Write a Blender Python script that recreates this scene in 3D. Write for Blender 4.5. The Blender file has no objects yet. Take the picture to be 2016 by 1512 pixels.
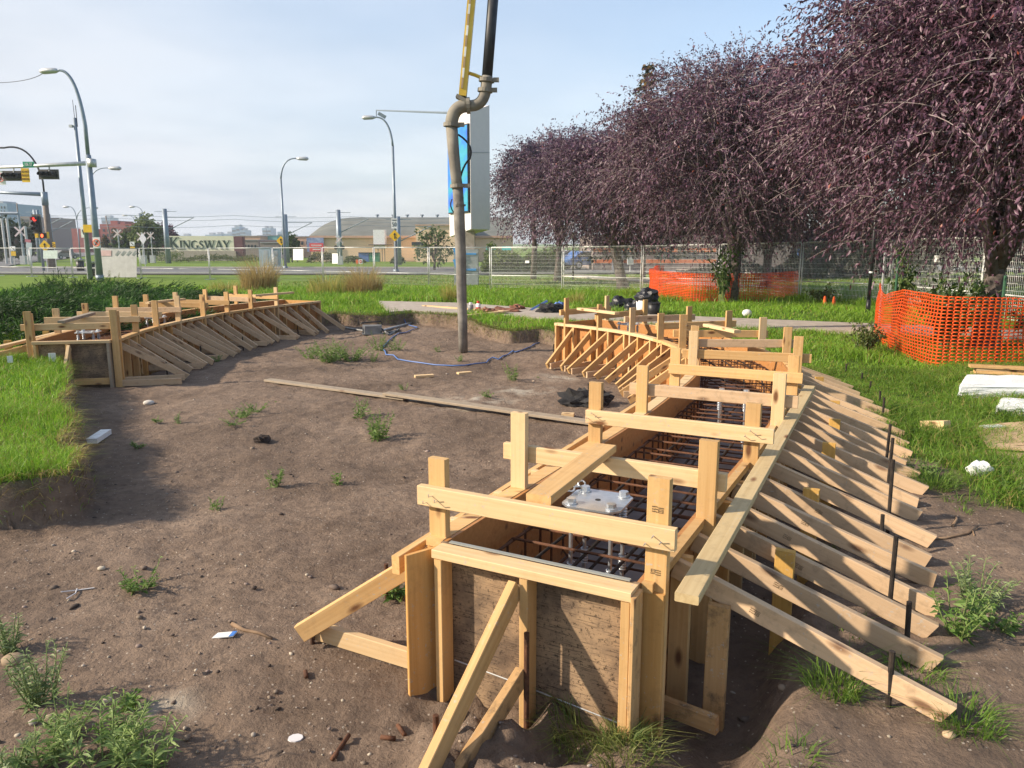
import bpy, bmesh, math, random
import numpy as np
from mathutils import Vector, Matrix, Quaternion

scene = bpy.context.scene
COL = scene.collection
random.seed(7)
RNG = np.random.default_rng(11)

# ------------------------------------------------------------------ camera
EYE, FOC, TILT = 1.95, 1500.0, math.atan(276 / 1500.0)
CT, ST = math.cos(TILT), math.sin(TILT)
cam_data = bpy.data.cameras.new("camera")
cam = bpy.data.objects.new("camera", cam_data)
COL.objects.link(cam)
cam_data.sensor_width = 36.0
cam_data.lens = 36.0 * FOC / 2016.0
cam_data.clip_start, cam_data.clip_end = 0.05, 6000.0
cam.location = (0, 0, EYE)
cam.rotation_euler = (math.pi / 2 - TILT, 0, 0)
scene.camera = cam

# ------------------------------------------------------------------ light
SUN_DIR = Vector((math.cos(math.radians(11)) * math.cos(math.radians(29)),
                  math.sin(math.radians(11)) * math.cos(math.radians(29)),
                  -math.sin(math.radians(29))))          # the way the light travels
sun_data = bpy.data.lights.new("sun", "SUN")
sun = bpy.data.objects.new("sun", sun_data)
COL.objects.link(sun)
sun_data.energy = 4.7
sun_data.angle = math.radians(1.2)
sun_data.color = (1.0, 0.86, 0.68)
sun.rotation_euler = SUN_DIR.to_track_quat('-Z', 'Y').to_euler()
sun.location = (-30, 0, 30)

world = bpy.data.worlds.new("World")
scene.world = world
world.use_nodes = True
wn, wl = world.node_tree.nodes, world.node_tree.links
wn.clear()
w_out = wn.new("ShaderNodeOutputWorld")
w_bg = wn.new("ShaderNodeBackground")
w_sky = wn.new("ShaderNodeTexSky")
w_sky.sky_type = 'NISHITA'
w_sky.sun_disc = False
w_sky.sun_elevation = math.radians(29)
w_sky.sun_rotation = math.atan2(-SUN_DIR.x, -SUN_DIR.y)
w_sky.air_density, w_sky.dust_density, w_sky.ozone_density = 1.0, 1.5, 1.0
w_bg.inputs[1].default_value = 0.15
w_tc = wn.new("ShaderNodeTexCoord")
w_sep = wn.new("ShaderNodeSeparateXYZ")
wl.new(w_tc.outputs["Generated"], w_sep.inputs[0])


def wmath(op, a, b=None, clamp=False):
    n = wn.new("ShaderNodeMath")
    n.operation = op
    n.use_clamp = clamp
    for i, x in enumerate((a, b)):
        if x is None:
            continue
        if isinstance(x, (int, float)):
            n.inputs[i].default_value = x
        else:
            wl.new(x, n.inputs[i])
    return n.outputs[0]


# thin cloud sheet: noise on the plane of the cloud deck, denser low and to the left
w_h = wmath('ADD', wmath('MAXIMUM', w_sep.outputs[2], 0.0), 0.10)
w_cx, w_cy = wmath('DIVIDE', w_sep.outputs[0], w_h), wmath('DIVIDE', w_sep.outputs[1], w_h)
w_comb = wn.new("ShaderNodeCombineXYZ")
wl.new(w_cx, w_comb.inputs[0]); wl.new(w_cy, w_comb.inputs[1])
w_noise = wn.new("ShaderNodeTexNoise")
wl.new(w_comb.outputs[0], w_noise.inputs["Vector"])
w_noise.inputs["Scale"].default_value = 0.42
w_noise.inputs["Detail"].default_value = 4
w_noise.inputs["Roughness"].default_value = 0.55
w_low = wmath('SUBTRACT', 1.0, wmath('MULTIPLY', w_sep.outputs[2], 2.3), True)
w_left = wmath('MULTIPLY', w_sep.outputs[0], -0.75)
w_amt = wmath('ADD', wmath('ADD', wmath('MULTIPLY', w_noise.outputs[0], 0.55), wmath('MULTIPLY', w_low, 0.42)), w_left)
w_fac = wn.new("ShaderNodeMapRange")
wl.new(w_amt, w_fac.inputs[0])
w_fac.inputs[1].default_value, w_fac.inputs[2].default_value = 0.22, 0.92
w_fac.inputs[3].default_value, w_fac.inputs[4].default_value = 0.16, 0.97
w_n2 = wn.new("ShaderNodeTexNoise")
wl.new(w_comb.outputs[0], w_n2.inputs["Vector"])
w_n2.inputs["Scale"].default_value = 0.8
w_n2.inputs["Detail"].default_value = 6
w_ccol = wn.new("ShaderNodeValToRGB")
w_ccol.color_ramp.elements[0].position, w_ccol.color_ramp.elements[1].position = 0.34, 0.60
w_ccol.color_ramp.elements[0].color = (2.6, 2.88, 3.3, 1)
w_ccol.color_ramp.elements[1].color = (3.42, 3.58, 3.86, 1)
wl.new(w_n2.outputs[0], w_ccol.inputs[0])
w_mix = wn.new("ShaderNodeMixRGB")
wl.new(w_fac.outputs[0], w_mix.inputs[0])
wl.new(w_sky.outputs[0], w_mix.inputs[1])
wl.new(w_ccol.outputs[0], w_mix.inputs[2])
wl.new(w_mix.outputs[0], w_bg.inputs[0])
wl.new(w_bg.outputs[0], w_out.inputs[0])

scene.view_settings.view_transform = 'Standard'
scene.view_settings.look = 'None'
scene.view_settings.exposure = 0.74
scene.view_settings.gamma = 1.0
scene.view_settings.use_curve_mapping = False
scene.render.engine = 'CYCLES'
scene.cycles.use_denoising = True
scene.cycles.max_bounces = 6
scene.cycles.transparent_max_bounces = 12


# ------------------------------------------------------------------ picture <-> place
def ray(px, py):
    u, v = (px - 1008) / FOC, (756 - py) / FOC
    return u, CT + ST * v, v * CT - ST


def G(px, py, z=0.0):
    """point of the level plane z seen at a photo pixel"""
    a, b, c = ray(px, py)
    t = (z - EYE) / c
    return Vector((a * t, b * t, z))


def A(px, py, Y):
    """point at forward distance Y seen at a photo pixel"""
    a, b, c = ray(px, py)
    t = Y / b
    return Vector((a * t, Y, EYE + c * t))


# ------------------------------------------------------------------ materials
def new_mat(name):
    m = bpy.data.materials.new(name)
    m.use_nodes = True
    nt = m.node_tree
    nt.nodes.clear()
    out = nt.nodes.new("ShaderNodeOutputMaterial")
    p = nt.nodes.new("ShaderNodeBsdfPrincipled")
    nt.links.new(p.outputs[0], out.inputs[0])
    return m, nt, p, out


def N(nt, kind, **kw):
    n = nt.nodes.new(kind)
    for k, v in kw.items():
        if k in n.inputs.keys():
            n.inputs[k].default_value = v
        else:
            setattr(n, k, v)
    return n


def ramp(nt, fac, stops):
    r = nt.nodes.new("ShaderNodeValToRGB")
    el = r.color_ramp.elements
    while len(el) < len(stops):
        el.new(0.5)
    for e, (p, c) in zip(el, stops):
        e.position = p
        e.color = (*c, 1) if len(c) == 3 else c
    nt.links.new(fac, r.inputs[0])
    return r.outputs[0]


def mixc(nt, fac, a, b, blend='MIX'):
    n = nt.nodes.new("ShaderNodeMixRGB")
    n.blend_type = blend
    for i, x in enumerate((fac, a, b)):
        if isinstance(x, (int, float)):
            n.inputs[i].default_value = x
        elif isinstance(x, tuple):
            n.inputs[i].default_value = (*x, 1)
        else:
            nt.links.new(x, n.inputs[i])
    return n.outputs[0]


def coords(nt, scale=(1, 1, 1), jitter=True, which="Object"):
    tc = nt.nodes.new("ShaderNodeTexCoord")
    v = tc.outputs[which]
    if jitter:
        oi = nt.nodes.new("ShaderNodeObjectInfo")
        mu = N(nt, "ShaderNodeVectorMath", operation='MULTIPLY_ADD')
        cb = nt.nodes.new("ShaderNodeCombineXYZ")
        for i in range(3):
            nt.links.new(oi.outputs["Random"], cb.inputs[i])
        nt.links.new(cb.outputs[0], mu.inputs[0])
        mu.inputs[1].default_value = (37, 91, 53)
        nt.links.new(v, mu.inputs[2])
        v = mu.outputs[0]
    mp = nt.nodes.new("ShaderNodeMapping")
    mp.inputs["Scale"].default_value = scale
    nt.links.new(v, mp.inputs[0])
    return mp.outputs[0]


def noise(nt, vec, scale, detail=4, rough=0.55, dist=0.0):
    n = N(nt, "ShaderNodeTexNoise", Scale=scale, Detail=detail, Roughness=rough, Distortion=dist)
    nt.links.new(vec, n.inputs["Vector"])
    return n.outputs[0]


def bump(nt, p, height, strength, dist=0.01):
    b = N(nt, "ShaderNodeBump", Strength=strength, Distance=dist)
    nt.links.new(height, b.inputs["Height"])
    nt.links.new(b.outputs[0], p.inputs["Normal"])


def mat_noisy(name, c1, c2, scale=8, rough=0.7, metal=0.0, bmp=0.0, spec=0.4, detail=5, jitter=True, bdist=0.01):
    m, nt, p, _ = new_mat(name)
    v = coords(nt, jitter=jitter)
    f = noise(nt, v, scale, detail)
    nt.links.new(ramp(nt, f, [(0.3, c1), (0.7, c2)]), p.inputs["Base Color"])
    p.inputs["Roughness"].default_value = rough
    p.inputs["Metallic"].default_value = metal
    p.inputs["Specular IOR Level"].default_value = spec
    if bmp:
        bump(nt, p, noise(nt, v, scale * 3, 5), bmp, bdist)
    return m


def mat_wood(name, pale, deep, knot=(0.16, 0.07, 0.03), grey=None, greyamt=0.0, rough=0.7, vary=0.25, dirt=0.0):
    """sawn board: grain runs along the board's own x axis"""
    m, nt, p, _ = new_mat(name)
    v = coords(nt, (1.0, 1.0, 1.0))
    vg = coords(nt, (0.9, 30, 30))
    g1 = noise(nt, vg, 1.6, 6, 0.6, 0.4)
    vb = coords(nt, (1.0, 7, 7))
    g2 = noise(nt, vb, 1.1, 3, 0.5, 0.8)
    col = ramp(nt, g1, [(0.3, deep), (0.62, pale)])
    col = mixc(nt, ramp(nt, g2, [(0.35, (0, 0, 0)), (0.75, (0.55, 0.55, 0.55))]), col, tuple(x * 0.86 for x in pale))
    vo = N(nt, "ShaderNodeTexVoronoi", Scale=1.0)
    nt.links.new(coords(nt, (3.3, 9, 9)), vo.inputs["Vector"])
    kf = ramp(nt, vo.outputs["Distance"], [(0.09, (1, 1, 1)), (0.21, (0, 0, 0))])
    col = mixc(nt, kf, col, knot)
    oi = nt.nodes.new("ShaderNodeObjectInfo")
    hv = N(nt, "ShaderNodeHueSaturation")
    mr = N(nt, "ShaderNodeMapRange")
    nt.links.new(oi.outputs["Random"], mr.inputs[0])
    mr.inputs[3].default_value, mr.inputs[4].default_value = 1 - vary, 1 + vary * 0.45
    nt.links.new(mr.outputs[0], hv.inputs["Value"])
    nt.links.new(col, hv.inputs["Color"])
    col = hv.outputs[0]
    if grey:
        w = noise(nt, v, 2.2, 5, 0.6)
        col = mixc(nt, ramp(nt, w, [(0.35, (greyamt * 0.5,) * 3), (0.7, (greyamt,) * 3)]), col, grey)
    if dirt:
        d = noise(nt, v, 14, 6, 0.7)
        col = mixc(nt, ramp(nt, d, [(0.52, (0, 0, 0)), (0.72, (dirt,) * 3)]), col, (0.06, 0.045, 0.035))
    sp = noise(nt, v, 55, 3, 0.6)          # dried cement spatter
    big = noise(nt, v, 3.0, 3, 0.5)
    sf = mixc(nt, 1.0, ramp(nt, sp, [(0.62, (0, 0, 0)), (0.67, (0.75,) * 3)]), ramp(nt, big, [(0.45, (0, 0, 0)), (0.60, (1, 1, 1))]), 'MULTIPLY')
    col = mixc(nt, sf, col, (0.42, 0.38, 0.33))
    nt.links.new(col, p.inputs["Base Color"])
    p.inputs["Roughness"].default_value = rough
    p.inputs["Specular IOR Level"].default_value = 0.25
    bump(nt, p, g1, 0.25, 0.002)
    return m


def mat_leaf(name, tint_attr="tint", rough=0.5, trans=0.35, spec=0.4, dark=1.0):
    """foliage: the colour of each leaf or blade is stored on the mesh"""
    m, nt, p, out = new_mat(name)
    at = N(nt, "ShaderNodeAttribute", attribute_name=tint_attr)
    nt.links.new(at.outputs["Color"], p.inputs["Base Color"])
    p.inputs["Roughness"].default_value = rough
    p.inputs["Specular IOR Level"].default_value = spec
    if trans > 0:
        tr = nt.nodes.new("ShaderNodeBsdfTranslucent")
        nt.links.new(at.outputs["Color"], tr.inputs["Color"])
        mx = nt.nodes.new("ShaderNodeMixShader")
        mx.inputs[0].default_value = trans
        nt.links.new(p.outputs[0], mx.inputs[1])
        nt.links.new(tr.outputs[0], mx.inputs[2])
        nt.links.new(mx.outputs[0], out.inputs[0])
    return m


def mat_plain(name, c, rough=0.5, metal=0.0, spec=0.5, var=0.12, scale=5):
    lo = tuple(x * (1 - var) for x in c)
    hi = tuple(min(1, x * (1 + var)) for x in c)
    return mat_noisy(name, lo, hi, scale, rough, metal, 0.0, spec)


def mat_emit(name, c, strength):
    m, nt, p, _ = new_mat(name)
    p.inputs["Base Color"].default_value = (*c, 1)
    p.inputs["Emission Color"].default_value = (*c, 1)
    p.inputs["Emission Strength"].default_value = strength
    return m


M = {}
M['wood'] = mat_wood('fresh_lumber', (0.66, 0.42, 0.188), (0.53, 0.305, 0.115), vary=0.2, dirt=0.18)
M['wood_pale'] = mat_wood('pale_lumber', (0.70, 0.505, 0.285), (0.60, 0.40, 0.20), vary=0.15, dirt=0.12)
M['wood_brace'] = mat_wood('brace_lumber', (0.68, 0.47, 0.285), (0.54, 0.35, 0.19), grey=(0.42, 0.32, 0.225), greyamt=0.35, dirt=0.35)
M['wood_mud'] = mat_wood('muddy_lumber', (0.56, 0.35, 0.16), (0.42, 0.24, 0.10), vary=0.15, dirt=0.8)
M['wood_old'] = mat_wood('weathered_lumber', (0.40, 0.31, 0.21), (0.30, 0.22, 0.14), grey=(0.30, 0.26, 0.21), greyamt=0.6, dirt=0.35)
M['wood_stub'] = mat_wood('stake_lumber', (0.62, 0.37, 0.10), (0.48, 0.25, 0.06), vary=0.2, dirt=0.3)
M['wood_grey'] = mat_wood('green_tinted_lumber', (0.52, 0.40, 0.22), (0.42, 0.30, 0.15), dirt=0.25)
M['ply_inner'] = mat_wood('form_plywood', (0.46, 0.22, 0.075), (0.34, 0.14, 0.045), vary=0.1, rough=0.5)
M['ply_outer'] = mat_wood('plywood_back', (0.62, 0.345, 0.12), (0.52, 0.26, 0.075), vary=0.1, dirt=0.2)
M['rust'] = mat_noisy('rusty_steel', (0.065, 0.032, 0.020), (0.17, 0.075, 0.040), 30, 0.85, 0.3, 0.3)
M['rebar_dark'] = mat_noisy('dark_rebar', (0.018, 0.015, 0.014), (0.06, 0.045, 0.035), 25, 0.75, 0.4, 0.3)
M['zinc'] = mat_noisy('zinc_plated_steel', (0.50, 0.53, 0.57), (0.66, 0.69, 0.72), 20, 0.32, 0.75, 0.03)
M['galv'] = mat_noisy('galvanised_steel', (0.40, 0.41, 0.42), (0.55, 0.56, 0.56), 6, 0.5, 0.55)
M['pole_steel'] = mat_noisy('grey_steel_pole', (0.19, 0.23, 0.28), (0.26, 0.31, 0.36), 3, 0.5, 0.4)
M['black'] = mat_noisy('black_plastic', (0.010, 0.010, 0.012), (0.025, 0.025, 0.028), 10, 0.45)
M['white'] = mat_plain('white_paint', (0.78, 0.78, 0.77), 0.5)
M['grey'] = mat_plain('grey_paint', (0.36, 0.38, 0.40), 0.6)
M['yellow'] = mat_plain('yellow_paint', (0.80, 0.48, 0.02), 0.45)
M['orange'] = mat_plain('orange_plastic', (0.85, 0.12, 0.015), 0.5)
M['green_sign'] = mat_plain('green_sign_face', (0.01, 0.26, 0.14), 0.5)
M['red'] = mat_plain('red_paint', (0.55, 0.04, 0.03), 0.5)
M['concrete'] = mat_noisy('concrete', (0.30, 0.255, 0.21), (0.42, 0.365, 0.31), 5, 0.9, 0, 0.25)
M['leaf'] = mat_leaf('grass_blades', rough=0.5, trans=0.4, spec=0.3)
M['purple_leaf'] = mat_leaf('purple_leaves', rough=0.45, trans=0.18, spec=0.5)
M['bark'] = mat_noisy('bark', (0.055, 0.045, 0.04), (0.17, 0.14, 0.125), 14, 0.9, 0, 0.8)
M['twig'] = mat_noisy('twig_bark', (0.24, 0.19, 0.185), (0.40, 0.33, 0.32), 8, 0.8)
M['tarp'] = mat_noisy('black_bag_plastic', (0.012, 0.012, 0.014), (0.03, 0.03, 0.034), 8, 0.3, 0, 0.5, bdist=0.03)
M['cloth'] = mat_noisy('black_cloth', (0.012, 0.012, 0.014), (0.035, 0.033, 0.033), 12, 0.9, 0, 0.6)
M['foam'] = mat_noisy('white_foam', (0.70, 0.71, 0.71), (0.80, 0.81, 0.81), 40, 0.9, 0, 0.5)


# ------------------------------------------------------------------ mesh helpers
def put(o, parent):
    if parent is not None:
        o.parent = parent
        o.location = o.location - parent.location


def mesh_from(name, v, f, mat, smooth=False):
    me = bpy.data.meshes.new(name)
    me.from_pydata([tuple(p) for p in v], [], f)
    if mat is not None:
        me.materials.append(M[mat] if isinstance(mat, str) else mat)
    if smooth:
        me.polygons.foreach_set("use_smooth", [True] * len(me.polygons))
    me.update()
    return me


def big_mesh(name, verts, quads, mat, tint=None, smooth=False, tri=None):
    """fast mesh from arrays; tint = colour per vertex (an albedo)"""
    me = bpy.data.meshes.new(name)
    verts = np.ascontiguousarray(verts, dtype=np.float32)
    nq = len(quads)
    nt_ = 0 if tri is None else len(tri)
    me.vertices.add(len(verts))
    me.vertices.foreach_set("co", verts.ravel())
    loops = np.asarray(quads, dtype=np.int32).ravel()
    if nt_:
        loops = np.concatenate([loops, np.asarray(tri, dtype=np.int32).ravel()])
    me.loops.add(len(loops))
    me.loops.foreach_set("vertex_index", loops)
    me.polygons.add(nq + nt_)
    starts = np.concatenate([np.arange(nq) * 4, nq * 4 + np.arange(nt_) * 3]).astype(np.int32)
    me.polygons.foreach_set("loop_start", starts)
    if smooth:
        me.polygons.foreach_set("use_smooth", np.ones(nq + nt_, dtype=bool))
    me.update(calc_edges=True)
    if tint is not None:
        ca = me.color_attributes.new("tint", 'FLOAT_COLOR', 'POINT')
        c = np.ones((len(verts), 4), dtype=np.float32)
        c[:, :3] = tint
        ca.data.foreach_set("color", c.ravel())
    me.materials.append(M[mat] if isinstance(mat, str) else mat)
    return me


def link(name, me, parent=None, loc=None):
    o = bpy.data.objects.new(name, me)
    COL.objects.link(o)
    if loc is not None:
        o.location = loc
    put(o, parent)
    return o


def tag(o, label=None, cat=None, group=None, kind=None):
    if label: o["label"] = label
    if cat: o["category"] = cat
    if group: o["group"] = group
    if kind: o["kind"] = kind
    return o


def thing(name, label, cat, loc, group=None):
    o = bpy.data.objects.new(name, None)
    o.empty_display_size = 0.2
    COL.objects.link(o)
    o.location = loc
    return tag(o, label, cat, group)


class MB:
    """collects shapes in world coordinates; build() links them as one mesh object"""
    def __init__(s):
        s.v, s.f = [], []

    def add(s, v, f):
        n = len(s.v)
        s.v += [Vector(p) for p in v]
        s.f += [tuple(i + n for i in q) for q in f]
        return s

    def box(s, c, size, rot=0.0, R=None):
        hx, hy, hz = size[0] / 2, size[1] / 2, size[2] / 2
        vs = [Vector((x * hx, y * hy, z * hz)) for x in (-1, 1) for y in (-1, 1) for z in (-1, 1)]
        R = R if R is not None else Matrix.Rotation(rot, 3, 'Z')
        c = Vector(c)
        return s.add([c + R @ p for p in vs], [(0, 1, 3, 2), (4, 6, 7, 5), (0, 4, 5, 1), (2, 3, 7, 6), (0, 2, 6, 4), (1, 5, 7, 3)])

    def beam(s, p0, p1, w, h, up=(0, 0, 1)):
        p0, p1 = Vector(p0), Vector(p1)
        R = frame_axes(p1 - p0, up)
        return s.box((p0 + p1) / 2, ((p1 - p0).length, w, h), R=R)

    def tube(s, pts, r, n=8, cap=True):
        pts = [Vector(p) for p in pts]
        rs = r if isinstance(r, (list, tuple)) else [r] * len(pts)
        t0 = (pts[1] - pts[0]).normalized()
        a = t0.orthogonal().normalized()
        vs, fs = [], []
        for i, p in enumerate(pts):
            t = (pts[min(i + 1, len(pts) - 1)] - pts[max(i - 1, 0)]).normalized()
            a = (a - t * a.dot(t))
            a = a.normalized() if a.length > 1e-6 else t.orthogonal().normalized()
            b = t.cross(a)
            for k in range(n):
                q = 2 * math.pi * k / n
                vs.append(p + (a * math.cos(q) + b * math.sin(q)) * rs[i])
        for i in range(len(pts) - 1):
            for k in range(n):
                fs.append((i * n + k, i * n + (k + 1) % n, (i + 1) * n + (k + 1) % n, (i + 1) * n + k))
        if cap:
            fs.append(tuple(range(n - 1, -1, -1)))
            fs.append(tuple((len(pts) - 1) * n + k for k in range(n)))
        return s.add(vs, fs)

    def prism(s, outline, p, ax, ay, depth):
        """flat outline (2D points) in the plane p + ax*x + ay*y, thickened by the vector depth"""
        p, ax, ay, depth = Vector(p), Vector(ax), Vector(ay), Vector(depth)
        n = len(outline)
        v0 = [p + ax * x + ay * y for x, y in outline]
        vs = v0 + [q + depth for q in v0]
        fs = [tuple(range(n)), tuple(range(2 * n - 1, n - 1, -1))]
        fs += [(i, i + n, (i + 1) % n + n, (i + 1) % n) for i in range(n)]
        return s.add(vs, fs)

    def disc(s, c, axis, r, t, n=16):
        c, axis = Vector(c), Vector(axis).normalized()
        return s.tube([c - axis * t / 2, c + axis * t / 2], r, n)

    def ball(s, c, r, jit=0.0, sub=2, seed=0):
        bm = bmesh.new()
        bmesh.ops.create_icosphere(bm, subdivisions=sub, radius=1.0)
        rr = random.Random(seed)
        r = r if isinstance(r, (tuple, list)) else (r, r, r)
        c = Vector(c)
        vs = []
        for q in bm.verts:
            k = 1 + rr.uniform(-jit, jit)
            vs.append(c + Vector((q.co.x * r[0], q.co.y * r[1], q.co.z * r[2])) * k)
        fs = [tuple(x.index for x in f.verts) for f in bm.faces]
        bm.free()
        return s.add(vs, fs)

    def build(s, name, mat, parent=None, smooth=False, origin=None):
        org = Vector(origin) if origin is not None else (parent.location.copy() if parent is not None else
              Vector((sum(p.x for p in s.v) / len(s.v), sum(p.y for p in s.v) / len(s.v), min(p.z for p in s.v))))
        if parent is not None and parent.parent is not None and origin is None:
            org = parent.parent.location + parent.location
        me = mesh_from(name, [p - org for p in s.v], s.f, mat, smooth)
        bm = bmesh.new(); bm.from_mesh(me)
        bmesh.ops.recalc_face_normals(bm, faces=bm.faces)
        bm.to_mesh(me); bm.free()
        o = bpy.data.objects.new(name, me)
        COL.objects.link(o)
        if parent is not None:
            o.parent = parent
            po = parent.location + (parent.parent.location if parent.parent is not None else Vector())
            o.location = org - po
        else:
            o.location = org
        return o


def frame_axes(d, up=(0, 0, 1)):
    x = Vector(d).normalized()
    z = Vector(up)
    z = z - x * z.dot(x)
    if z.length < 1e-4:
        z = Vector((0, 1, 0)) - x * x.y
    z.normalize()
    y = z.cross(x)
    return Matrix((x, y, z)).transposed()


def board(name, p0, p1, w, h, mat, parent=None, up=(0, 0, 1), cut0=0.0, cut1=0.0, ch=0.003):
    """a sawn board from p0 to p1 (centre line): w across, h along `up`; eased edges; cut = bevel-cut ends"""
    p0, p1 = Vector(p0), Vector(p1)
    L = (p1 - p0).length
    R = frame_axes(p1 - p0, up)
    a, b = w / 2, h / 2
    prof = [(-a, -b + ch), (-a + ch, -b), (a - ch, -b), (a, -b + ch), (a, b - ch), (a - ch, b), (-a + ch, b), (-a, b - ch)]
    vs = [(-L / 2 + cut0 * (z / b), y, z) for y, z in prof] + [(L / 2 + cut1 * (z / b), y, z) for y, z in prof]
    fs = [tuple(range(8)), tuple(range(15, 7, -1))] + [(i, i + 8, (i + 1) % 8 + 8, (i + 1) % 8) for i in range(8)]
    me = mesh_from(name, vs, fs, mat)
    o = bpy.data.objects.new(name, me)
    COL.objects.link(o)
    Mx = R.to_4x4()
    Mx.translation = (p0 + p1) / 2
    if parent is not None:
        o.parent = parent
        Mx.translation = (p0 + p1) / 2 - parent.location
    o.matrix_local = Mx
    return o


def text_obj(name, s, height, mat, centre, ax, ay, parent, depth=0.004, squeeze=1.0):
    """lettering as a thin mesh, centred on a point of the face with axes ax (reading) and ay (up)"""
    cu = bpy.data.curves.new(name, 'FONT')
    cu.body = s
    cu.size = height * 1.38
    cu.extrude = depth
    cu.align_x, cu.align_y = 'CENTER', 'CENTER'
    cu.resolution_u = 3
    tmp = bpy.data.objects.new(name, cu)
    COL.objects.link(tmp)
    dg = bpy.context.evaluated_depsgraph_get()
    me = bpy.data.meshes.new_from_object(tmp.evaluated_get(dg))
    bpy.data.objects.remove(tmp)
    bpy.data.curves.remove(cu)
    me.materials.clear()
    me.materials.append(M[mat])
    ax, ay = Vector(ax).normalized(), Vector(ay).normalized()
    Mx = Matrix((ax * squeeze, ay, ax.cross(ay))).transposed().to_4x4()
    me.transform(Mx)
    o = bpy.data.objects.new(name, me)
    COL.objects.link(o)
    o.location = Vector(centre)
    if parent is not None:
        o.parent = parent
        po = parent.location + (parent.parent.location if parent.parent is not None else Vector())
        o.location = Vector(centre) - po
    return o


# smooth value noise for the terrain
_NT = np.random.default_rng(5).random((256, 256))


def vnoise(x, y):
    xi, yi = np.floor(x).astype(int), np.floor(y).astype(int)
    fx, fy = x - xi, y - yi
    fx, fy = fx * fx * (3 - 2 * fx), fy * fy * (3 - 2 * fy)
    g = lambda i, j: _NT[i % 256, j % 256]
    return (g(xi, yi) * (1 - fx) + g(xi + 1, yi) * fx) * (1 - fy) + (g(xi, yi + 1) * (1 - fx) + g(xi + 1, yi + 1) * fx) * fy


def fbm(x, y, s, o=4):
    r, a = 0.0, 1.0
    for k in range(o):
        r = r + a * (vnoise(x * s + 17 * k, y * s + 31 * k) - 0.5)
        a *= 0.5
        s *= 2.03
    return r


def smooth(a, b, x):
    t = np.clip((x - a) / (b - a), 0, 1)
    return t * t * (3 - 2 * t)


def poly_sd(poly, x, y):
    """signed distance to a polygon, positive inside"""
    P = np.asarray(poly, float)
    d = np.full(np.shape(x), 1e9)
    inside = np.zeros(np.shape(x), bool)
    for i in range(len(P)):
        a, b = P[i - 1], P[i]
        ex, ey = b - a
        t = np.clip(((x - a[0]) * ex + (y - a[1]) * ey) / (ex * ex + ey * ey), 0, 1)
        d = np.minimum(d, np.hypot(x - a[0] - t * ex, y - a[1] - t * ey))
        c = (a[1] > y) != (b[1] > y)
        with np.errstate(divide='ignore', invalid='ignore'):
            xc = (b[0] - a[0]) * (y - a[1]) / (b[1] - a[1] + 1e-12) + a[0]
        inside ^= c & (x < xc)
    return np.where(inside, d, -d)


class Spline:
    """Catmull-Rom through plan points, by arc length"""
    def __init__(s, pts):
        P = [Vector((p[0], p[1])) for p in pts]
        P = [P[0] * 2 - P[1]] + P + [P[-1] * 2 - P[-2]]
        out = []
        for i in range(1, len(P) - 2):
            for k in range(24):
                t = k / 24
                a, b, c, d = P[i - 1], P[i], P[i + 1], P[i + 2]
                out.append(0.5 * ((2 * b) + (c - a) * t + (2 * a - 5 * b + 4 * c - d) * t * t + (3 * b - a - 3 * c + d) * t ** 3))
        out.append(P[-2])
        s.p = np.array([(q.x, q.y) for q in out])
        for _ in range(10):                       # ease the wobble out
            s.p[1:-1] = (s.p[:-2] + 2 * s.p[1:-1] + s.p[2:]) / 4
        s.s = np.concatenate([[0], np.cumsum(np.hypot(*np.diff(s.p, axis=0).T))])
        s.L = s.s[-1]

    def at(s, d, off=0.0):
        x, y = np.interp(d, s.s, s.p[:, 0]), np.interp(d, s.s, s.p[:, 1])
        if d < 0 or d > s.L:
            e = 0 if d < 0 else s.L
            T = s.T(e)
            x, y = np.interp(e, s.s, s.p[:, 0]) + T.x * (d - e), np.interp(e, s.s, s.p[:, 1]) + T.y * (d - e)
        T = s.T(d)
        return Vector((x + T.y * off, y - T.x * off))

    def T(s, d):
        d = min(max(d, 0), s.L)
        e = 0.12
        a, b = max(d - e, 0), min(d + e, s.L)
        v = Vector((np.interp(b, s.s, s.p[:, 0]) - np.interp(a, s.s, s.p[:, 0]), np.interp(b, s.s, s.p[:, 1]) - np.interp(a, s.s, s.p[:, 1])))
        return v.normalized()

    def Nrm(s, d):
        t = s.T(d)
        return Vector((t.y, -t.x))
# ------------------------------------------------------------------ plan of the two curved forms
FORM_W = 0.875
RIGHT = Spline([(-.29, 3.18), (.35, 4.39), (.89, 5.41), (1.36, 6.4), (1.88, 7.6), (2.17, 8.8), (2.16, 10.0), (1.85, 11.2), (1.36, 12.0), (.78, 12.67)])
_lw = Spline([(-5.5, 10.39), (-5.68, 11.4), (-5.75, 12.4), (-5.72, 13.2), (-5.62, 14.2), (-5.43, 15.2), (-5.1, 16.2), (-4.48, 17.6)])
LEFT = Spline([tuple(_lw.at(d, -0.95)) for d in np.linspace(0, _lw.L, 14)])
LEFT_W = 0.95
GRADE_R, GRADE_L = 0.22, 0.33

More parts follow.
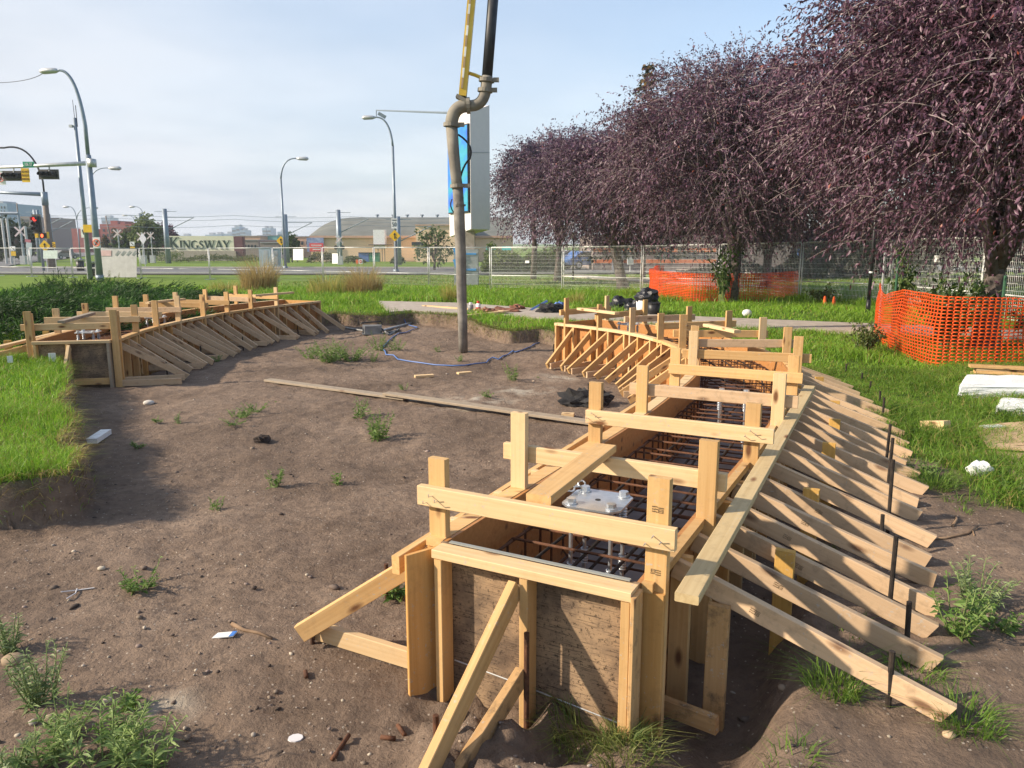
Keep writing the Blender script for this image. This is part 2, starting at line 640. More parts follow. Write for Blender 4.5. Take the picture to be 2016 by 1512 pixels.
PIT = [(-12, -3), (-12, 4.4), (-8, 4.5), (-4.4, 4.75), (-3.46, 4.93), (-3.05, 5.12), (-3.2, 5.6), (-3.55, 6.0), (-4.0, 6.8), (-4.54, 7.53),
       (-5.0, 8.5), (-5.75, 9.75), (-6.1, 10.3), (-6.3, 12), (-6.3, 13.5), (-6.1, 15), (-5.6, 16.5), (-4.9, 17.9), (-4.3, 18.6), (-3.9, 18.35), (-3.2, 18.3),
       (-2.95, 18.4), (-2.5, 18.9), (-1.9, 18.55), (-1.2, 17.85), (-0.95, 16.9), (-.45, 15.7), (-.05, 15.25), (.55, 15.5), (.85, 15.0), (1.1, 13.6),
       (1.7, 12.6), (2.4, 11.4), (2.65, 10), (2.6, 8.7), (2.3, 7.7), (1.8, 6.6), (1.3, 5.5), (.8, 4.5), (.3, 3.5), (.08, 2.95), (.1, 2.5), (.15, 1.9), (.3, 1.0), (.6, -3)]


def lawn_z(x, y):
    base = np.where(x < -2, GRADE_L, GRADE_R) + 0.0 * y
    base = base * (1 - smooth(13, 18, y)) + 0.26 * smooth(13, 18, y)
    base = base + (-0.05 - base) * smooth(18, 37, y)
    base = base + (-0.16 - base) * smooth(37, 50, y)
    return base - 0.45 * smooth(70, 125, y)


_ss = np.linspace(-0.25, RIGHT.L, 160)
_rw = np.array([tuple(RIGHT.at(d, FORM_W + 0.1)) for d in _ss])          # outer face of the right wall


def right_wall_dist(x, y):
    d = np.full(np.shape(x), 1e9)
    for i in range(len(_rw) - 1):
        a, b = _rw[i], _rw[i + 1]
        ex, ey = b - a
        t = np.clip(((x - a[0]) * ex + (y - a[1]) * ey) / (ex * ex + ey * ey), 0, 1)
        d = np.minimum(d, np.hypot(x - a[0] - t * ex, y - a[1] - t * ey))
    return d


def ground_z(x, y, fine=True):
    x, y = np.asarray(x, float), np.asarray(y, float)
    jag = 0.10 * fbm(x, y, 2.2, 4) + 0.05 * fbm(x, y, 9, 2)
    sd = poly_sd(PIT, x, y) + jag
    # the pit edge: a cut bank along the lawns, a gentle mound near the camera on the right
    soft = np.where((x > -0.4) & (y < 4.2), 0.75, 0.045)
    lawn = smooth(-soft, soft * 0.3, -sd)
    pit = 0.05 * fbm(x, y, 0.55, 3) + 0.02 * fbm(x, y, 2.5, 3)
    top = lawn_z(x, y) + 0.05 * fbm(x, y, 0.7, 3)
    z = pit + (top - pit) * lawn
    # trench dug beside the outer wall of the right form
    dw = right_wall_dist(x, y) + 0.10 * fbm(x, y, 3.0, 3)
    near = 1 - smooth(5.5, 7.5, y)
    tr = (1 - smooth(0.24, 0.52, dw)) * near * smooth(2.35, 2.6, y + 0.3 * x)
    z = z * (1 - tr) + (-0.10) * tr
    # hole dug at the near end panel
    e = np.hypot((x + 0.14) / 0.38, (y - 2.98) / 0.27)
    tr2 = 1 - smooth(0.65, 1.1, e + 0.25 * fbm(x, y, 3, 2))
    z = z * (1 - tr2) + np.minimum(z, -0.06) * tr2
    # mound of spoil with grass in front of the end panel
    z = z + 0.17 * np.exp(-(((x - 0.47) / 0.27) ** 2 + ((y - 2.62) / 0.20) ** 2)) * (1 - smooth(.68, .84, x))
    # keep the inside of both forms low
    for sp, w in ((RIGHT, FORM_W), (LEFT, LEFT_W)):
        c = np.array([tuple(sp.at(d, w / 2)) for d in np.linspace(w / 2 + 0.16, sp.L - w / 2 - .1, 60)])
        dd = np.full(np.shape(x), 1e9)
        for p in c:
            dd = np.minimum(dd, np.hypot(x - p[0], y - p[1]))
        k = 1 - smooth(w / 2 + 0.06, w / 2 + 0.20, dd)
        z = z * (1 - k) + (-0.08) * k
    if fine:
        soil = np.maximum(1 - lawn, (x > -0.2) & (y < 6))
        z = z + soil * (0.022 * fbm(x, y, 4.5, 4) + 0.014 * fbm(x, y, 12, 4) + 0.020 * np.maximum(fbm(x, y, 24, 3) - .08, 0))
        z = z + soil * boot_prints(x, y)
        bank = smooth(0.02, 0.5, lawn) * (1 - smooth(0.6, 0.99, lawn))
        z = z + bank * 0.10 * fbm(x, y, 12, 3)
    return z


_bp = np.random.default_rng(77)
PRINTS = [(_bp.uniform(-.55, .12) * y_ + .1, y_, _bp.uniform(0, 2 * np.pi)) for y_ in _bp.uniform(2.2, 8.5, 95)]


def boot_prints(x, y):
    """shallow sole marks with cleats trodden into the soil"""
    o = np.zeros(np.shape(x))
    for px, py, an in PRINTS:
        m = (np.abs(x - px) < .25) & (np.abs(y - py) < .25)
        if not m.any():
            continue
        dx, dy = x[m] - px, y[m] - py
        u, v = dx * np.cos(an) + dy * np.sin(an), -dx * np.sin(an) + dy * np.cos(an)
        k = 1 - smooth(.75, 1.15, np.sqrt((u / .15) ** 2 + (v / .055) ** 2))
        o[m] += k * (-.008 + .008 * np.sin(u * 2 * np.pi / .062))
    return o


# grass grows on the lawns but not on the trodden soil right of the near end
SOIL_R = [(-0.3, -2), (-0.2, 3.4), (.9, 4.2), (1.9, 5.0), (2.6, 6.1), (3.05, 6.0), (3.15, 5.35), (3.05, 4.9), (3.6, 4.5), (4.2, 4.35), (7, 4.3), (7, -2)]


def grass_amount(x, y):
    sd = poly_sd(PIT, x, y) + 0.08 * fbm(x, y, 2.2, 4)
    g = smooth(0.0, 0.10, -sd)
    sr = poly_sd(SOIL_R, x, y) + 0.45 * fbm(x, y, 1.6, 4)
    g = g * smooth(-0.15, 0.30, -sr)
    dw = right_wall_dist(x, y)
    g = g * smooth(0.25, 0.55, dw)
    return g


# ------------------------------------------------------------------ ground sheets
def mat_ground():
    m, nt, p, _ = new_mat('soil_and_turf')
    at = N(nt, "ShaderNodeAttribute", attribute_name="tint")
    v = coords(nt, jitter=False)
    n1, n2 = noise(nt, v, 0.7, 7, 0.62), noise(nt, v, 14, 6, 0.7)
    soil = ramp(nt, n1, [(0.30, (0.118, 0.084, 0.062)), (0.52, (0.215, 0.155, 0.114)), (0.75, (0.300, 0.224, 0.168))])
    soil = mixc(nt, ramp(nt, n2, [(0.30, (0.65,) * 3), (0.55, (0,) * 3)]), soil, (0.080, 0.060, 0.049))
    fl = N(nt, "ShaderNodeTexVoronoi", Scale=42.0)
    nt.links.new(v, fl.inputs["Vector"])
    rnd = N(nt, "ShaderNodeSeparateXYZ")
    nt.links.new(fl.outputs["Color"], rnd.inputs[0])
    pick = ramp(nt, rnd.outputs[0], [(0.80, (0,) * 3), (0.84, (1,) * 3)])
    dot = ramp(nt, fl.outputs["Distance"], [(0.16, (1,) * 3), (0.26, (0,) * 3)])
    both = mixc(nt, 1.0, pick, dot, 'MULTIPLY')
    soil = mixc(nt, both, soil, (0.40, 0.34, 0.28))
    turf = ramp(nt, n2, [(0.3, (0.045, 0.085, 0.012)), (0.7, (0.10, 0.17, 0.025))])
    tf = N(nt, "ShaderNodeSeparateXYZ")
    nt.links.new(at.outputs["Color"], tf.inputs[0])
    col = mixc(nt, tf.outputs[0], soil, turf)
    # pale cement dust where the sacks were emptied
    col = mixc(nt, tf.outputs[1], col, (0.42, 0.37, 0.30))
    nt.links.new(col, p.inputs["Base Color"])
    p.inputs["Roughness"].default_value = 0.95
    p.inputs["Specular IOR Level"].default_value = 0.15
    hb = N(nt, "ShaderNodeMath", operation='ADD')
    nt.links.new(noise(nt, v, 38, 6, 0.7), hb.inputs[0])
    nt.links.new(noise(nt, v, 9, 5, 0.6), hb.inputs[1])
    bump(nt, p, hb.outputs[0], 0.9, 0.025)
    return m


M['ground'] = mat_ground()


def sheet(name, xs, ys, zfun, tintfun, mat, kind='structure'):
    X, Y = np.meshgrid(xs, ys)
    Z = zfun(X, Y)
    nx, ny = len(xs), len(ys)
    i = (np.arange(ny - 1)[:, None] * nx + np.arange(nx - 1)[None]).ravel()
    q = np.stack([i, i + 1, i + nx + 1, i + nx], 1)
    t = tintfun(X, Y) if tintfun else None
    me = big_mesh(name, np.stack([X, Y, Z], -1).reshape(-1, 3), q, mat, None if t is None else t.reshape(-1, 3), True)
    return tag(link(name, me), kind=kind)


DUST = [(G(930, 788), .5, .10), (G(1030, 770), .35, .16), (G(1100, 742), .25, .12), (G(905, 805), .3, .06), (G(1300, 1400) * 0 + G(330, 1400), .10, .05)]


def fine_tint(X, Y):
    g = grass_amount(X, Y)
    d = np.zeros_like(X)
    for c, a, b in DUST:
        e = ((X - c.x) / a) ** 2 + ((Y - c.y) / b / 2) ** 2
        d = np.maximum(d, np.exp(-e) * smooth(-0.1, 0.3, fbm(X, Y, 9, 4) + 0.1))
    return np.stack([g, d, 0 * g], -1)


FX0, FX1, FY0, FY1 = -8.6, 9.4, 0.3, 21.0
xs = np.arange(FX0, FX1 + 1e-6, 0.04)
ys = np.concatenate([np.arange(FY0, 7, 0.025), np.arange(7, FY1 + 1e-6, 0.045)])


def coarse_z(X, Y):
    inside = (X > FX0 + .3) & (X < FX1 - .3) & (Y > FY0 + .3) & (Y < FY1 - .3)
    pitlike = (X < 0.3) & (Y < 4.6) & (Y > -60) & (X > -40)
    z = np.where(pitlike, 0.0, lawn_z(X, Y)) - 0.03
    return np.where(inside, -0.6, z)


def fine_z(X, Y):
    z = ground_z(X, Y)
    ed = np.minimum(np.minimum(X - FX0, FX1 - X), np.minimum(Y - FY0, FY1 - Y))
    return z - 0.05 * (1 - smooth(0.0, 0.3, ed))


sheet('ground', xs, ys, fine_z, fine_tint, 'ground')
cx = np.concatenate([-np.geomspace(3000, 46, 20), np.arange(-45, 45.1, 0.5), np.geomspace(46, 3000, 20)])
cy = np.concatenate([[-400, -100, -40, -20], np.arange(-10, 60.1, 0.5), np.arange(62, 140, 3), np.geomspace(145, 5500, 22)])
M['lawn'] = mat_noisy('mown_turf', (0.10, 0.165, 0.022), (0.165, 0.235, 0.04), 0.9, 0.95, 0, 0.4, 0.1, 8, False, 0.05)
sheet('lawn', cx, cy, coarse_z, None, 'lawn')


def strip(name, outline, z, t, mat):
    """a level slab: pavement, road"""
    n = len(outline)
    v = [(x, y, z) for x, y in outline] + [(x, y, z - t) for x, y in outline]
    f = [tuple(range(n)), tuple(range(2 * n - 1, n - 1, -1))] + [(i, i + n, (i + 1) % n + n, (i + 1) % n) for i in range(n)]
    me = mesh_from(name, v, f, mat)
    bm = bmesh.new(); bm.from_mesh(me); bmesh.ops.recalc_face_normals(bm, faces=bm.faces); bm.to_mesh(me); bm.free()
    return tag(link(name, me), kind='structure')


strip('sidewalk', [(-3.9, 22.3), (-3.0, 18.6), (-2.55, 19.15), (-1.0, 18.15), (1.3, 16.75), (4.2, 15.6), (8.6, 13.6), (13.5, 11.2), (14.2, 12.7), (9, 15.2), (4.8, 17.2), (2.0, 18.7), (0.2, 20.1), (-1.5, 21.6)], 0.315, 0.20, 'concrete')

# ------------------------------------------------------------------ formwork
STUD_W, STUD_D = 0.038, 0.089
TOPZ = 0.66


def v3(p, z):
    return Vector((p.x, p.y, z))


def curved_slab(name, sp, s0, s1, o0, o1, z0, z1, mat, parent, n=60):
    mb = MB()
    vs, fs = [], []
    for i in range(n + 1):
        d = s0 + (s1 - s0) * i / n
        a, b = sp.at(d, o0), sp.at(d, o1)
        vs += [v3(a, z0), v3(b, z0), v3(b, z1), v3(a, z1)]
    for i in range(n):
        k = i * 4
        for j in range(4):
            fs.append((k + j, k + (j + 1) % 4, k + 4 + (j + 1) % 4, k + 4 + j))
    fs += [(0, 1, 2, 3), (n * 4 + 3, n * 4 + 2, n * 4 + 1, n * 4)]
    mb.add(vs, fs)
    return mb.build(name, mat, parent)


def jit(a):
    return random.uniform(-a, a)


def build_form(sp, W, label, frames, outer_braces, inner_braces, brace_mat, base):
    root = thing('concrete_formwork', label, 'formwork', base)
    L = sp.L
    sides = ((-1, 0.0), (1, W))
    for sg, o in sides:
        curved_slab('plywood_wall', sp, 0.0, L, o, o + sg * 0.018, -0.10, TOPZ - 0.003, 'ply_inner', root)
        n = int(round(L / 0.40))
        for i in range(n + 1):
            d = 0.03 + (L - 0.06) * i / n
            p0, nn, tt = sp.at(d, o + sg * (0.0195 + STUD_D / 2)), sp.Nrm(d), sp.T(d)
            board('stud', v3(p0, -0.12), v3(p0, 0.62), STUD_W, STUD_D, 'wood' if i % 3 else 'ply_outer', root, up=(nn.x, nn.y, 0))
        # top plate in a few lengths
        cuts = [0.0] + [L * k / 4 + jit(.2) for k in (1, 2, 3)] + [L]
        for k in range(4):
            curved_slab('top_plate', sp, cuts[k] + .002, cuts[k + 1] - .002, o + sg * 0.020, o + sg * (0.064 if (sg > 0 and sp is RIGHT) else 0.109), 0.6215, TOPZ + 0.001 * k, 'wood_pale' if k % 2 else 'wood', root, 16)
    # posts with a cross board nailed to each pair
    for k, (d, side, ext) in enumerate(frames):
        tt, nn = sp.T(d), sp.Nrm(d)
        zt = 1.05
        for sg, o in sides:
            p = sp.at(d, o + sg * (0.020 + STUD_D / 2 + 0.001))
            board('post', v3(p, -0.03 if k == 0 else 0.02), v3(p, zt + jit(.035)), STUD_W, STUD_D, 'wood' if (k + sg) % 4 else 'wood_pale', root, up=(nn.x, nn.y, 0))
        a = sp.at(d, -0.115 - ext[0]) + tt * side * 0.0385
        b = sp.at(d, W + 0.115 + ext[1]) + tt * side * 0.0385
        board('cross_board', v3(a, 0.845 + jit(.012)), v3(b, 0.845 + jit(.012)), 0.038, 0.089, 'wood_pale' if k < 3 else ('wood_brace' if k % 3 == 0 else 'wood'), root)
    # slanting braces down to the ground
    for (d, sg, reach, z0, z1, skew, kick) in inner_braces + outer_braces:
        o = 0.0 if sg < 0 else W
        tt, nn = sp.T(d), sp.Nrm(d)
        off = o + sg * 0.0205
        a = sp.at(d, off + sg * 0.02) + tt * 0.040
        b = sp.at(d, off + sg * (0.10 + reach)) + tt * (0.040 + skew)
        dr = (v3(b, z1) - v3(a, z0)).normalized()
        board('diagonal_brace', v3(a, z0), v3(b, z1), 0.038, 0.089, brace_mat if sg > 0 or brace_mat != 'wood_brace' else 'wood', root, cut0=jit(.0), cut1=jit(0.012))
        if kick:
            k0 = sp.at(d, off + sg * 0.08) - tt * 0.002
            k1 = sp.at(d, off + sg * (0.07 + reach)) - tt * (0.002 - skew)
            board('kicker', v3(k0, z1 + 0.02), v3(k1, z1 + 0.0), 0.038, 0.089, 'wood_brace', root)
    return root


# --- right form
_fr = [(0.05, -1, (0.03, 0.03))]
_st = [0.83, 1.92, 2.93, 4.05, 5.05, 5.95, 6.85, 7.75, 8.65, 9.45, 10.2]
for i, d in enumerate(_st):
    _fr.append((d, 1 if i not in (1, 3) else -1, (0.0 if i % 2 else 0.06, 0.08 if i % 3 else 0.03)))
R_out = []
d = 0.36
k = 0
while d < 7.4:
    zt = 0.575
    R_out.append((d, 1, 1.00 + jit(.05) - max(0, d - 0.4) * 0.035, zt, 0.235 if d < 5 else 0.27, jit(.05) - 0.02, False))
    d += 0.315 + jit(.035)
    k += 1
R_in = []
d = 6.5
while d < RIGHT.L - 0.05:
    R_in.append((d, -1, 0.62 + jit(.06), 0.575, 0.055, jit(.06), random.random() < .6))
    d += 0.40 + jit(.04)

base_r = v3(RIGHT.at(4.5, FORM_W / 2), 0)
FORM_R = build_form(RIGHT, FORM_W, 'long curved timber formwork on the right, running past black stakes', _fr, R_out, R_in, 'wood_brace', base_r)

# far end cap of the right form
d = RIGHT.L
for zc in (0.14, 0.33, 0.52):
    pass
a, b = RIGHT.at(d + 0.012, -0.02), RIGHT.at(d + 0.012, FORM_W + 0.02)
MB().beam(v3(a, 0.28), v3(b, 0.28), 0.018, 0.75).build('plywood_panel', 'ply_outer', FORM_R)

# near end panel: stained plywood set between studs, a rail on top, a raking brace and a kicker
def ep(u, out, z):
    """point of the near end: u across from the left wall (0) to the right wall (W), out = towards the camera"""
    p = RIGHT.at(0.0, u)
    t = RIGHT.T(0.0)
    return Vector((p.x - t.x * out, p.y - t.y * out, z))


def mat_stained_ply():
    m, nt, p, _ = new_mat('stained_plywood')
    v = coords(nt, jitter=False)
    vg = coords(nt, (3, 3, 55), jitter=False)
    n1, n2 = noise(nt, v, 2.6, 6, 0.65), noise(nt, vg, 3, 6, 0.7)
    n3 = noise(nt, v, 60, 4, 0.8)
    col = ramp(nt, n1, [(0.36, (0.085, 0.060, 0.044)), (0.47, (0.16, 0.112, 0.076)), (0.57, (0.30, 0.205, 0.125)), (0.72, (0.42, 0.285, 0.165))])
    col = mixc(nt, ramp(nt, n2, [(0.38, (0.8,) * 3), (0.47, (0,) * 3)]), col, (0.06, 0.042, 0.032))
    col = mixc(nt, ramp(nt, n3, [(0.37, (0.85,) * 3), (0.45, (0,) * 3)]), col, (0.035, 0.024, 0.018))
    nt.links.new(col, p.inputs["Base Color"])
    p.inputs["Roughness"].default_value = 0.8
    p.inputs["Specular IOR Level"].default_value = 0.2
    bump(nt, p, n2, 0.3, 0.003)
    return m


M['ply_stained'] = mat_stained_ply()
Tn = RIGHT.T(0.0); Nn = RIGHT.Nrm(0.0)
outv = (-Tn.x, -Tn.y, 0)
MB().beam(ep(-0.016, 0.011, 0.265), ep(FORM_W + .016, 0.011, 0.265), 0.018, 0.79).build('plywood_panel', 'ply_stained', FORM_R)
board('end_rail', ep(-0.005, 0.066, 0.641), ep(FORM_W + 0.015, 0.066, 0.641), 0.089, 0.040, 'wood_pale', FORM_R)
for u, wd in ((0.025, 'wood'), (FORM_W * .50, 'wood'), (FORM_W - 0.005, 'wood')):
    board('end_stud', ep(u, 0.066, -0.06), ep(u, 0.066, 0.619), 0.038, 0.088, wd, FORM_R, up=outv)
_sa, _sb = ep(-0.014, 0.03, 0), ep(-0.085, 0.19, 0)
_sm = (_sa + _sb) / 2
board('side_board', Vector((_sm.x, _sm.y, -0.06)), Vector((_sm.x, _sm.y, 0.648)), 0.018, (_sb - _sa).length, 'ply_outer', FORM_R, up=(_sb - _sa))
board('edge_board', ep(FORM_W + .026, 0.07, -0.06), ep(FORM_W + .026, 0.07, 0.645), 0.018, 0.10, 'wood_mud', FORM_R, up=outv)
u0 = FORM_W * .50
board('end_brace', ep(u0 - 0.040, 0.10, 0.575), ep(u0 - 0.085, 0.80, 0.03), 0.038, 0.089, 'wood', FORM_R)
board('end_kicker', ep(u0 - 0.003, 0.12, 0.20), ep(u0 - 0.03, 0.78, -0.02), 0.038, 0.089, 'wood_mud', FORM_R)
_k0 = RIGHT.at(0.1, -0.60) 
_bf = G(592, 1246, 0.10)
board('diagonal_brace', v3(RIGHT.at(0.13, -0.05), 0.605), _bf, 0.038, 0.089, 'wood', FORM_R)
_kf, _kn = G(622, 1240, 0.075), G(812, 1298, 0.06)
board('kicker', _kf, _kn + (_kn - _kf).normalized() * .06, 0.038, 0.089, 'wood_pale', FORM_R)
# bottom plate in the trench at the near right corner
board('kicker', G(1296, 1384, 0.02), G(1412, 1428, 0.03), 0.038, 0.075, 'wood_mud', FORM_R)
M['steel_dim'] = mat_plain('dull_strip', (.26, .27, .25), .6)
# thin metal trim and a wire along the end panel
MB().beam(ep(0.03, 0.014, 0.668), ep(FORM_W - .02, 0.014, 0.668), 0.020, 0.005).build('edge_trim', 'steel_dim', FORM_R)
MB().tube([ep(0.05, .024, 0.115), ep(0.4, .024, 0.09), ep(FORM_W - .05, .024, 0.05)], 0.003, 6).build('wire', 'galv', FORM_R)
# long waler laid outside the left wall, with blocks under it
board('waler', v3(RIGHT.at(-0.12, -0.19), 0.555), v3(RIGHT.at(3.7, -0.21), 0.60), 0.04, 0.085, 'wood', FORM_R)
for d in (0.3, 0.75, 1.2, 1.65, 2.2, 2.75, 3.3):
    board('spacer_block', v3(RIGHT.at(d, -0.108), 0.60), v3(RIGHT.at(d, -0.172), 0.60), 0.038, 0.085, 'wood_pale', FORM_R)
# upright stakes beside every second or third outer brace
for d, zt in ((0.34, 0.47), (0.95, 0.52), (1.9, 0.55), (3.0, 0.55), (4.05, 0.50), (4.9, 0.47), (5.9, 0.50)):
    p = RIGHT.at(d, FORM_W + (0.42 if d > .4 else 0.25))
    nn = RIGHT.Nrm(d)
    board('stake', v3(p, -0.25), v3(p, zt), 0.038, 0.089, 'wood_stub' if d > .4 else 'wood_mud', FORM_R, up=(nn.x, nn.y, 0))

# --- left form: its right wall faces the pit
L_out = []
d = 0.10
k = 0
while d < LEFT.L - 0.05:
    L_out.append((d, 1, 0.72 + jit(.09), 0.575, 0.05, random.choice((0, 0, .05, -.04, .22)) , k % 3 == 0))
    d += 0.385 + jit(.06)
    k += 1
L_fr = [(0.06, 1, (0.08, -0.10))] + [(0.95 + i * 0.93, (-1) ** (i + 1), (0.10, 0.03)) for i in range(7)]
base_l = v3(LEFT.at(4, LEFT_W / 2), 0)
FORM_L = build_form(LEFT, LEFT_W, 'curved timber formwork on the left beside the dark juniper', L_fr, L_out, [(0.3, -1, 0.8, 0.57, 0.36, 0.0, False), (0.75, -1, 0.8, .57, .36, 0, False)], 'wood_brace', base_l)


def ep2(u, out, z):
    p = LEFT.at(0.0, u); t = LEFT.T(0.0)
    return Vector((p.x - t.x * out, p.y - t.y * out, z))


T2 = LEFT.T(0.0)
outv2 = (-T2.x, -T2.y, 0)
MB().beam(ep2(-0.016, 0.011, 0.285), ep2(LEFT_W + .016, 0.011, 0.285), 0.018, 0.74).build('plywood_panel', 'ply_stained', FORM_L)
board('end_rail', ep2(-0.01, 0.066, 0.641), ep2(LEFT_W + .01, 0.066, 0.641), 0.089, 0.040, 'wood_pale', FORM_L)
board('end_rail', ep2(0.45, 0.045, 0.09), ep2(LEFT_W - .03, 0.045, 0.09), 0.04, 0.089, 'wood', FORM_L)
for u in (0.02, LEFT_W * .44, LEFT_W - 0.02):
    board('end_stud', ep2(u, 0.066, -0.02), ep2(u, 0.066, 0.619), 0.038, 0.088, 'wood_old' if u > .8 else 'wood', FORM_L, up=outv2)
board('end_post', ep2(LEFT_W + .06, 0.03, -0.02), ep2(LEFT_W + .06, 0.03, 1.07), 0.038, 0.089, 'wood', FORM_L, up=(T2.y, -T2.x, 0))
board('end_post', ep2(-.05, 0.03, 0.10), ep2(-.05, 0.03, 1.06), 0.038, 0.089, 'wood', FORM_L, up=(T2.y, -T2.x, 0))
board('end_brace', ep2(LEFT_W * .47, 0.10, 0.58), ep2(LEFT_W * .50, 0.62, 0.02), 0.038, 0.089, 'wood_pale', FORM_L)
board('kicker', v3(LEFT.at(-0.03, LEFT_W + .03), 0.05), v3(LEFT.at(0.02, LEFT_W + .86), 0.045), 0.038, 0.089, 'wood_brace', FORM_L)
p0, p1 = LEFT.at(LEFT.L + .012, -.02), LEFT.at(LEFT.L + .012, LEFT_W + .02)
MB().beam(v3(p0, 0.28), v3(p1, 0.28), 0.018, 0.75).build('plywood_panel', 'ply_outer', FORM_L)
for d in (0.5, 1.6, 2.9):
    nn = LEFT.Nrm(d)
    p = LEFT.at(d, -0.55)
    board('stake', v3(p, 0.1), v3(p, 0.62), 0.038, 0.089, 'wood_stub', FORM_L, up=(nn.x, nn.y, 0))
board('top_rail', v3(LEFT.at(-.35, -.42), .60), v3(LEFT.at(2.2, -.20), .64), 0.089, 0.038, 'wood_pale', FORM_L)


# ------------------------------------------------------------------ nails and grade stamps
def nails(d, off, side, zc):
    """bent nails left standing proud of a cross board end"""
    tt, nn = RIGHT.T(d), RIGHT.Nrm(d)
    p = RIGHT.at(d, off) + tt * side * 0.0578
    for k in range(3):
        q = v3(p + nn * (-.03 + .03 * k), zc + (-.02, .015, -.005)[k])
        o = tt * side
        MB().tube([q, q + Vector((o.x * .03, o.y * .03, .004)), q + Vector((o.x * .042 + nn.x * .01, o.y * .042 + nn.y * .01, .02))], .0022, 5).build('nail', 'zinc', FORM_R)


for d, s_ in ((0.05, -1), (_st[1], -1)):
    nails(d, -0.065, s_, 0.845)
    nails(d, FORM_W + 0.065, s_, 0.845)
M['ink'] = mat_plain('stamp_ink', (.16, .105, .055), .9)


def stamp(c, ax, ay, nrm, w, parent, seed):
    """a lumber grade stamp too worn to read: a framed oval and broken lines"""
    rr = random.Random(seed)
    ax, ay, nrm = Vector(ax).normalized(), Vector(ay).normalized(), Vector(nrm).normalized()
    mb = MB()
    def bar(x, y, bw, bh):
        mb.prism([(x, y), (x + bw, y), (x + bw, y + bh), (x, y + bh)], Vector(c), ax * w, ay * w, nrm * .0006)
    bar(.05, -.30, .42, .05); bar(.05, -.02, .42, .05); bar(.05, -.25, .05, .23); bar(.42, -.25, .05, .23); bar(.14, -.17, .24, .06)
    for r_ in range(3):
        x = -.5
        while x < .0:
            bw = rr.uniform(.03, .10)
            bar(x, -.28 + .22 * r_ + rr.uniform(-.02, .02), bw, .11)
            x += bw + rr.uniform(.03, .07)
    for k in range(5):
        bar(.05 + .1 * k, .10, .06, .10)
    mb.build('grade_stamp', 'ink', parent)


t0_, n0_ = RIGHT.T(.05), RIGHT.Nrm(.05)
pf = RIGHT.at(.05, FORM_W + .065) - t0_ * .0200
fn = (-t0_.x, -t0_.y, 0)
stamp(v3(pf, .955), (n0_.x, n0_.y, 0), (0, 0, 1), fn, .045, FORM_R, 1)
stamp(v3(pf, .70), (-n0_.x, -n0_.y, 0), (0, 0, -1), fn, .04, FORM_R, 2)
for j, (d, sg, reach, z0, z1, skew, kick) in enumerate(R_out[:6]):
    tt, nn = RIGHT.T(d), RIGHT.Nrm(d)
    o_ = FORM_W + .0205
    A0, B0 = v3(RIGHT.at(d, o_ + .02) + tt * .040, z0), v3(RIGHT.at(d, o_ + .10 + reach) + tt * (.040 + skew), z1)
    dv = (B0 - A0).normalized()
    side_n = -(dv.cross(Vector((0, 0, 1))).normalized())
    if side_n.dot(Vector((0, -1, 0))) < 0:
        side_n = -side_n
    upv = (Vector((0, 0, 1)) - dv * dv.z).normalized()
    stamp(A0.lerp(B0, .33 + .05 * (j % 3)) + side_n * .0196, dv, upv, side_n, .042, FORM_R, 10 + j)
# ------------------------------------------------------------------ inside the forms: void-form floor, rebar cages, anchor plates
def form_floor(sp, w):
    o = curved_slab('void_form', sp, 0.02, sp.L - 0.02, 0.004, w - 0.004, -0.02, 0.10, 'grey', None, 40)
    return o


M['void'] = mat_noisy('grey_void_form', (0.16, 0.15, 0.15), (0.30, 0.29, 0.29), 4, 0.8)
for sp, w, lab in ((RIGHT, FORM_W, 'grey void form board lying in the bottom of the right formwork'), (LEFT, LEFT_W, 'grey void form board lying in the bottom of the left formwork')):
    o = curved_slab('void_form_board', sp, 0.02, sp.L - 0.02, 0.004, w - 0.004, -0.02, 0.10, 'void', None, 40)
    tag(o, lab, 'form board')


def rebar_cage(sp, w, label):
    c = sp.at(sp.L / 2, w / 2)
    root = thing('rebar_cage', label, 'rebar cage', (c.x, c.y, 0.12))
    for z in (0.17, 0.50):
        for f in (0.09, 0.30, 0.52, 0.74, 0.92):
            mb = MB()
            pts = [v3(sp.at(q, w * f), z + 0.008 * math.sin(q * 3 + f * 9)) for q in np.linspace(0.12, sp.L - 0.1, 40)]
            mb.tube(pts, 0.009, 6)
            mb.build('long_bar', 'rebar_dark' if f in (.3, .52, .74) else 'rust', root, True)
    d = 0.14
    k = 0
    while d < sp.L - 0.12 and k < 95:
        a, b = w * 0.055 + jit(.01), w * 0.945 + jit(.01)
        z0, z1 = 0.155, 0.518 + jit(.006)
        e = jit(.02)
        q = lambda o, z: v3(sp.at(d + e * (o / w), o), z)
        mb = MB()
        mb.tube([q(a + .03, z1), q(a, z1 - .03), q(a, z0 + .03), q(a + .03, z0), q(b - .03, z0), q(b, z0 + .03), q(b, z1 - .03), q(b - .03, z1), q(a + .03, z1)], 0.007, 6)
        mb.build('stirrup', 'rust', root, True)
        d += 0.20 + jit(.02) if k % 4 else 0.13
        k += 1
    # loose tie wires
    for i in range(14):
        d = random.uniform(.4, sp.L * .6)
        o = random.uniform(.2, .8) * w
        p = v3(sp.at(d, o), .525)
        MB().tube([p, p + Vector((jit(.03), jit(.03), .02)), p + Vector((jit(.07), jit(.07), -.05))], 0.0018, 4).build('tie_wire', 'rebar_dark', root)
    return root


rebar_cage(RIGHT, FORM_W, 'rusty rebar cage lying inside the right formwork')
rebar_cage(LEFT, LEFT_W, 'rusty rebar cage lying inside the left formwork')


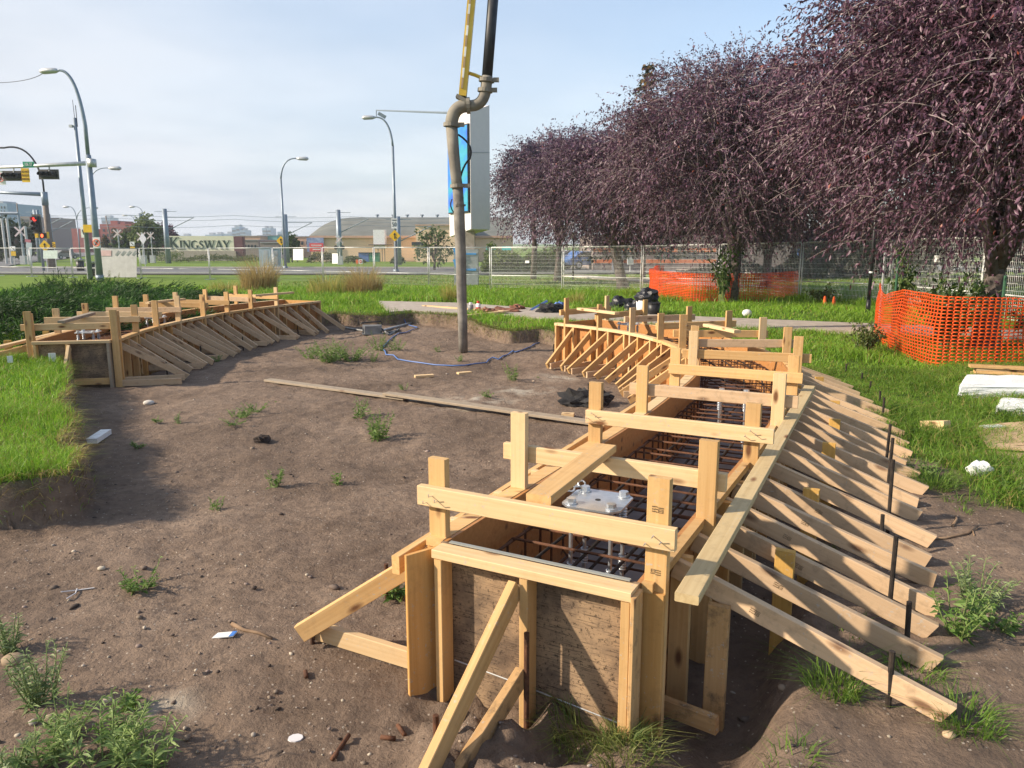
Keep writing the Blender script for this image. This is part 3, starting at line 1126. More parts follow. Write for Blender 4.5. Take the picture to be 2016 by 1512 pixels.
def anchor(sp, d, o, label, rot=0.0, s=0.15, z=0.695):
    c = sp.at(d, o)
    t = sp.T(d)
    ang = math.atan2(t.y, t.x) + rot
    root = thing('anchor_plate', label, 'anchor plate', (c.x, c.y, z), 'steel anchor plates in the formwork')
    R = Matrix.Rotation(ang, 3, 'Z')
    k = 0.045
    out = [(-s + k, -s), (s - k, -s), (s, -s + k), (s, s - k), (s - k, s), (-s + k, s), (-s, s - k), (-s, -s + k)]
    ax, ay = R @ Vector((1, 0, 0)), R @ Vector((0, 1, 0))
    MB().prism(out, (c.x, c.y, z - 0.005), ax, ay, (0, 0, 0.010)).build('plate', 'zinc', root)
    MB().disc((c.x, c.y, z + 0.0058), (0, 0, 1), 0.014, 0.002).build('centre_hole', 'black', root)
    for sx in (-1, 1):
        for sy in (-1, 1):
            p = Vector((c.x, c.y, z)) + ax * sx * s * .68 + ay * sy * s * .68
            bolt = MB().tube([p + Vector((0, 0, 0.012)), p + Vector((0, 0, 0.033))], 0.024, 6).build('bolt', 'zinc', root)
            MB().disc(p + Vector((0, 0, 0.009)), (0, 0, 1), 0.031, 0.006).build('washer', 'zinc', bolt)
            MB().tube([p + Vector((0, 0, -0.006)), p + Vector((0, 0, -0.45))], 0.010, 8).build('rod', 'zinc', bolt)
            for zz in (-0.03, -0.30):
                hel = [p + Vector((.017 * math.cos(a_), .017 * math.sin(a_), zz - a_ * .0022)) for a_ in np.linspace(0, 2 * math.pi * 6, 50)]
                MB().tube(hel, 0.0045, 5).build('coil', 'zinc', bolt, True)
    return root


a1 = anchor(RIGHT, 0.72, 0.43, 'bright steel anchor plate with bolts, nearest, beside the loose plank', 0.05)
# the chain shackle on the nearest plate
p = a1.location
mb = MB()
for i in range(4):
    q = p + Vector((-0.155 + i * .030, 0.075 + .035 * i, 0.03))
    mb.tube([q + Vector((.018 * math.cos(t_), .011 * math.sin(t_), .014 * math.sin(t_) if i % 2 else 0)) for t_ in np.linspace(0, 2 * math.pi, 13)], 0.005, 6)
mb.build('chain', 'zinc', a1, True)
anchor(RIGHT, 3.75, 0.50, 'steel anchor plate with bolts midway along the right formwork', 0.1)
anchor(RIGHT, RIGHT.L - 1.1, 0.45, 'steel anchor plate at the far end of the right formwork', 0.0)
anchor(LEFT, 0.75, 0.42, 'steel anchor plate at the near end of the left formwork', 0.0, z=.69)
anchor(LEFT, 3.1, 0.46, 'steel anchor plate halfway along the left formwork', 0.0, z=.69)

# ------------------------------------------------------------------ loose boards lying on the forms
def loose(name, p0, p1, w, h, mat, label, cat='plank', up=(0, 0, 1), group=None):
    o = board(name, p0, p1, w, h, mat, None, up)
    return tag(o, label, cat, group)


def clearz(o): return o


loose('plank', v3(RIGHT.at(-.07, FORM_W + .215), 0.668), v3(RIGHT.at(4.34, FORM_W + .19), 0.700), 0.089, 0.036, 'wood_grey', 'long shadow-striped plank lying along the tops of the outer braces')
a, b = G(1060, 985, .905), G(1187, 884, .918)
loose('plank', (a.x, a.y, .910), (b.x + .02, b.y + .04, .915), 0.112, 0.038, 'wood', 'short plank lying across the two nearest cross boards')
for (x0, y0, x1, y1, z, lab) in ((1390, 640, 1452, 653, .93, 'pale plank lying askew on the far cross boards'), (1140, 608, 1215, 617, .93, 'pale plank on the far end cross board of the right formwork'),
                                 (120, 634, 182, 617, .91, 'grey plank slanting over the second cross board of the left formwork'), (290, 596, 362, 589, .92, 'plank slanting over the middle cross boards of the left formwork'),
                                 (500, 582, 576, 576, .93, 'short plank lying on the far end of the left formwork')):
    p, q = G(x0, y0, z), G(x1, y1, z)
    loose('plank', p, q, 0.089, 0.038, 'wood_old' if 'grey' in lab else 'wood_pale', lab)

# long boards on the soil
def zg(x, y):
    return float(ground_z(np.array([x]), np.array([y]))[0])


def on_ground(px, py, dz=0.0):
    p = G(px, py, 0.1)
    for _ in range(6):
        p = G(px, py, zg(p.x, p.y))
    return Vector((p.x, p.y, zg(p.x, p.y) + dz))


a, b = on_ground(527, 752, .03), on_ground(800, 790, .028)
loose('plank', a, b, 0.14, 0.030, 'wood_old', 'long weathered plank lying across the pit soil, left length with a snapped tip')
a, b = on_ground(760, 782, .060), on_ground(1165, 840, .045)
loose('plank', a, b, 0.14, 0.030, 'wood_old', 'long weathered plank lying across the pit soil, lapping over the other towards the form')
a, b = on_ground(835, 625, .05), A(995, 600, 18.2)
loose('plank', (a.x, a.y, a.z), (b.x, b.y, .36), 0.14, 0.04, 'wood_pale', 'long pale plank sloping from the pit onto the sidewalk')
a, b = A(915, 618, 17.4), A(1000, 605, 18.3)
loose('plank', (a.x, a.y, .33), (b.x, b.y, .36), 0.14, 0.04, 'wood_pale', 'shorter pale plank lying on the sidewalk beside the tool belts')
for i, (px, py, an, ln, lab) in enumerate(((835, 743, .35, .28, 'short board offcut on the soil, left of two'), (914, 737, .5, .22, 'short board offcut on the soil, near the blue hose'),
                                           (1094, 722, .1, .12, 'small pale offcut on the soil by the inner braces'), (1118, 821, -.2, .14, 'pale chip of wood beside the near end of the long plank'),
                                           (190, 763, .0, .6, 'thin lath on the soil in front of the left formwork'))):
    c = on_ground(px, py, .022)
    e = Vector((math.cos(an), math.sin(an), 0)) * ln / 2
    loose('wood_offcut', c - e, c + e, 0.089, 0.036, 'wood_pale', lab, 'offcut')
# pieces on the right-hand grass
c = on_ground(1840, 856, .06)
loose('wood_offcut', c + Vector((-.05, .12, .0)), c + Vector((.05, -.10, .05)), 0.09, 0.09, 'wood_pale', 'chunky pointed wood offcut standing out of the grass', 'offcut')
c = on_ground(1935, 748, .03)
loose('wood_offcut', c + Vector((-.1, .15, 0)), c + Vector((.05, -.2, 0)), 0.1, 0.03, 'wood_old', 'weathered offcut in the grass beside the lumber stack', 'offcut')
st = 0
for i in range(5):
    c = on_ground(2000, 752, .02 + i * .037)
    loose('stacked_board', c + Vector((-.42 + jit(.06), .28 + jit(.05), 0)), c + Vector((.62 + jit(.06), -.12 + jit(.05), 0)), 0.14, 0.036, 'wood_pale' if i % 2 else 'wood',
          ('lowest', 'second lowest', 'middle', 'second highest', 'topmost')[i] + ' board of the small stack by the orange netting', 'board', group='boards stacked by the orange netting')
# plywood sheets
def sheet_on(pts, z, label, mat='wood_brace'):
    mb = MB()
    q = [on_ground(*p) for p in pts]
    zz = max(p.z for p in q) + z
    c = sum(q, Vector()) / len(q)
    mb.prism([(p.x - c.x, p.y - c.y) for p in q], (c.x, c.y, zz), (1, 0, 0), (0, 1, 0), (0, 0, 0.016))
    o = mb.build('plywood_sheet', mat)
    return tag(o, label, 'plywood sheet')


sheet_on([(1912, 848), (2070, 838), (2120, 905), (1945, 893)], .035, 'brown plywood sheet lying on the grass, farther of two')
sheet_on([(1936, 893), (2110, 905), (2130, 960), (2080, 1010), (2010, 960)], .012, 'brown plywood sheet lying on the grass, nearer and half under the other')


def foam(pts, h, label, seed):
    rr = np.random.default_rng(seed)
    q = [on_ground(*p) for p in pts]
    c = sum(q, Vector()) / len(q)
    bm = bmesh.new()
    n = len(q)
    lo = [bm.verts.new((p.x - c.x, p.y - c.y, 0.0)) for p in q]
    hi = [bm.verts.new(((p.x - c.x) * .97, (p.y - c.y) * .97, h)) for p in q]
    bm.faces.new(lo[::-1]); bm.faces.new(hi)
    for i in range(n):
        bm.faces.new((lo[i], lo[(i + 1) % n], hi[(i + 1) % n], hi[i]))
    bmesh.ops.recalc_face_normals(bm, faces=bm.faces)
    bmesh.ops.bevel(bm, geom=bm.edges[:], offset=.018, segments=2, affect='EDGES')
    bmesh.ops.subdivide_edges(bm, edges=[e for e in bm.edges if e.calc_length() > .06], cuts=5, use_grid_fill=True)
    for v in bm.verts:
        v.co += Vector(rr.normal(0, .004, 3))
    me = bpy.data.meshes.new('foam_block')
    bm.to_mesh(me); bm.free()
    me.materials.append(M['foam'])
    o = link('foam_block', me, None, Vector((c.x, c.y, c.z)))
    return tag(o, label, 'foam block')


foam([(1884, 783), (2090, 788), (2085, 764), (1896, 759)], .15, 'long white foam slab lying on the grass at the right edge', 1)
foam([(1958, 818), (2070, 826), (2062, 808), (1968, 800)], .11, 'shorter white foam block half sunk in the grass, below the long slab', 2)
c = on_ground(1952, 851, .055)
tag(MB().box(c, (.22, .08, .015), .2).build('foam_scrap', 'foam'), 'thin white scrap of foam lying on the farther plywood sheet', 'scrap')

# ------------------------------------------------------------------ stakes
ORD = ['nearest', 'second', 'third', 'fourth', 'fifth', 'sixth', 'seventh', 'eighth', 'ninth', 'tenth', 'eleventh', 'twelfth', 'thirteenth', 'fourteenth']
STK = [(1750, 1390, 1280), (1786, 1290, 1187), (1750, 1210, 1057), (1735, 1088, 1014), (1748, 1050, 905), (1745, 985, 862), (1742, 930, 835), (1737, 832, 783),
       (1733, 800, 770), (1712, 770, 752), (1695, 752, 737), (1664, 733, 722), (1597, 703, 692)]
for i, (px, py, pt) in enumerate(STK):
    b = on_ground(px, py)
    t = A(px, pt, b.y)
    h = max(t.z, b.z + .12)
    root = MB().tube([b + Vector((0, 0, -.15)), Vector((b.x + jit(.012), b.y + jit(.012), h))], 0.0115, 8).build('steel_stake', 'rebar_dark')
    tag(root, ORD[i] + ' black steel stake from the camera along the outer braces of the right formwork', 'stake', 'black steel stakes along the right braces')
for px, py, pt, lab in ((614, 1266, 1207, 'rusty steel stake at the foot of the left-hand near brace'), (760, 1178, 1110, 'short rusty stake behind the left-hand near brace'),
                        (858, 1468, 1408, 'rusty steel stake beside the foot of the end brace'), (1063, 1400, 1248, 'tall rusty steel stake in front of the stained end panel')):
    if 'end panel' in lab:
        b = ep(FORM_W * .47 + .05, .125, 0); t = Vector((b.x, b.y, .40))
    else:
        b = on_ground(px, py); t = A(px, pt, b.y)
    tag(MB().tube([Vector((b.x, b.y, b.z - .15)), t], 0.0115, 8).build('steel_stake', 'rust'), lab, 'stake', 'rusty steel stakes')
for i, (px, py) in enumerate(((1090, 713), (1122, 716), (1162, 726), (1180, 733), (1212, 748), (1240, 752))):
    b = on_ground(px, py)
    tag(MB().tube([b + Vector((0, 0, -.1)), b + Vector((jit(.01), jit(.01), .30))], 0.011, 8).build('steel_stake', 'rebar_dark'),
        ORD[i].replace('nearest', 'farthest') + ' dark stake' + (' from the pit hose' if i else ' on the hose side') + ' among the inner braces of the right formwork', 'stake', 'dark stakes among the inner braces')
for i, (px, py) in enumerate(((587, 660), (479, 690), (397, 712), (330, 748))):
    b = on_ground(px, py)
    tag(MB().tube([b + Vector((0, 0, -.1)), b + Vector((0, 0, .26))], 0.011, 8).build('steel_stake', 'rebar_dark'),
        ('farthest', 'second farthest', 'second nearest', 'nearest')[i] + ' dark stake among the braces of the left formwork', 'stake', 'dark stakes among the left braces')

# offcuts of bar and stick on the near soil
for px, py, an, ln, lab in ((671, 1475, 1.35, .15, 'longest offcut of rebar lying on the near soil'), (602, 1331, 1.9, .05, 'short stub of rebar lying below the left-hand brace'),
                            (790, 1442, 2.1, .075, 'slanting stub of rebar, upper of two close together'), (764, 1457, 2.95, .06, 'level stub of rebar, lower of two close together')):
    c = on_ground(px, py, .010)
    e = Vector((math.cos(an), math.sin(an), 0)) * ln / 2
    tag(MB().tube([c - e, c + e], .0095, 8).build('rebar_offcut', 'rust', None, True), lab, 'rebar offcut')


def stick(pts, r, lab, mat='bark'):
    q = [on_ground(x, y, r * .8) for x, y in pts]
    tag(MB().tube(q, [r * (1 - .5 * i / len(q)) for i in range(len(q))], 6).build('stick', mat, None, True), lab, 'stick')


M['stick'] = mat_noisy('dry_stick', (0.16, 0.10, 0.06), (0.27, 0.18, 0.11), 20, .9)
stick([(457, 1231), (480, 1243), (510, 1249), (535, 1260)], .011, 'brown bent stick lying on the soil left of the near brace', 'stick')
stick([(1822, 1068), (1860, 1060), (1905, 1052), (1925, 1040)], .009, 'thin dark stick on the soil right of the braces', 'stick')
stick([(1875, 1038), (1884, 1025), (1882, 1018)], .009, 'short curved twig on the soil right of the braces', 'stick')
stick([(1905, 1051), (1915, 1046), (1918, 1056)], .006, 'small forked twig beside the thin dark stick', 'stick')
M['plastic_pale'] = mat_plain('pale_plastic', (.62, .60, .60), .5)
q = [on_ground(x, y, .006) for x, y in ((120, 1167), (150, 1164), (186, 1159))]
zt = thing('plastic_tie', 'white plastic cable tie lying on the soil at the left', 'cable tie', q[1])
MB().tube(q, .0035, 6).build('strap', 'plastic_pale', zt)
MB().tube([on_ground(x, y, .012) for x, y in ((152, 1162), (149, 1172), (132, 1182))], .0035, 6).build('loop', 'plastic_pale', zt)
# litter
M['paper'] = mat_plain('wrapper_paper', (.70, .70, .66), .6)
M['blue'] = mat_plain('blue_plastic', (.05, .17, .50), .45)
c = on_ground(442, 1253, .006)
w = thing('wrapper', 'crumpled white and blue wrapper lying on the near soil', 'wrapper', c)
MB().prism([(-.055, -.02), (.05, -.022), (.058, .02), (-.04, .024)], c, (1, .1, .06), (0, 1, .1), (0, 0, .004)).build('foil', 'paper', w)
MB().prism([(.028, -.022), (.05, -.022), (.056, .018), (.034, .02)], c + Vector((0, 0, .0045)), (1, .1, .06), (0, 1, .1), (0, 0, .002)).build('blue_band', 'blue', w)
c = on_ground(191, 868, .03)
tag(MB().beam(c + Vector((-.02, .22, 0)), c + Vector((.06, -.2, .01)), .10, .05).build('white_offcut', 'white'), 'white painted offcut lying in the shade of the lawn bank', 'offcut')
for px, py, s, lab in ((105, 723, .06, 'white scrap on the clipped lawn, right of two'), (22, 727, .045, 'white scrap on the clipped lawn, left of two')):
    b = on_ground(px, py, .13)
    tag(MB().box(b, (s * 1.4, .01, s * 2), .4).build('paper_scrap', 'paper'), lab, 'scrap')
c = on_ground(582, 1456, .006)
tag(MB().disc(c, (0, .1, 1), .03, .006, 9).build('plastic_scrap', 'plastic_pale'), 'round translucent scrap on the soil below the left-hand brace', 'scrap')

# ------------------------------------------------------------------ hoses, vibrator, tools
M['hose_blue'] = mat_plain('blue_hose', (.08, .16, .40), .45)
hp = [(790, 636), (800, 640), (822, 646), (800, 655), (785, 657), (775, 664), (765, 672), (755, 684), (752, 688), (758, 693), (760, 700), (775, 701), (783, 709), (805, 713), (830, 716), (855, 720), (890, 722),
      (915, 722), (935, 718), (958, 716), (962, 710), (970, 706), (982, 709), (990, 703), (1000, 700), (1010, 692), (1014, 695), (1025, 690), (1040, 686), (1046, 684), (1052, 679), (1062, 676)]
tag(MB().tube([on_ground(x, y, .018) for x, y in hp], .0115, 8).build('air_hose', 'hose_blue', None, True), 'blue air hose snaking across the pit soil', 'hose')
M['steel_dull'] = mat_noisy('dull_steel', (.16, .16, .16), (.30, .30, .29), 8, .6, .4)
c = on_ground(732, 638)
vb = thing('concrete_vibrator', 'grey concrete vibrator lying on the soil at the far end of the pit', 'vibrator', c)
MB().box(c + Vector((0, 0, .10)), (.34, .22, .16), .3).tube([c + Vector((-.2, 0, .1)), c + Vector((.2, .06, .1))], .10, 12).build('motor', 'steel_dull', vb)
MB().tube([c + Vector((-.22, -.1, .22)), c + Vector((-.2, -.1, .25)), c + Vector((.2, .02, .27)), c + Vector((.22, .02, .2))], .015, 8).build('handle', 'black', vb)
MB().box(c + Vector((0, 0, .012)), (.42, .30, .02), .3).build('base_plate', 'steel_dull', vb)
MB().tube([c + Vector((.2, .06, .1))] + [on_ground(x, y, .022) for x, y in ((765, 640), (785, 649), (782, 653), (755, 658), (720, 655), (690, 649), (672, 646))], .022, 8).build('shaft', 'steel_dull', vb, True)
c0, c1 = on_ground(745, 637, .03), on_ground(810, 638, .03)
tag(MB().tube([c0, c1], .03, 8).build('steel_tube', 'galv', None, True), 'grey tube lying beside the concrete vibrator', 'tube')


def crumple(name, c, r, mat, label, cat, seed, jitn=.22, sub=3, part=None):
    mb = MB().ball(c, r, 0.0, sub, seed)
    rr = np.random.default_rng(seed)
    off = rr.random(2) * 50
    for v in mb.v:
        d = v - Vector(c)
        u = d.normalized()
        k = 1 + jitn * (abs(float(fbm(np.array(u.x * 2 + off[0] + u.z), np.array(u.y * 2 + off[1] - u.z), 1.6, 3))) * 2.2 - .3)
        v.x, v.y, v.z = c[0] + d.x * k, c[1] + d.y * k, c[2] + d.z * k
    if part is not None:
        return mb.build(name, mat, part, False)
    return tag(mb.build(name, mat), label, cat)


g = on_ground(1927, 936)
crumple('foam_lump', (g.x, g.y, g.z + .05), (.085, .06, .055), 'foam', 'broken lump of white foam beside the plywood sheets', 'foam block', 12, .35)
# bags, bucket
def grd(px, py, Y):
    p = A(px, py, Y)
    return Vector((p.x, p.y, zg(p.x, p.y)))


g = on_ground(1222, 612)
crumple('rubbish_bag', (g.x, g.y, g.z + .14), (.32, .24, .20), 'tarp', 'crumpled black bag on the grass, left of the bucket', 'bag', 3, .5)
g2 = on_ground(1246, 616)
crumple('rubbish_bag', (g2.x, g2.y, g2.z + .10), (.20, .2, .16), 'tarp', 'small black bag between the other bag and the white pail', 'bag', 4, .5)
g3 = on_ground(1264, 620)
pl = thing('white_pail', 'white pail with a black bag slumped over it', 'pail', g3)
MB().tube([g3 + Vector((0, 0, .0)), g3 + Vector((0, 0, .36))], [.13, .155], 16).build('pail', 'white', pl, True)
crumple('rubbish_bag', (g3.x + .10, g3.y - .02, g3.z + .44), (.27, .2, .19), 'tarp', 'black bag slumped over the top of the white pail', 'bag', 6, .45)
g4 = on_ground(1286, 624)
bk = thing('black_bucket', 'black plastic bucket standing on the grass', 'bucket', g4)
MB().tube([g4, g4 + Vector((0, 0, .34))], [.13, .16], 18).build('body', 'black', bk, True)
MB().tube([g4 + Vector((0, 0, .315)), g4 + Vector((0, 0, .345))], .172, 18).build('rim', 'black', bk)
g5 = on_ground(1279, 622)
tag(MB().box(g5 + Vector((-.05, -.25, .03)), (.14, .10, .06), .3).build('pink_scrap', mat_plain('pink_foam', (.8, .3, .28), .7)), 'pink scrap in front of the black bucket', 'scrap')
# black clothing / tool bag in the pit
g = on_ground(1150, 795)
crumple('work_jacket', (g.x, g.y, g.z + .05), (.26, .16, .10), 'cloth', 'black jacket dropped on the soil left of the form', 'jacket', 9, .8)
g = on_ground(1165, 772)
tag(MB().tube([g, g + Vector((0, 0, .12))], [.05, .06], 12).build('black_pot', 'black'), 'small black pot beside the dropped black jacket', 'pot')
# tools on the sidewalk
M['leather'] = mat_noisy('brown_leather', (.12, .05, .03), (.28, .12, .07), 14, .7)
for px, py, r, seed, lab in ((955, 619, (.20, .14, .08), 21, 'brown tool belt lying on the sidewalk beside the planks'), (998, 616, (.28, .14, .07), 22, 'brown tool belt with pouches, middle of the row'), (1020, 612, (.17, .12, .09), 23, 'dark red tool pouch lying on the sidewalk, right of the belts')):
    g = on_ground(px, py)
    crumple('tool_belt', (g.x, g.y, g.z + r[2] * .75), r, 'leather', lab, 'tool belt', seed, .9)
for px, py, r, seed, lab in ((1082, 618, (.27, .18, .15), 31, 'black tool bag on the sidewalk left of the form'), (1100, 613, (.16, .16, .14), 33, 'dark blue bag half hidden behind the formwork post')):
    g = on_ground(px, py)
    crumple('tool_bag', (g.x, g.y, g.z + r[2] * .7), r, 'cloth' if seed == 31 else 'hose_blue', lab, 'bag', seed, .5)
g = on_ground(1045, 614)
lv = thing('spirit_level', 'long blue handled tool leaning up out of the grass', 'tool', g)
q0, q1 = g + Vector((0, 0, .05)), A(1078, 592, g.y)
MB().beam(q0, q1, .05, .05).build('shaft', 'hose_blue', lv)
MB().beam(q0 + (q0 - q1).normalized() * .004, q0 - (q1 - q0).normalized() * .25, .03, .03).build('handle', 'black', lv)
for px, py, h, r, mat, capm, lab in ((927, 637, .26, .07, 'steel_dull', 'black', 'dark travel cup standing at the pit edge'), (942, 638, .30, .06, 'white', 'red', 'white bottle with red markings standing at the pit edge')):
    g = on_ground(px, py)
    bt = thing('drink_bottle', lab, 'bottle', g)
    MB().tube([g, g + Vector((0, 0, h * .72)), g + Vector((0, 0, h * .8))], [r, r, r * .6], 12).build('body', mat, bt, True)
    MB().tube([g + Vector((0, 0, h * .8 + .001)), g + Vector((0, 0, h))], r * .62, 12).build('cap', capm if 'cup' not in lab else 'white', bt)
    if 'white bottle' in lab:
        MB().tube([g + Vector((0, 0, h * .3)), g + Vector((0, 0, h * .5))], r * 1.02, 12).build('label_band', 'red', bt)
for px, py, lab in ((1623, 601, 'small orange-red marker on the grass, left of two'), (1641, 602, 'small orange-red marker on the grass, right of two')):
    g = on_ground(px, py)
    mk_ = thing('marker_flag', lab, 'marker', g)
    MB().tube([g, g + Vector((0, 0, .26))], [.06, .025], 10).build('cone', 'orange', mk_)
    MB().disc(g + Vector((0, 0, .01)), (0, 0, 1), .085, .02, 12).build('base', 'orange', mk_)
g = on_ground(1470, 625)
tag(MB().ball(g + Vector((0, 0, .1)), (.11, .11, .09), .06, 2, 4).build('white_ball', 'white', None, True), 'white round scrap lying in the long grass', 'scrap')

# ------------------------------------------------------------------ concrete pump boom tip and hose
Yh = 13.9
M['pump_yellow'] = mat_noisy('pump_yellow_paint', (.62, .40, .04), (.74, .52, .09), 4, .5)
M['rubber'] = mat_noisy('dusty_rubber', (.12, .11, .098), (.26, .24, .21), 5, .85, 0, .2)
M['pipe_dark'] = mat_noisy('dark_pipe', (.012, .013, .018), (.035, .035, .04), 6, .5)
M['pipe_dust'] = mat_noisy('dusty_pipe', (.17, .15, .125), (.27, .245, .20), 5, .8, 0, .2)
tipw = A(912, 692, Yh)
pump = thing('concrete_pump_hose', 'dusty concrete pump pipe and rubber hose hanging from a yellow boom', 'pump hose', (tipw.x, tipw.y, .02))
P = lambda x, y: A(x, y, Yh)
MB().tube([P(975, -60), P(966, 60), P(959, 150)], .092, 14).build('delivery_pipe', 'pipe_dark', pump, True)
def arc(p0, c, p1, n=10):
    return [p0 * (1 - t) ** 2 + c * 2 * t * (1 - t) + p1 * t * t for t in np.linspace(0, 1, n)]
MB().tube([P(959, 150)] + arc(P(957, 172), P(953, 212), P(921, 208)), .098, 14).build('elbow', 'pipe_dust', pump, True)
MB().tube(arc(P(921, 208), P(890, 208), P(889, 246)), .112, 14).build('elbow', 'pipe_dust', pump, True)
hose_end = MB().tube([P(889, 246), P(893, 300), P(898, 350), P(901, 372)], [.105, .102, .098, .098], 14).build('reducer_pipe', 'pipe_dust', pump, True)
MB().tube([P(901, 366), P(904, 420), P(907, 500), P(909, 580), P(911, 640), P(912, 692)], [.093, .098, .095, .09, .086, .082], 16).build('rubber_hose', 'rubber', pump, True)
inner = P(912, 692)
MB().tube([inner + Vector((0, 0, .004)), inner + Vector((0, 0, -.002))], .06, 14).build('hose_mouth', 'black', pump)
for (x, y, r, ax) in ((889, 246, .145, (0.05, 0, 1)), (901, 366, .135, (-.05, 0, 1)), (958, 158, .135, (.1, 0, 1)), (955, 178, .13, (.1, 0, 1)), (922, 208, .14, (1, 0, .05))):
    cpl = MB().disc(P(x, y), ax, r, .06, 16).build('coupling', 'pipe_dust', pump)
    MB().box(P(x, y) + Vector((r + .03, -.03, 0)), (.10, .06, .07)).build('clamp_lever', 'pipe_dust', cpl)
MB().tube([P(900, 402), P(905, 404)], .107, 14).disc(P(905, 404), (0, 0, 1), .107, .03).build('hose_clamp', 'rubber', pump)
b0, b1 = P(934, -60), P(911, 190)
bo = MB().beam(b0, b1, .20, .13, up=(1, 0, .1)).build('boom', 'pump_yellow', pump)
M['decal_tan'] = mat_plain('worn_decal', (.42, .30, .18), .6)
for k in range(10):
    q = b1 + (b0 - b1) * (k + .7) / 12.0
    MB().beam(q + Vector((-.02, -.106, 0)), q + (b0 - b1).normalized() * .16 + Vector((-.02, -.106, 0)), .012, .034, up=(1, 0, .1)).build('decal', 'white' if k % 2 else 'decal_tan', bo)
MB().tube([P(905, 186), P(911, 195), P(924, 206)], .05, 8).box(P(914, 198), (.30, .20, .06), R=Matrix.Rotation(.5, 3, 'Y')).build('hanger', 'pipe_dust', pump)
MB().tube([P(920, 143), P(936, 148), P(952, 155)], .03, 8).build('support_arm', 'pump_yellow', pump)
MB().tube(arc(P(902, 265), P(935, 285), P(925, 312), 8) + arc(P(925, 312), P(912, 325), P(907, 348), 6)[1:], .017, 8).build('safety_sling', 'black', pump, True)
MB().tube(arc(P(890, 392), P(880, 410), P(905, 430), 9), .012, 6).build('rope', 'black', pump, True)
# ------------------------------------------------------------------ grass
def blades(base, h, w, lean, rng, curve=0.5, dirang=None):
    """bent grass blades: 5 points each; returns verts, quads, tris"""
    n = len(base)
    ang = rng.uniform(0, 2 * np.pi, n) if dirang is None else dirang
    l = np.abs(rng.normal(lean, lean * .5, n))
    dx, dy = np.cos(ang), np.sin(ang)
    px, py = -dy, dx
    tw = rng.uniform(0, np.pi, n)
    # width direction mostly random so that blades show from every side
    wx, wy = np.cos(tw), np.sin(tw)
    V = np.empty((n, 5, 3), np.float32)
    m = 0.55
    hm = h * m
    V[:, 0] = base + np.stack([-wx * w / 2, -wy * w / 2, 0 * w], 1)
    V[:, 1] = base + np.stack([wx * w / 2, wy * w / 2, 0 * w], 1)
    mid = base + np.stack([dx * l * h * m * .6, dy * l * h * m * .6, hm], 1)
    V[:, 2] = mid + np.stack([wx * w * .4, wy * w * .4, 0 * w], 1)
    V[:, 3] = mid - np.stack([wx * w * .4, wy * w * .4, 0 * w], 1)
    V[:, 4] = base + np.stack([dx * l * h * (1 + curve), dy * l * h * (1 + curve), h * (1 - .25 * np.clip(l, 0, 1.5))], 1)
    i = np.arange(n)[:, None] * 5
    return V.reshape(-1, 3), i + np.array([[0, 1, 2, 3]]), i + np.array([[3, 2, 4]])


def tint_rep(c, k):
    return np.repeat(c, k, axis=0)


def grass_color(n, rng, x, y, dry=0.12, base=(0.13, 0.28, 0.02), tip=(0.27, 0.43, 0.04)):
    t = rng.random((n, 1))
    c = np.array(base) * (1 - t) + np.array(tip) * t
    patch = np.clip(0.5 + 1.1 * fbm(x, y, .8, 3), 0, 1)[:, None]
    c = c * (0.78 + 0.42 * patch)
    d = rng.random(n) < dry * (0.4 + 1.4 * patch[:, 0])
    c[d] = np.array([.36, .30, .10]) * rng.uniform(.7, 1.1, (d.sum(), 1))
    return c


def lawn_patch(name, x0, x1, y0, y1, dens, h, w, seed, maskpow=1.0, extra=None, dry=.1, lean=.45, base=(0.13, 0.28, 0.02), tip=(0.27, 0.43, 0.04), fine=True):
    rng = np.random.default_rng(seed)
    n = int((x1 - x0) * (y1 - y0) * dens)
    x, y = rng.uniform(x0, x1, n), rng.uniform(y0, y1, n)
    vis = (np.abs(x) < (y * .72 + .8))                      # what the picture and a step aside can see
    g = grass_amount(x, y) if fine else np.ones(n)
    if extra is not None:
        g = g * extra(x, y)
    # clumping
    g = g * np.clip(.75 + 1.2 * fbm(x, y, 2.6, 3), .2, 1.2)
    k = vis & (rng.random(n) < g)
    x, y = x[k], y[k]
    z = (ground_z(x, y, False) if fine else lawn_z(x, y) - .03)
    n = len(x)
    hh = h * rng.uniform(.55, 1.25, n) * np.clip(.85 + .9 * fbm(x, y, 1.3, 3), .45, 1.5)
    V, q, t = blades(np.stack([x, y, z - .01], 1), hh, w * rng.uniform(.7, 1.3, n), lean, rng)
    c = tint_rep(grass_color(n, rng, x, y, dry, base, tip), 5)
    me = big_mesh(name, V, q, 'leaf', c, False, t)
    o = link(name, me)
    return tag(o, kind='stuff')


off_walk = lambda x, y: 1.0 - smooth(-.15, .05, poly_sd([(-3.9, 22.3), (-3.0, 18.6), (-2.55, 19.15), (-1.0, 18.15), (1.3, 16.75), (4.2, 15.6), (8.6, 13.6), (13.5, 11.2), (14.2, 12.7), (9, 15.2), (4.8, 17.2), (2.0, 18.7), (0.2, 20.1), (-1.5, 21.6)], x, y))
lawn_patch('lawn_grass', -7.5, -2.7, 4.4, 7.6, 5200, .125, .0055, 1, dry=.10)
lawn_patch('lawn_grass', -9.0, -3.4, 7.6, 11.5, 2200, .14, .008, 2, dry=.08)
lawn_patch('lawn_grass', 1.4, 9.4, 4.2, 10.5, 3300, .14, .0062, 3, dry=.14, lean=.75, base=(.105, .22, .02), tip=(.21, .34, .04))
lawn_patch('lawn_grass', 2.0, 11.5, 10.5, 16.0, 1300, .15, .011, 4, extra=off_walk, dry=.08, base=(.12, .26, .02), tip=(.24, .39, .04))
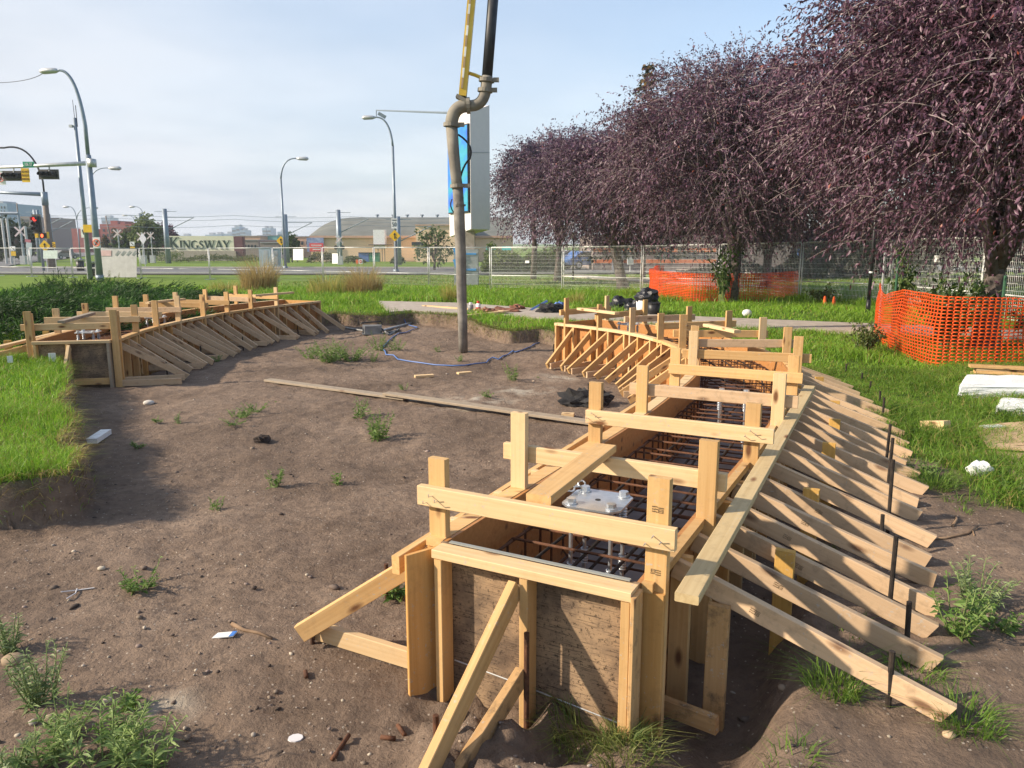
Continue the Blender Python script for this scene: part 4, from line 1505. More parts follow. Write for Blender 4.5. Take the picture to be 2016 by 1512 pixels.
lawn_patch('lawn_grass', -14, -4.2, 11.5, 21, 420, .20, .016, 5, extra=off_walk, dry=.06)
lawn_patch('lawn_grass', -4.2, 2.4, 14.5, 21, 900, .17, .013, 6, extra=off_walk, dry=.10)
lawn_patch('long_grass', -17, 17, 20.9, 28.5, 330, .34, .022, 7, dry=.05, fine=False, extra=lambda x, y: off_walk(x, y) * (1 - .93 * ((x > 4.0) & (x < 9.6) & (y < 23.4))))
lawn_patch('long_grass', 2.4, 15, 15.8, 21, 420, .20, .017, 8, dry=.05, fine=False, extra=off_walk)
lawn_patch('lawn_grass', 4.0, 9.6, 20.9, 23.4, 500, .13, .016, 12, dry=.05, fine=False)
lawn_patch('long_grass', -21, 17, 28.5, 36, 110, .22, .03, 9, dry=.08, fine=False)
lawn_patch('lawn_grass', -12, 22, 36, 52, 26, .10, .05, 10, dry=.2, fine=False, base=(.12, .20, .03), tip=(.2, .28, .05))


def sod_fringe(seed=41):
    rng = np.random.default_rng(seed)
    n = 420000
    x, y = rng.uniform(-7, 2.2, n), rng.uniform(4.2, 19, n)
    sd = poly_sd(PIT, x, y) + 0.10 * fbm(x, y, 2.2, 4) + 0.05 * fbm(x, y, 9, 2)
    k = (sd > -.09) & (sd < .035) & ((x < -2.5) | (y > 14)) & (off_walk(x, y) > .5)
    x, y = x[k], y[k]
    n = len(x)
    z = ground_z(x, y, False)
    gx = (poly_sd(PIT, x + .02, y) - poly_sd(PIT, x - .02, y)); gy = (poly_sd(PIT, x, y + .02) - poly_sd(PIT, x, y - .02))
    an = np.arctan2(gy, gx) + rng.normal(0, .7, n)
    V, q, t = blades(np.stack([x, y, z + .01], 1), rng.uniform(.04, .12, n), .006 * rng.uniform(.6, 1.3, n), 1.1, rng, .7, an)
    V = V.reshape(-1, 5, 3); V[:, 4, 2] -= rng.uniform(.0, .05, n); V = V.reshape(-1, 3)
    c = grass_color(n, rng, x, y, .55)
    r_ = rng.random(n) < .25
    c[r_] = np.array([.16, .11, .06]) * rng.uniform(.6, 1.2, (r_.sum(), 1))
    tag(link('sod_fringe', big_mesh('sod_fringe', V, q, 'leaf', tint_rep(c, 5), False, t)), kind='stuff')


sod_fringe()


def tuft(name, c, n, r, h, w, lean, label, cat, seed, cols, group=None):
    """a clump of blades rising from one foot"""
    rng = np.random.default_rng(seed)
    a, d = rng.uniform(0, 2 * np.pi, n), r * np.sqrt(rng.random(n))
    x, y = c[0] + d * np.cos(a), c[1] + d * np.sin(a)
    z = ground_z(x, y, False) if c[1] < 20.5 else lawn_z(x, y) - .03
    dirn = a + rng.normal(0, .7, n)
    V, q, t = blades(np.stack([x, y, z - .01], 1), h * rng.uniform(.5, 1.2, n) * (1 - .35 * d / r), w * rng.uniform(.7, 1.3, n), lean, rng, .6, dirn)
    cc = np.array(cols)
    k = rng.random((n, 1))
    me = big_mesh(name, V - np.array(c), q, 'leaf', tint_rep(cc[0] * (1 - k) + cc[1] * k, 5), False, t)
    return tag(link(name, me, None, Vector(c)), label, cat, group)


GREEN = [(.07, .16, .02), (.20, .30, .05)]
OLIVE = [(.12, .16, .04), (.32, .30, .11)]
TAN = [(.30, .22, .09), (.50, .38, .17)]
YEL = [(.26, .27, .06), (.45, .38, .12)]
for i, (px, py, r, n, h, lab) in enumerate(((1180, 1450, .20, 700, .15, 'grass tuft on the soil mound in front of the stained panel'), (1235, 1480, .12, 300, .12, 'smaller grass tuft right of the mound tuft'),
                                            (1640, 1360, .10, 190, .20, 'spiky grass tuft between the two nearest outer braces'), (1800, 1320, .11, 160, .12, 'grass tuft at the second nearest stake'),
                                            (1900, 1420, .12, 260, .13, 'grass tuft at the lower end of the nearest outer brace'), (1560, 1490, .09, 60, .10, 'sparse grass tuft at the bottom edge of the picture'),
                                            (1840, 955, .16, 420, .16, 'grass tuft at the lower ends of the middle braces'), (1690, 1240, .1, 60, .09, 'thin grass under the third outer brace'),
                                            (1660, 1060, .12, 160, .08, 'low grass showing between the fifth and sixth braces'), (1880, 985, .09, 70, .08, 'sparse grass tuft right of the middle braces'), (1900, 1010, .05, 30, .06, 'tiny grass sprig on the soil right of the braces'))):
    c = on_ground(px, py)
    tuft('grass_tuft', tuple(c), n, r, h, .0045, .8, lab, 'grass tuft', 60 + i, GREEN if i not in (0, 1) else [(.08, .15, .03), (.30, .30, .10)])
for i, (px, py, Y, r, n, h, w, cols, lab) in enumerate(((512, 580, 29, .62, 900, 1.75, .017, TAN, 'tall tan clump of dry grass before the fence, leftmost'), (650, 580, 27, .8, 620, 1.1, .016, YEL, 'yellowish tall grass clump between two fence posts'),
                                                    (718, 585, 27, .6, 760, 1.4, .016, TAN, 'tan clump of dry grass right of the yellowish clump'), (450, 575, 29, .8, 500, .7, .02, YEL, 'thin yellow-green grass clump left of the tan clump'),
                                                    (888, 600, 22.5, .28, 380, .85, .013, YEL, 'dry grass clump beside the hanging hose'), (1135, 600, 22, .2, 160, .6, .012, YEL, 'thin straw-coloured grass beyond the formwork end'), (1000, 640, 16.2, .5, 500, .10, .012, OLIVE, 'yellowed turf at the pit edge below the bottles'))):
    g = A(px, py, Y)
    c = (g.x, Y, float(lawn_z(np.array(g.x), np.array(Y))))
    tuft('dry_grass', c, n, r, h, w, .22, lab, 'grass clump', 80 + i, cols)


# ------------------------------------------------------------------ leaves on stems
def leaf_cards(P, D, L, W, rng, droop=0.0, fold=0.25):
    """leaves: rhombic blade of 2 quads folded on the midrib, from P along D"""
    n = len(P)
    D = D / np.linalg.norm(D, axis=1, keepdims=True)
    up = rng.normal(0, 1, (n, 3)); up[:, 2] += .8
    S = np.cross(D, up); S /= np.linalg.norm(S, axis=1, keepdims=True) + 1e-9
    U = np.cross(S, D)
    L, W = L[:, None], W[:, None]
    mid = P + D * L * .5 + U * W * .12
    tip = P + D * L
    tip[:, 2:] -= droop * L
    v = np.stack([P, mid + S * W * .5 + U * W * fold, tip, mid - S * W * .5 + U * W * fold, mid], 1)
    i = np.arange(n)[:, None] * 5
    q = np.concatenate([i + np.array([[0, 4, 2, 1]]), i + np.array([[0, 3, 2, 4]])])
    return v.reshape(-1, 3), q


def weed(px, py, h, spread, nst, leafl, label, seed, cols=GREEN, name='weed', pt=None, asp=.38):
    c = on_ground(px, py) if pt is None else pt
    rng = np.random.default_rng(seed)
    root = thing(name, label, 'weed', c)
    mb = MB()
    P, D, Ls = [], [], []
    for s in range(nst):
        a = rng.uniform(0, 2 * math.pi)
        d0 = spread * .35 * math.sqrt(rng.random())
        o = c + Vector((math.cos(a) * d0, math.sin(a) * d0, 0))
        e = o + Vector((math.cos(a) * spread * rng.uniform(.2, .8), math.sin(a) * spread * rng.uniform(.2, .8), h * rng.uniform(.55, 1.1)))
        m = (o + e) / 2 + Vector((rng.normal(0, .02), rng.normal(0, .02), h * .08))
        pts = arc(o, m, e, 7)
        mb.tube(pts, [.0035, .0033, .003, .0027, .0024, .002, .0013], 5)
        nl = int((h / leafl * 3.2 + 9) * (1.8 if asp < .3 else 1))
        for k in range(nl):
            t = (k + rng.random()) / nl
            q = pts[min(int(t * 6), 5)].lerp(pts[min(int(t * 6) + 1, 6)], t * 6 - int(t * 6))
            an = rng.uniform(0, 2 * math.pi)
            P.append(tuple(q)); D.append((math.cos(an), math.sin(an), rng.uniform(.0, 1.0)))
            Ls.append(leafl * rng.uniform(.5, 1.2) * (1.15 - .6 * t))
    mb.build('stems', 'stem', root)
    P, D, Ls = np.array(P), np.array(D), np.array(Ls)
    V, q = leaf_cards(P, D, Ls, Ls * asp, rng, .2)
    k = rng.random((len(P), 1))
    cc = np.array(cols)
    me = big_mesh('leaves', V - np.array(c), q, 'leaf', tint_rep(cc[0] * (1 - k) + cc[1] * k, 5))
    o = bpy.data.objects.new('leaves', me); COL.objects.link(o); o.parent = root
    return root


M['stem'] = mat_noisy('green_stem', (.12, .18, .05), (.22, .28, .09), 10, .7)
WG = [(.085, .17, .03), (.22, .33, .09)]
WF = [(.14, .23, .06), (.33, .43, .16)]
WP = [(.14, .21, .08), (.34, .42, .20)]
for i, (px, py, h, sp, ns, ll, lab, cols) in enumerate((
        (650, 712, .34, .45, 34, .07, 'broad leafy weed patch on the pit soil, left half', WG), (690, 708, .30, .40, 26, .065, 'broad leafy weed patch on the pit soil, right half', WG),
        (612, 706, .26, .25, 12, .06, 'leafy weed at the left end of the broad patch', WG), (748, 690, .32, .3, 12, .06, 'weed where the blue hose ends', WG), (780, 690, .22, .25, 12, .06, 'low weed right of the hose end', WG),
        (735, 712, .24, .15, 6, .05, 'small upright weed beside the blue hose', WG), (745, 865, .30, .20, 16, .06, 'bushy green weed below the long plank', WG), (705, 822, .22, .14, 8, .055, 'weed just below the long plank, left of the bushy one', WG),
        (470, 822, .10, .22, 14, .045, 'low spreading weed on the soil left of the long plank', WG), (500, 812, .12, .18, 9, .045, 'right half of the spreading weed left of the long plank', WG), (460, 836, .06, .2, 8, .04, 'flat weed below the spreading one', WG),
        (352, 835, .12, .06, 4, .04, 'small pale weed on the soil near the lawn bank', WP), (313, 832, .06, .08, 5, .04, 'flat weed left of the small pale weed', WG), (275, 880, .07, .12, 7, .04, 'little weed on the soil beside the white offcut', WG),
        (540, 960, .17, .10, 8, .05, 'weed in the open soil, left of two', WG), (662, 955, .11, .07, 5, .045, 'weed in the open soil, right of two', WG), (425, 1005, .10, .06, 4, .04, 'small sprig of weed in the open soil', WG),
        (275, 1158, .12, .16, 12, .05, 'ragged low weed on the soil at left', WG), (785, 1178, .10, .08, 9, .07, 'bright leafy weed behind the near brace', WG), (1010, 752, .25, .16, 9, .05, 'weed on the soil right of the offcuts', WG),
        (960, 782, .09, .12, 6, .05, 'tiny weed on the pale dusty soil', WG), (795, 768, .09, .1, 5, .04, 'tiny weed above the long plank', WG), (545, 790, .01, .03, 3, .02, 'tiny sprig below the plank tip', WG), (427, 712, .14, .09, 6, .05, 'weed at the feet of the left braces', WG),
        (865, 690, .12, .12, 5, .04, 'sprig of weed left of the hose mouth', WG), (905, 712, .12, .12, 6, .04, 'sprig of weed on the blue hose', WG), (1060, 745, .01, .04, 3, .02, 'tiny sprig in the dust right of the weeds', WG),
        (20, 1290, .20, .10, 9, .055, 'tall pale weed at the left edge', WP), (80, 1385, .24, .14, 16, .055, 'flowering weed above the corner weeds', WP), (258, 1392, .06, .07, 6, .06, 'small flat leafed weed by the gravel patch', WG),
        (90, 1500, .20, .16, 7, .075, 'feathery weed in the lower left corner', WG), (200, 1510, .22, .20, 8, .08, 'big feathery weed at the bottom edge', WG), (300, 1520, .22, .14, 8, .08, 'feathery weed at the bottom edge, rightmost', WG), (25, 1520, .17, .12, 8, .06, 'pale weed in the very corner', WP),
        (130, 1450, .16, .14, 9, .06, 'feathery weed behind the corner weeds', WG), (245, 1465, .14, .1, 7, .05, 'spindly weed behind the bottom edge weeds', WG),
        (1885, 1250, .26, .14, 14, .06, 'tall weed at the ends of the near outer braces', WG), (1930, 1195, .22, .18, 16, .06, 'flowering weed right of the near outer braces', WP), (1960, 1235, .12, .14, 10, .05, 'low weed right of the near outer braces', WG), (2000, 980, .12, .2, 12, .05, 'weed at the right edge below the plywood', WG),
        (1815, 940, .14, .15, 10, .05, 'leafy weed at the end of the middle braces', WG))):
    weed(px, py, h, sp, ns, ll, lab, 200 + i, WF if 'feathery' in lab else cols, asp=.17 if ('feathery' in lab or cols is WP) else .3)

# stones scattered over the soil: one object, nobody could count them
def stones(n, seed, name='pebbles', palette=None, mu=-5.4):
    rng = np.random.default_rng(seed)
    V, F, T = [], [], []
    bm = bmesh.new(); bmesh.ops.create_icosphere(bm, subdivisions=1, radius=1)
    iv = np.array([tuple(v.co) for v in bm.verts]); jf = np.array([[v.index for v in f.verts] for f in bm.faces]); bm.free()
    xy = []
    while len(xy) < n:
        y = 1.0 + 16 * rng.random() ** 2.0
        x = rng.uniform(-.75 * y - .6, .72 * y + .5)
        xy.append((x, y))
    xy = np.array(xy)
    g = grass_amount(xy[:, 0], xy[:, 1])
    dens = np.clip(.35 + 1.5 * fbm(xy[:, 0], xy[:, 1], .8, 3) + (xy[:, 0] < -1.2) * (xy[:, 1] < 4.6) * .5, .08, 1)
    xy = xy[(g < .2) & (rng.random(n) < dens)]
    z = ground_z(xy[:, 0], xy[:, 1])
    cols = np.array([(.30, .23, .17), (.36, .31, .26), (.22, .17, .13), (.42, .36, .28), (.26, .20, .17)])
    cols = cols if palette is None else np.array(palette)
    for k in range(len(xy)):
        r = float(np.clip(rng.lognormal(mu, .62), .002, .026))
        s = np.array([r * rng.uniform(.8, 1.5), r * rng.uniform(.7, 1.1), r * rng.uniform(.4, .7)])
        a = rng.uniform(0, np.pi)
        p = iv * s * (rng.uniform(.85, 1.15, iv.shape) if palette is None else rng.uniform(.55, 1.3, iv.shape))
        p = np.stack([p[:, 0] * np.cos(a) - p[:, 1] * np.sin(a), p[:, 0] * np.sin(a) + p[:, 1] * np.cos(a), p[:, 2]], 1)
        V.append(p + np.array([xy[k, 0], xy[k, 1], z[k] + s[2] * .25])); F.append(jf + k * len(iv))
        T.append(np.repeat((cols[rng.integers(5)] * rng.uniform(.6, 1.15))[None], len(iv), 0))
    m = mat_leaf('loose_' + name, rough=.85, trans=0, spec=.2)
    me = big_mesh(name, np.concatenate(V), np.zeros((0, 4), int), m, np.concatenate(T), palette is None, np.concatenate(F))
    tag(link(name, me), kind='stuff')


stones(8000, 3)
stones(5500, 8, 'soil_crumbs', [(.10, .074, .058), (.15, .112, .09), (.19, .145, .117), (.075, .056, .045), (.13, .10, .08)], -5.25)
for i, (px, py, r, c, lab) in enumerate(((293, 796, .055, (.55, .50, .44), 'round pale stone on the soil before the left formwork'), (27, 1305, .045, (.26, .19, .12), 'brown stone at the foot of the left edge weed'),
                                        (213, 1381, .018, (.42, .33, .25), 'oval tan stone near the corner weeds'), (1690, 1358, .02, (.40, .28, .17), 'tan stone under the nearest outer brace'), (1868, 1450, .02, (.45, .32, .20), 'tan stone below the end of the nearest outer brace'), (200, 1120, .02, (.42, .36, .27), 'pale rounded pebble largest of the gravel at left'))):
    g = on_ground(px, py)
    tag(MB().ball(g + Vector((0, 0, r * .35)), (r * 1.25, r, r * .65), .06, 2, i).build('stone', mat_plain('stone_%s' % ('pale', 'brown', 'tan', 'tan', 'tan', 'pale')[i], c, .85), None, True), lab, 'stone')
g = on_ground(515, 870)
crumple('soil_clod', (g.x, g.y, g.z + .02), (.07, .05, .04), mat_noisy('dark_clod', (.02, .015, .012), (.05, .035, .03), 20, .95), 'dark clod of earth on the open soil', 'clod', 5, .6)


# ------------------------------------------------------------------ juniper
def juniper(label, cx, cy, rx, ry, h, n, seed):
    rng = np.random.default_rng(seed)
    z0 = float(lawn_z(np.array(cx), np.array(cy)))
    root = thing('juniper_shrub', label, 'shrub', (cx, cy, z0), 'low junipers beside the left formwork')
    a, r = rng.uniform(0, 2 * np.pi, n), np.sqrt(rng.random(n))
    x, y = rx * r * np.cos(a), ry * r * np.sin(a)
    top = h * np.sqrt(np.clip(1 - r ** 2.4, 0, 1)) * (.75 + .9 * fbm(x + cx, y + cy, 1.2, 3)) + .06
    z = top * rng.uniform(.35, 1.0, n) ** .6
    D = np.stack([np.cos(a) * .8 + .55, np.sin(a) * .8 - .1, rng.uniform(-.1, .75, n)], 1) + rng.normal(0, .25, (n, 3))
    D /= np.linalg.norm(D, axis=1, keepdims=True)
    # each spray: three little spiky blades
    P3, D3 = [], []
    for k in range(8):
        P3.append(np.stack([x, y, z], 1) + D * (.03 * k)); D3.append(D + rng.normal(0, .38, (n, 3)))
    P3, D3 = np.concatenate(P3), np.concatenate(D3)
    L = rng.uniform(.06, .15, len(P3))
    V, q = leaf_cards(P3, D3, L, L * .13, rng, .05, .3)
    t = rng.random((n, 1))
    c = np.array([.020, .060, .014]) * (1 - t) + np.array([.075, .17, .03]) * t
    c = c * np.clip(.8 + 1.6 * fbm(x + cx, y + cy, 1.5, 2), .45, 1.5)[:, None]
    me = big_mesh('foliage', V, q, 'leaf', tint_rep(np.tile(c, (8, 1)), 5))
    o = bpy.data.objects.new('foliage', me); COL.objects.link(o); o.parent = root
    mb = MB()
    for k in range(7):
        an = k * .9
        e = Vector((cx + rx * .6 * math.cos(an), cy + ry * .6 * math.sin(an), z0 + h * .55))
        mb.tube([Vector((cx, cy, z0 - .05)), Vector((cx, cy, z0)).lerp(e, .5) + Vector((0, 0, .1)), e], [.035, .025, .01], 6)
    mb.build('stems', 'bark', root)


juniper('dark spreading juniper at the left edge, nearest', -9.2, 13.3, 2.6, 1.9, .62, 5200, 1)
juniper('dark spreading juniper behind the nearest one, against the left formwork', -7.9, 15.6, 1.7, 1.9, .50, 4200, 2)
juniper('dark spreading juniper farthest back, reaching out over the grass', -9.9, 18.2, 3.4, 2.0, .72, 5600, 3)
juniper('low juniper tongue running out along the left formwork', -7.3, 18.6, 1.5, 1.4, .36, 2200, 4)
weed(75, 620, .5, .4, 16, .09, 'bright leafy weed growing through the juniper', 401, WG, pt=Vector((-8.0, 12.9, .33)))
weed(8, 640, .5, .4, 14, .09, 'bright leafy weed at the left edge of the juniper', 402, WG, pt=Vector((-8.4, 12.1, .33)))
weed(215, 555, .9, .4, 12, .07, 'spindly brown weed standing before the fence banner', 403, OLIVE, pt=Vector((-14.6, 28, .1)))


# ------------------------------------------------------------------ trees
def tree(name, label, base, height, rx, ry, zlow, trunk_r, n_twig, leaf_l, per_twig, seed, cols, leafmat='purple_leaf', trunk_pts=None, fork=1.3, group=None, droop=.55, twig_len=.75, core=.35, aspect=.42, twigmat='twig', second=9, shift=(0, 0)):
    """a tree: trunk, limbs, drooping twigs, and a leaf on every few centimetres of twig"""
    rng = np.random.default_rng(seed)
    base = Vector(base)
    root = thing(name, label, 'tree', base, group)
    cz = (height + zlow) / 2
    C = Vector((base.x + shift[0], base.y + shift[1], base.z + cz))
    hz = (height - zlow) / 2
    tp = [base + Vector(p) for p in (trunk_pts or [(0, 0, -.2), (.02, 0, fork * .5), (.05, .02, fork)])]
    mt, ml, mtw = MB(), MB(), MB()
    mt.tube(tp, [trunk_r * 1.45] + [trunk_r * (1 - .12 * i) for i in range(1, len(tp))], 12)
    top = tp[-1]
    limbs = []
    nl = 9
    for k in range(nl):
        a = 2 * math.pi * (k + rng.uniform(-.25, .25)) / nl
        el = rng.uniform(.1, 1.15)
        e = C + Vector((rx * .78 * math.cos(a) * math.cos(el), ry * .78 * math.sin(a) * math.cos(el), hz * .80 * math.sin(el)))
        s = tp[-2].lerp(top, rng.uniform(.5, 1.0))
        m = s.lerp(e, .45) + Vector((0, 0, (e - s).length * .20))
        pts = arc(s, m, e, 9)
        limbs.append(pts)
        ml.tube(pts, [trunk_r * .48 * (1 - .88 * i / 8) + .008 for i in range(9)], 7)
    lead = arc(top, top + Vector((.1, .1, height * .4)), C + Vector((0, 0, hz * .85)), 9)
    limbs.append(lead)
    ml.tube(lead, [trunk_r * .6 * (1 - .9 * i / 8) + .008 for i in range(9)], 7)
    # secondary branches from the limbs to the shell of the crown
    subs = []
    for pts in limbs:
        for k in range(second):
            i = rng.integers(2, 9)
            s = pts[i]
            u = rng.normal(0, 1, 3)
            u /= np.linalg.norm(u)
            if u[2] < -.45: u[2] *= -.5
            e = C + Vector((u[0] * rx, u[1] * ry, u[2] * hz)) * float(rng.uniform(.78, 1.08))
            if (e - s).length > rx * 1.1:
                e = s + (e - s).normalized() * rx * 1.1
            m = s.lerp(e, .5) + Vector((0, 0, .22 * (e - s).length))
            q = arc(s, m, e, 8)
            subs.append(q)
            mtw.tube(q, [.016 * (1 - .8 * j / 7) + .003 for j in range(8)], 5, False)
    # twigs
    TP, TD = [], []
    ns = len(subs)
    starts, dirs = [], []
    for k in range(n_twig):
        if rng.random() < core:
            u = rng.normal(0, 1, 3); u /= np.linalg.norm(u)
            r = rng.uniform(.72, 1.02) if rng.random() < .7 else rng.uniform(.3, .75)
            lump = 1 + .34 * float(fbm(np.array(u[0] * 2.1 + seed), np.array(u[1] * 2.1 + u[2] * 2.3), 1.5, 3))
            p = np.array(C) + u * np.array([rx, ry, hz]) * r * lump
        else:
            q = subs[rng.integers(ns)]
            t = rng.uniform(.25, 1) * 6.99
            p = np.array(q[int(t)].lerp(q[int(t) + 1], t - int(t))) + rng.normal(0, .08, 3)
        o = (p - np.array(C)) / np.array([rx, ry, hz])
        d = o / (np.linalg.norm(o) + .1) * np.array([.8, .8, .45]) + rng.normal(0, .45, 3)
        starts.append(p); dirs.append(d / np.linalg.norm(d))
    S, Dr = np.array(starts), np.array(dirs)
    ok = S[:, 2] > base.z + zlow + .05 + .35 * rng.random(len(S))
    S, Dr = S[ok], Dr[ok]
    n = len(S)
    ln = twig_len * rng.uniform(.45, 1.25, n)
    K = 6
    pts = np.empty((n, K, 3))
    for j in range(K):
        t = j / (K - 1)
        pts[:, j] = S + Dr * (ln * t)[:, None]
        pts[:, j, 2] -= droop * ln * t ** 2
    # twig strips (three-sided would be lost at this size for far trees)
    show = rng.random(n) < .45
    for k in np.nonzero(show)[0][:5200]:
        mtw.tube([Vector(p) for p in pts[k][::1]], [.0062, .0056, .005, .0042, .0034, .002], 3, False)
    tt = (np.arange(per_twig)[None] + rng.random((n, per_twig))) / per_twig * (K - 1.001)
    i0 = tt.astype(int); f = (tt - i0)[..., None]
    ar = np.arange(n)[:, None]
    P = (pts[ar, i0] * (1 - f) + pts[ar, i0 + 1] * f).reshape(-1, 3)
    T = (pts[ar, i0 + 1] - pts[ar, i0]).reshape(-1, 3)
    T /= np.linalg.norm(T, axis=1, keepdims=True) + 1e-9
    D = T * .7 + rng.normal(0, .55, P.shape) + np.array([0, 0, -.12])
    L = leaf_l * rng.uniform(.6, 1.2, len(P))
    V, q = leaf_cards(P, D, L, L * aspect, rng, .18)
    k = rng.random((len(P), 1))
    cc = np.array(cols)
    c = cc[0] * (1 - k) + cc[1] * k
    odd = rng.random(len(P)) < .004
    c[odd] = (.26, .06, .03)
    me = big_mesh('crown', V - np.array(base), q, leafmat, tint_rep(c, 5))
    o = bpy.data.objects.new('crown', me); COL.objects.link(o); o.parent = root
    mt.build('trunk', 'bark', root, True)
    ml.build('limbs', 'bark', root, True)
    mtw.build('twigs', twigmat, root, True)
    return root


PURP = [(.046, .019, .036), (.165, .078, .120)]
PURP2 = [(.052, .024, .047), (.175, .090, .145)]
GRP = 'purple-leaved trees in a row'
tree('purple_leaf_tree', 'purple-leaved tree nearest the camera, its trunk inside the near orange netting', (7.75, 12.4, .22), 6.6, 3.6, 4.3, 1.72, .19, 17000, .088, 15, 1, PURP, fork=1.25, group=GRP, droop=.30, twig_len=.85, trunk_pts=[(0, 0, -.2), (.0, 0, .7), (.06, .03, 1.35)], second=14, shift=(.25, -.9))
tree('purple_leaf_tree', 'purple-leaved tree rising from the farther orange netting', (6.75, 23.6, .1), 7.2, 3.9, 4.2, 1.75, .2, 11000, .10, 12, 2, PURP, fork=1.6, group=GRP, twig_len=.95, droop=.28, trunk_pts=[(0, 0, -.2), (.05, 0, .8), (.12, .0, 1.6)])
tree('purple_leaf_tree', 'purple-leaved tree with a leaning trunk behind the wire fence', (4.4, 32.5, -.03), 6.5, 4.2, 4.2, 2.0, .26, 9500, .12, 11, 3, PURP2, fork=1.9, group=GRP, twig_len=1.0, droop=.28, trunk_pts=[(.35, 0, -.2), (.25, 0, .4), (-.1, 0, 1.9)])
tree('purple_leaf_tree', 'purple-leaved tree farthest left, partly behind the digital sign', (2.6, 43.5, -.06), 7.8, 3.7, 4.0, 2.0, .2, 7000, .14, 10, 4, PURP2, fork=1.9, group=GRP, twig_len=1.1, droop=.28)
tree('purple_leaf_tree', 'purple-leaved tree between the leaning one and the netted one', (10.4, 31.5, 0), 6.5, 4.4, 4.2, 1.8, .2, 7500, .12, 11, 5, PURP, fork=1.6, group=GRP, twig_len=1.0, droop=.28)
tree('purple_leaf_tree', 'purple-leaved tree filling the gap behind the nearest one', (11.8, 19.0, .15), 7.6, 4.2, 4.2, 1.55, .2, 11000, .105, 13, 6, PURP, fork=1.6, group=GRP, twig_len=.95, droop=.28)


def spruce(label, base, h, r, seed, cols, tiers=22):
    rng = np.random.default_rng(seed)
    base = Vector(base)
    root = thing('spruce_tree', label, 'tree', base)
    MB().tube([base, base + Vector((0, 0, h))], [.16, .02], 8).build('trunk', 'bark', root)
    P, D = [], []
    for k in range(tiers):
        f = (k + .3) / tiers
        z = h * (.15 + .85 * f)
        rr = r * (1 - f) ** .8 + .05
        for j in range(int(9 + 9 * (1 - f))):
            a = rng.uniform(0, 2 * math.pi)
            ll = rr * rng.uniform(.7, 1.1)
            for t in np.linspace(.1, 1, int(8 + 14 * (1 - f))):
                P.append((base.x + math.cos(a) * ll * t + rng.normal(0, .05), base.y + math.sin(a) * ll * t + rng.normal(0, .05), base.z + z - .35 * ll * t + .14 * ll * t * t + rng.normal(0, .06)))
                D.append((math.cos(a) + rng.normal(0, .5), math.sin(a) + rng.normal(0, .5), rng.normal(-.35, .35)))
    P, D = np.array(P), np.array(D)
    L = rng.uniform(.16, .34, len(P))
    V, q = leaf_cards(P, D, L, L * .5, rng, .2)
    k = rng.random((len(P), 1)); cc = np.array(cols)
    c = cc[0] * (1 - k) + cc[1] * k
    top = rng.random(len(P)) < np.clip((P[:, 2] - base.z) / h - .45, 0, .55)
    c[top] = np.array([.26, .15, .05]) * rng.uniform(.6, 1.2, (top.sum(), 1))
    me = big_mesh('crown', V - np.array(base), q, 'leaf', tint_rep(c, 5))
    o = bpy.data.objects.new('crown', me); COL.objects.link(o); o.parent = root


tp = A(1279, 122, 46)
spruce('tall spruce hung with brown cones, rising above the purple trees', (tp.x, 46, -.1), tp.z + .1, 3.7, 5, [(.025, .045, .02), (.08, .085, .04)], 30)


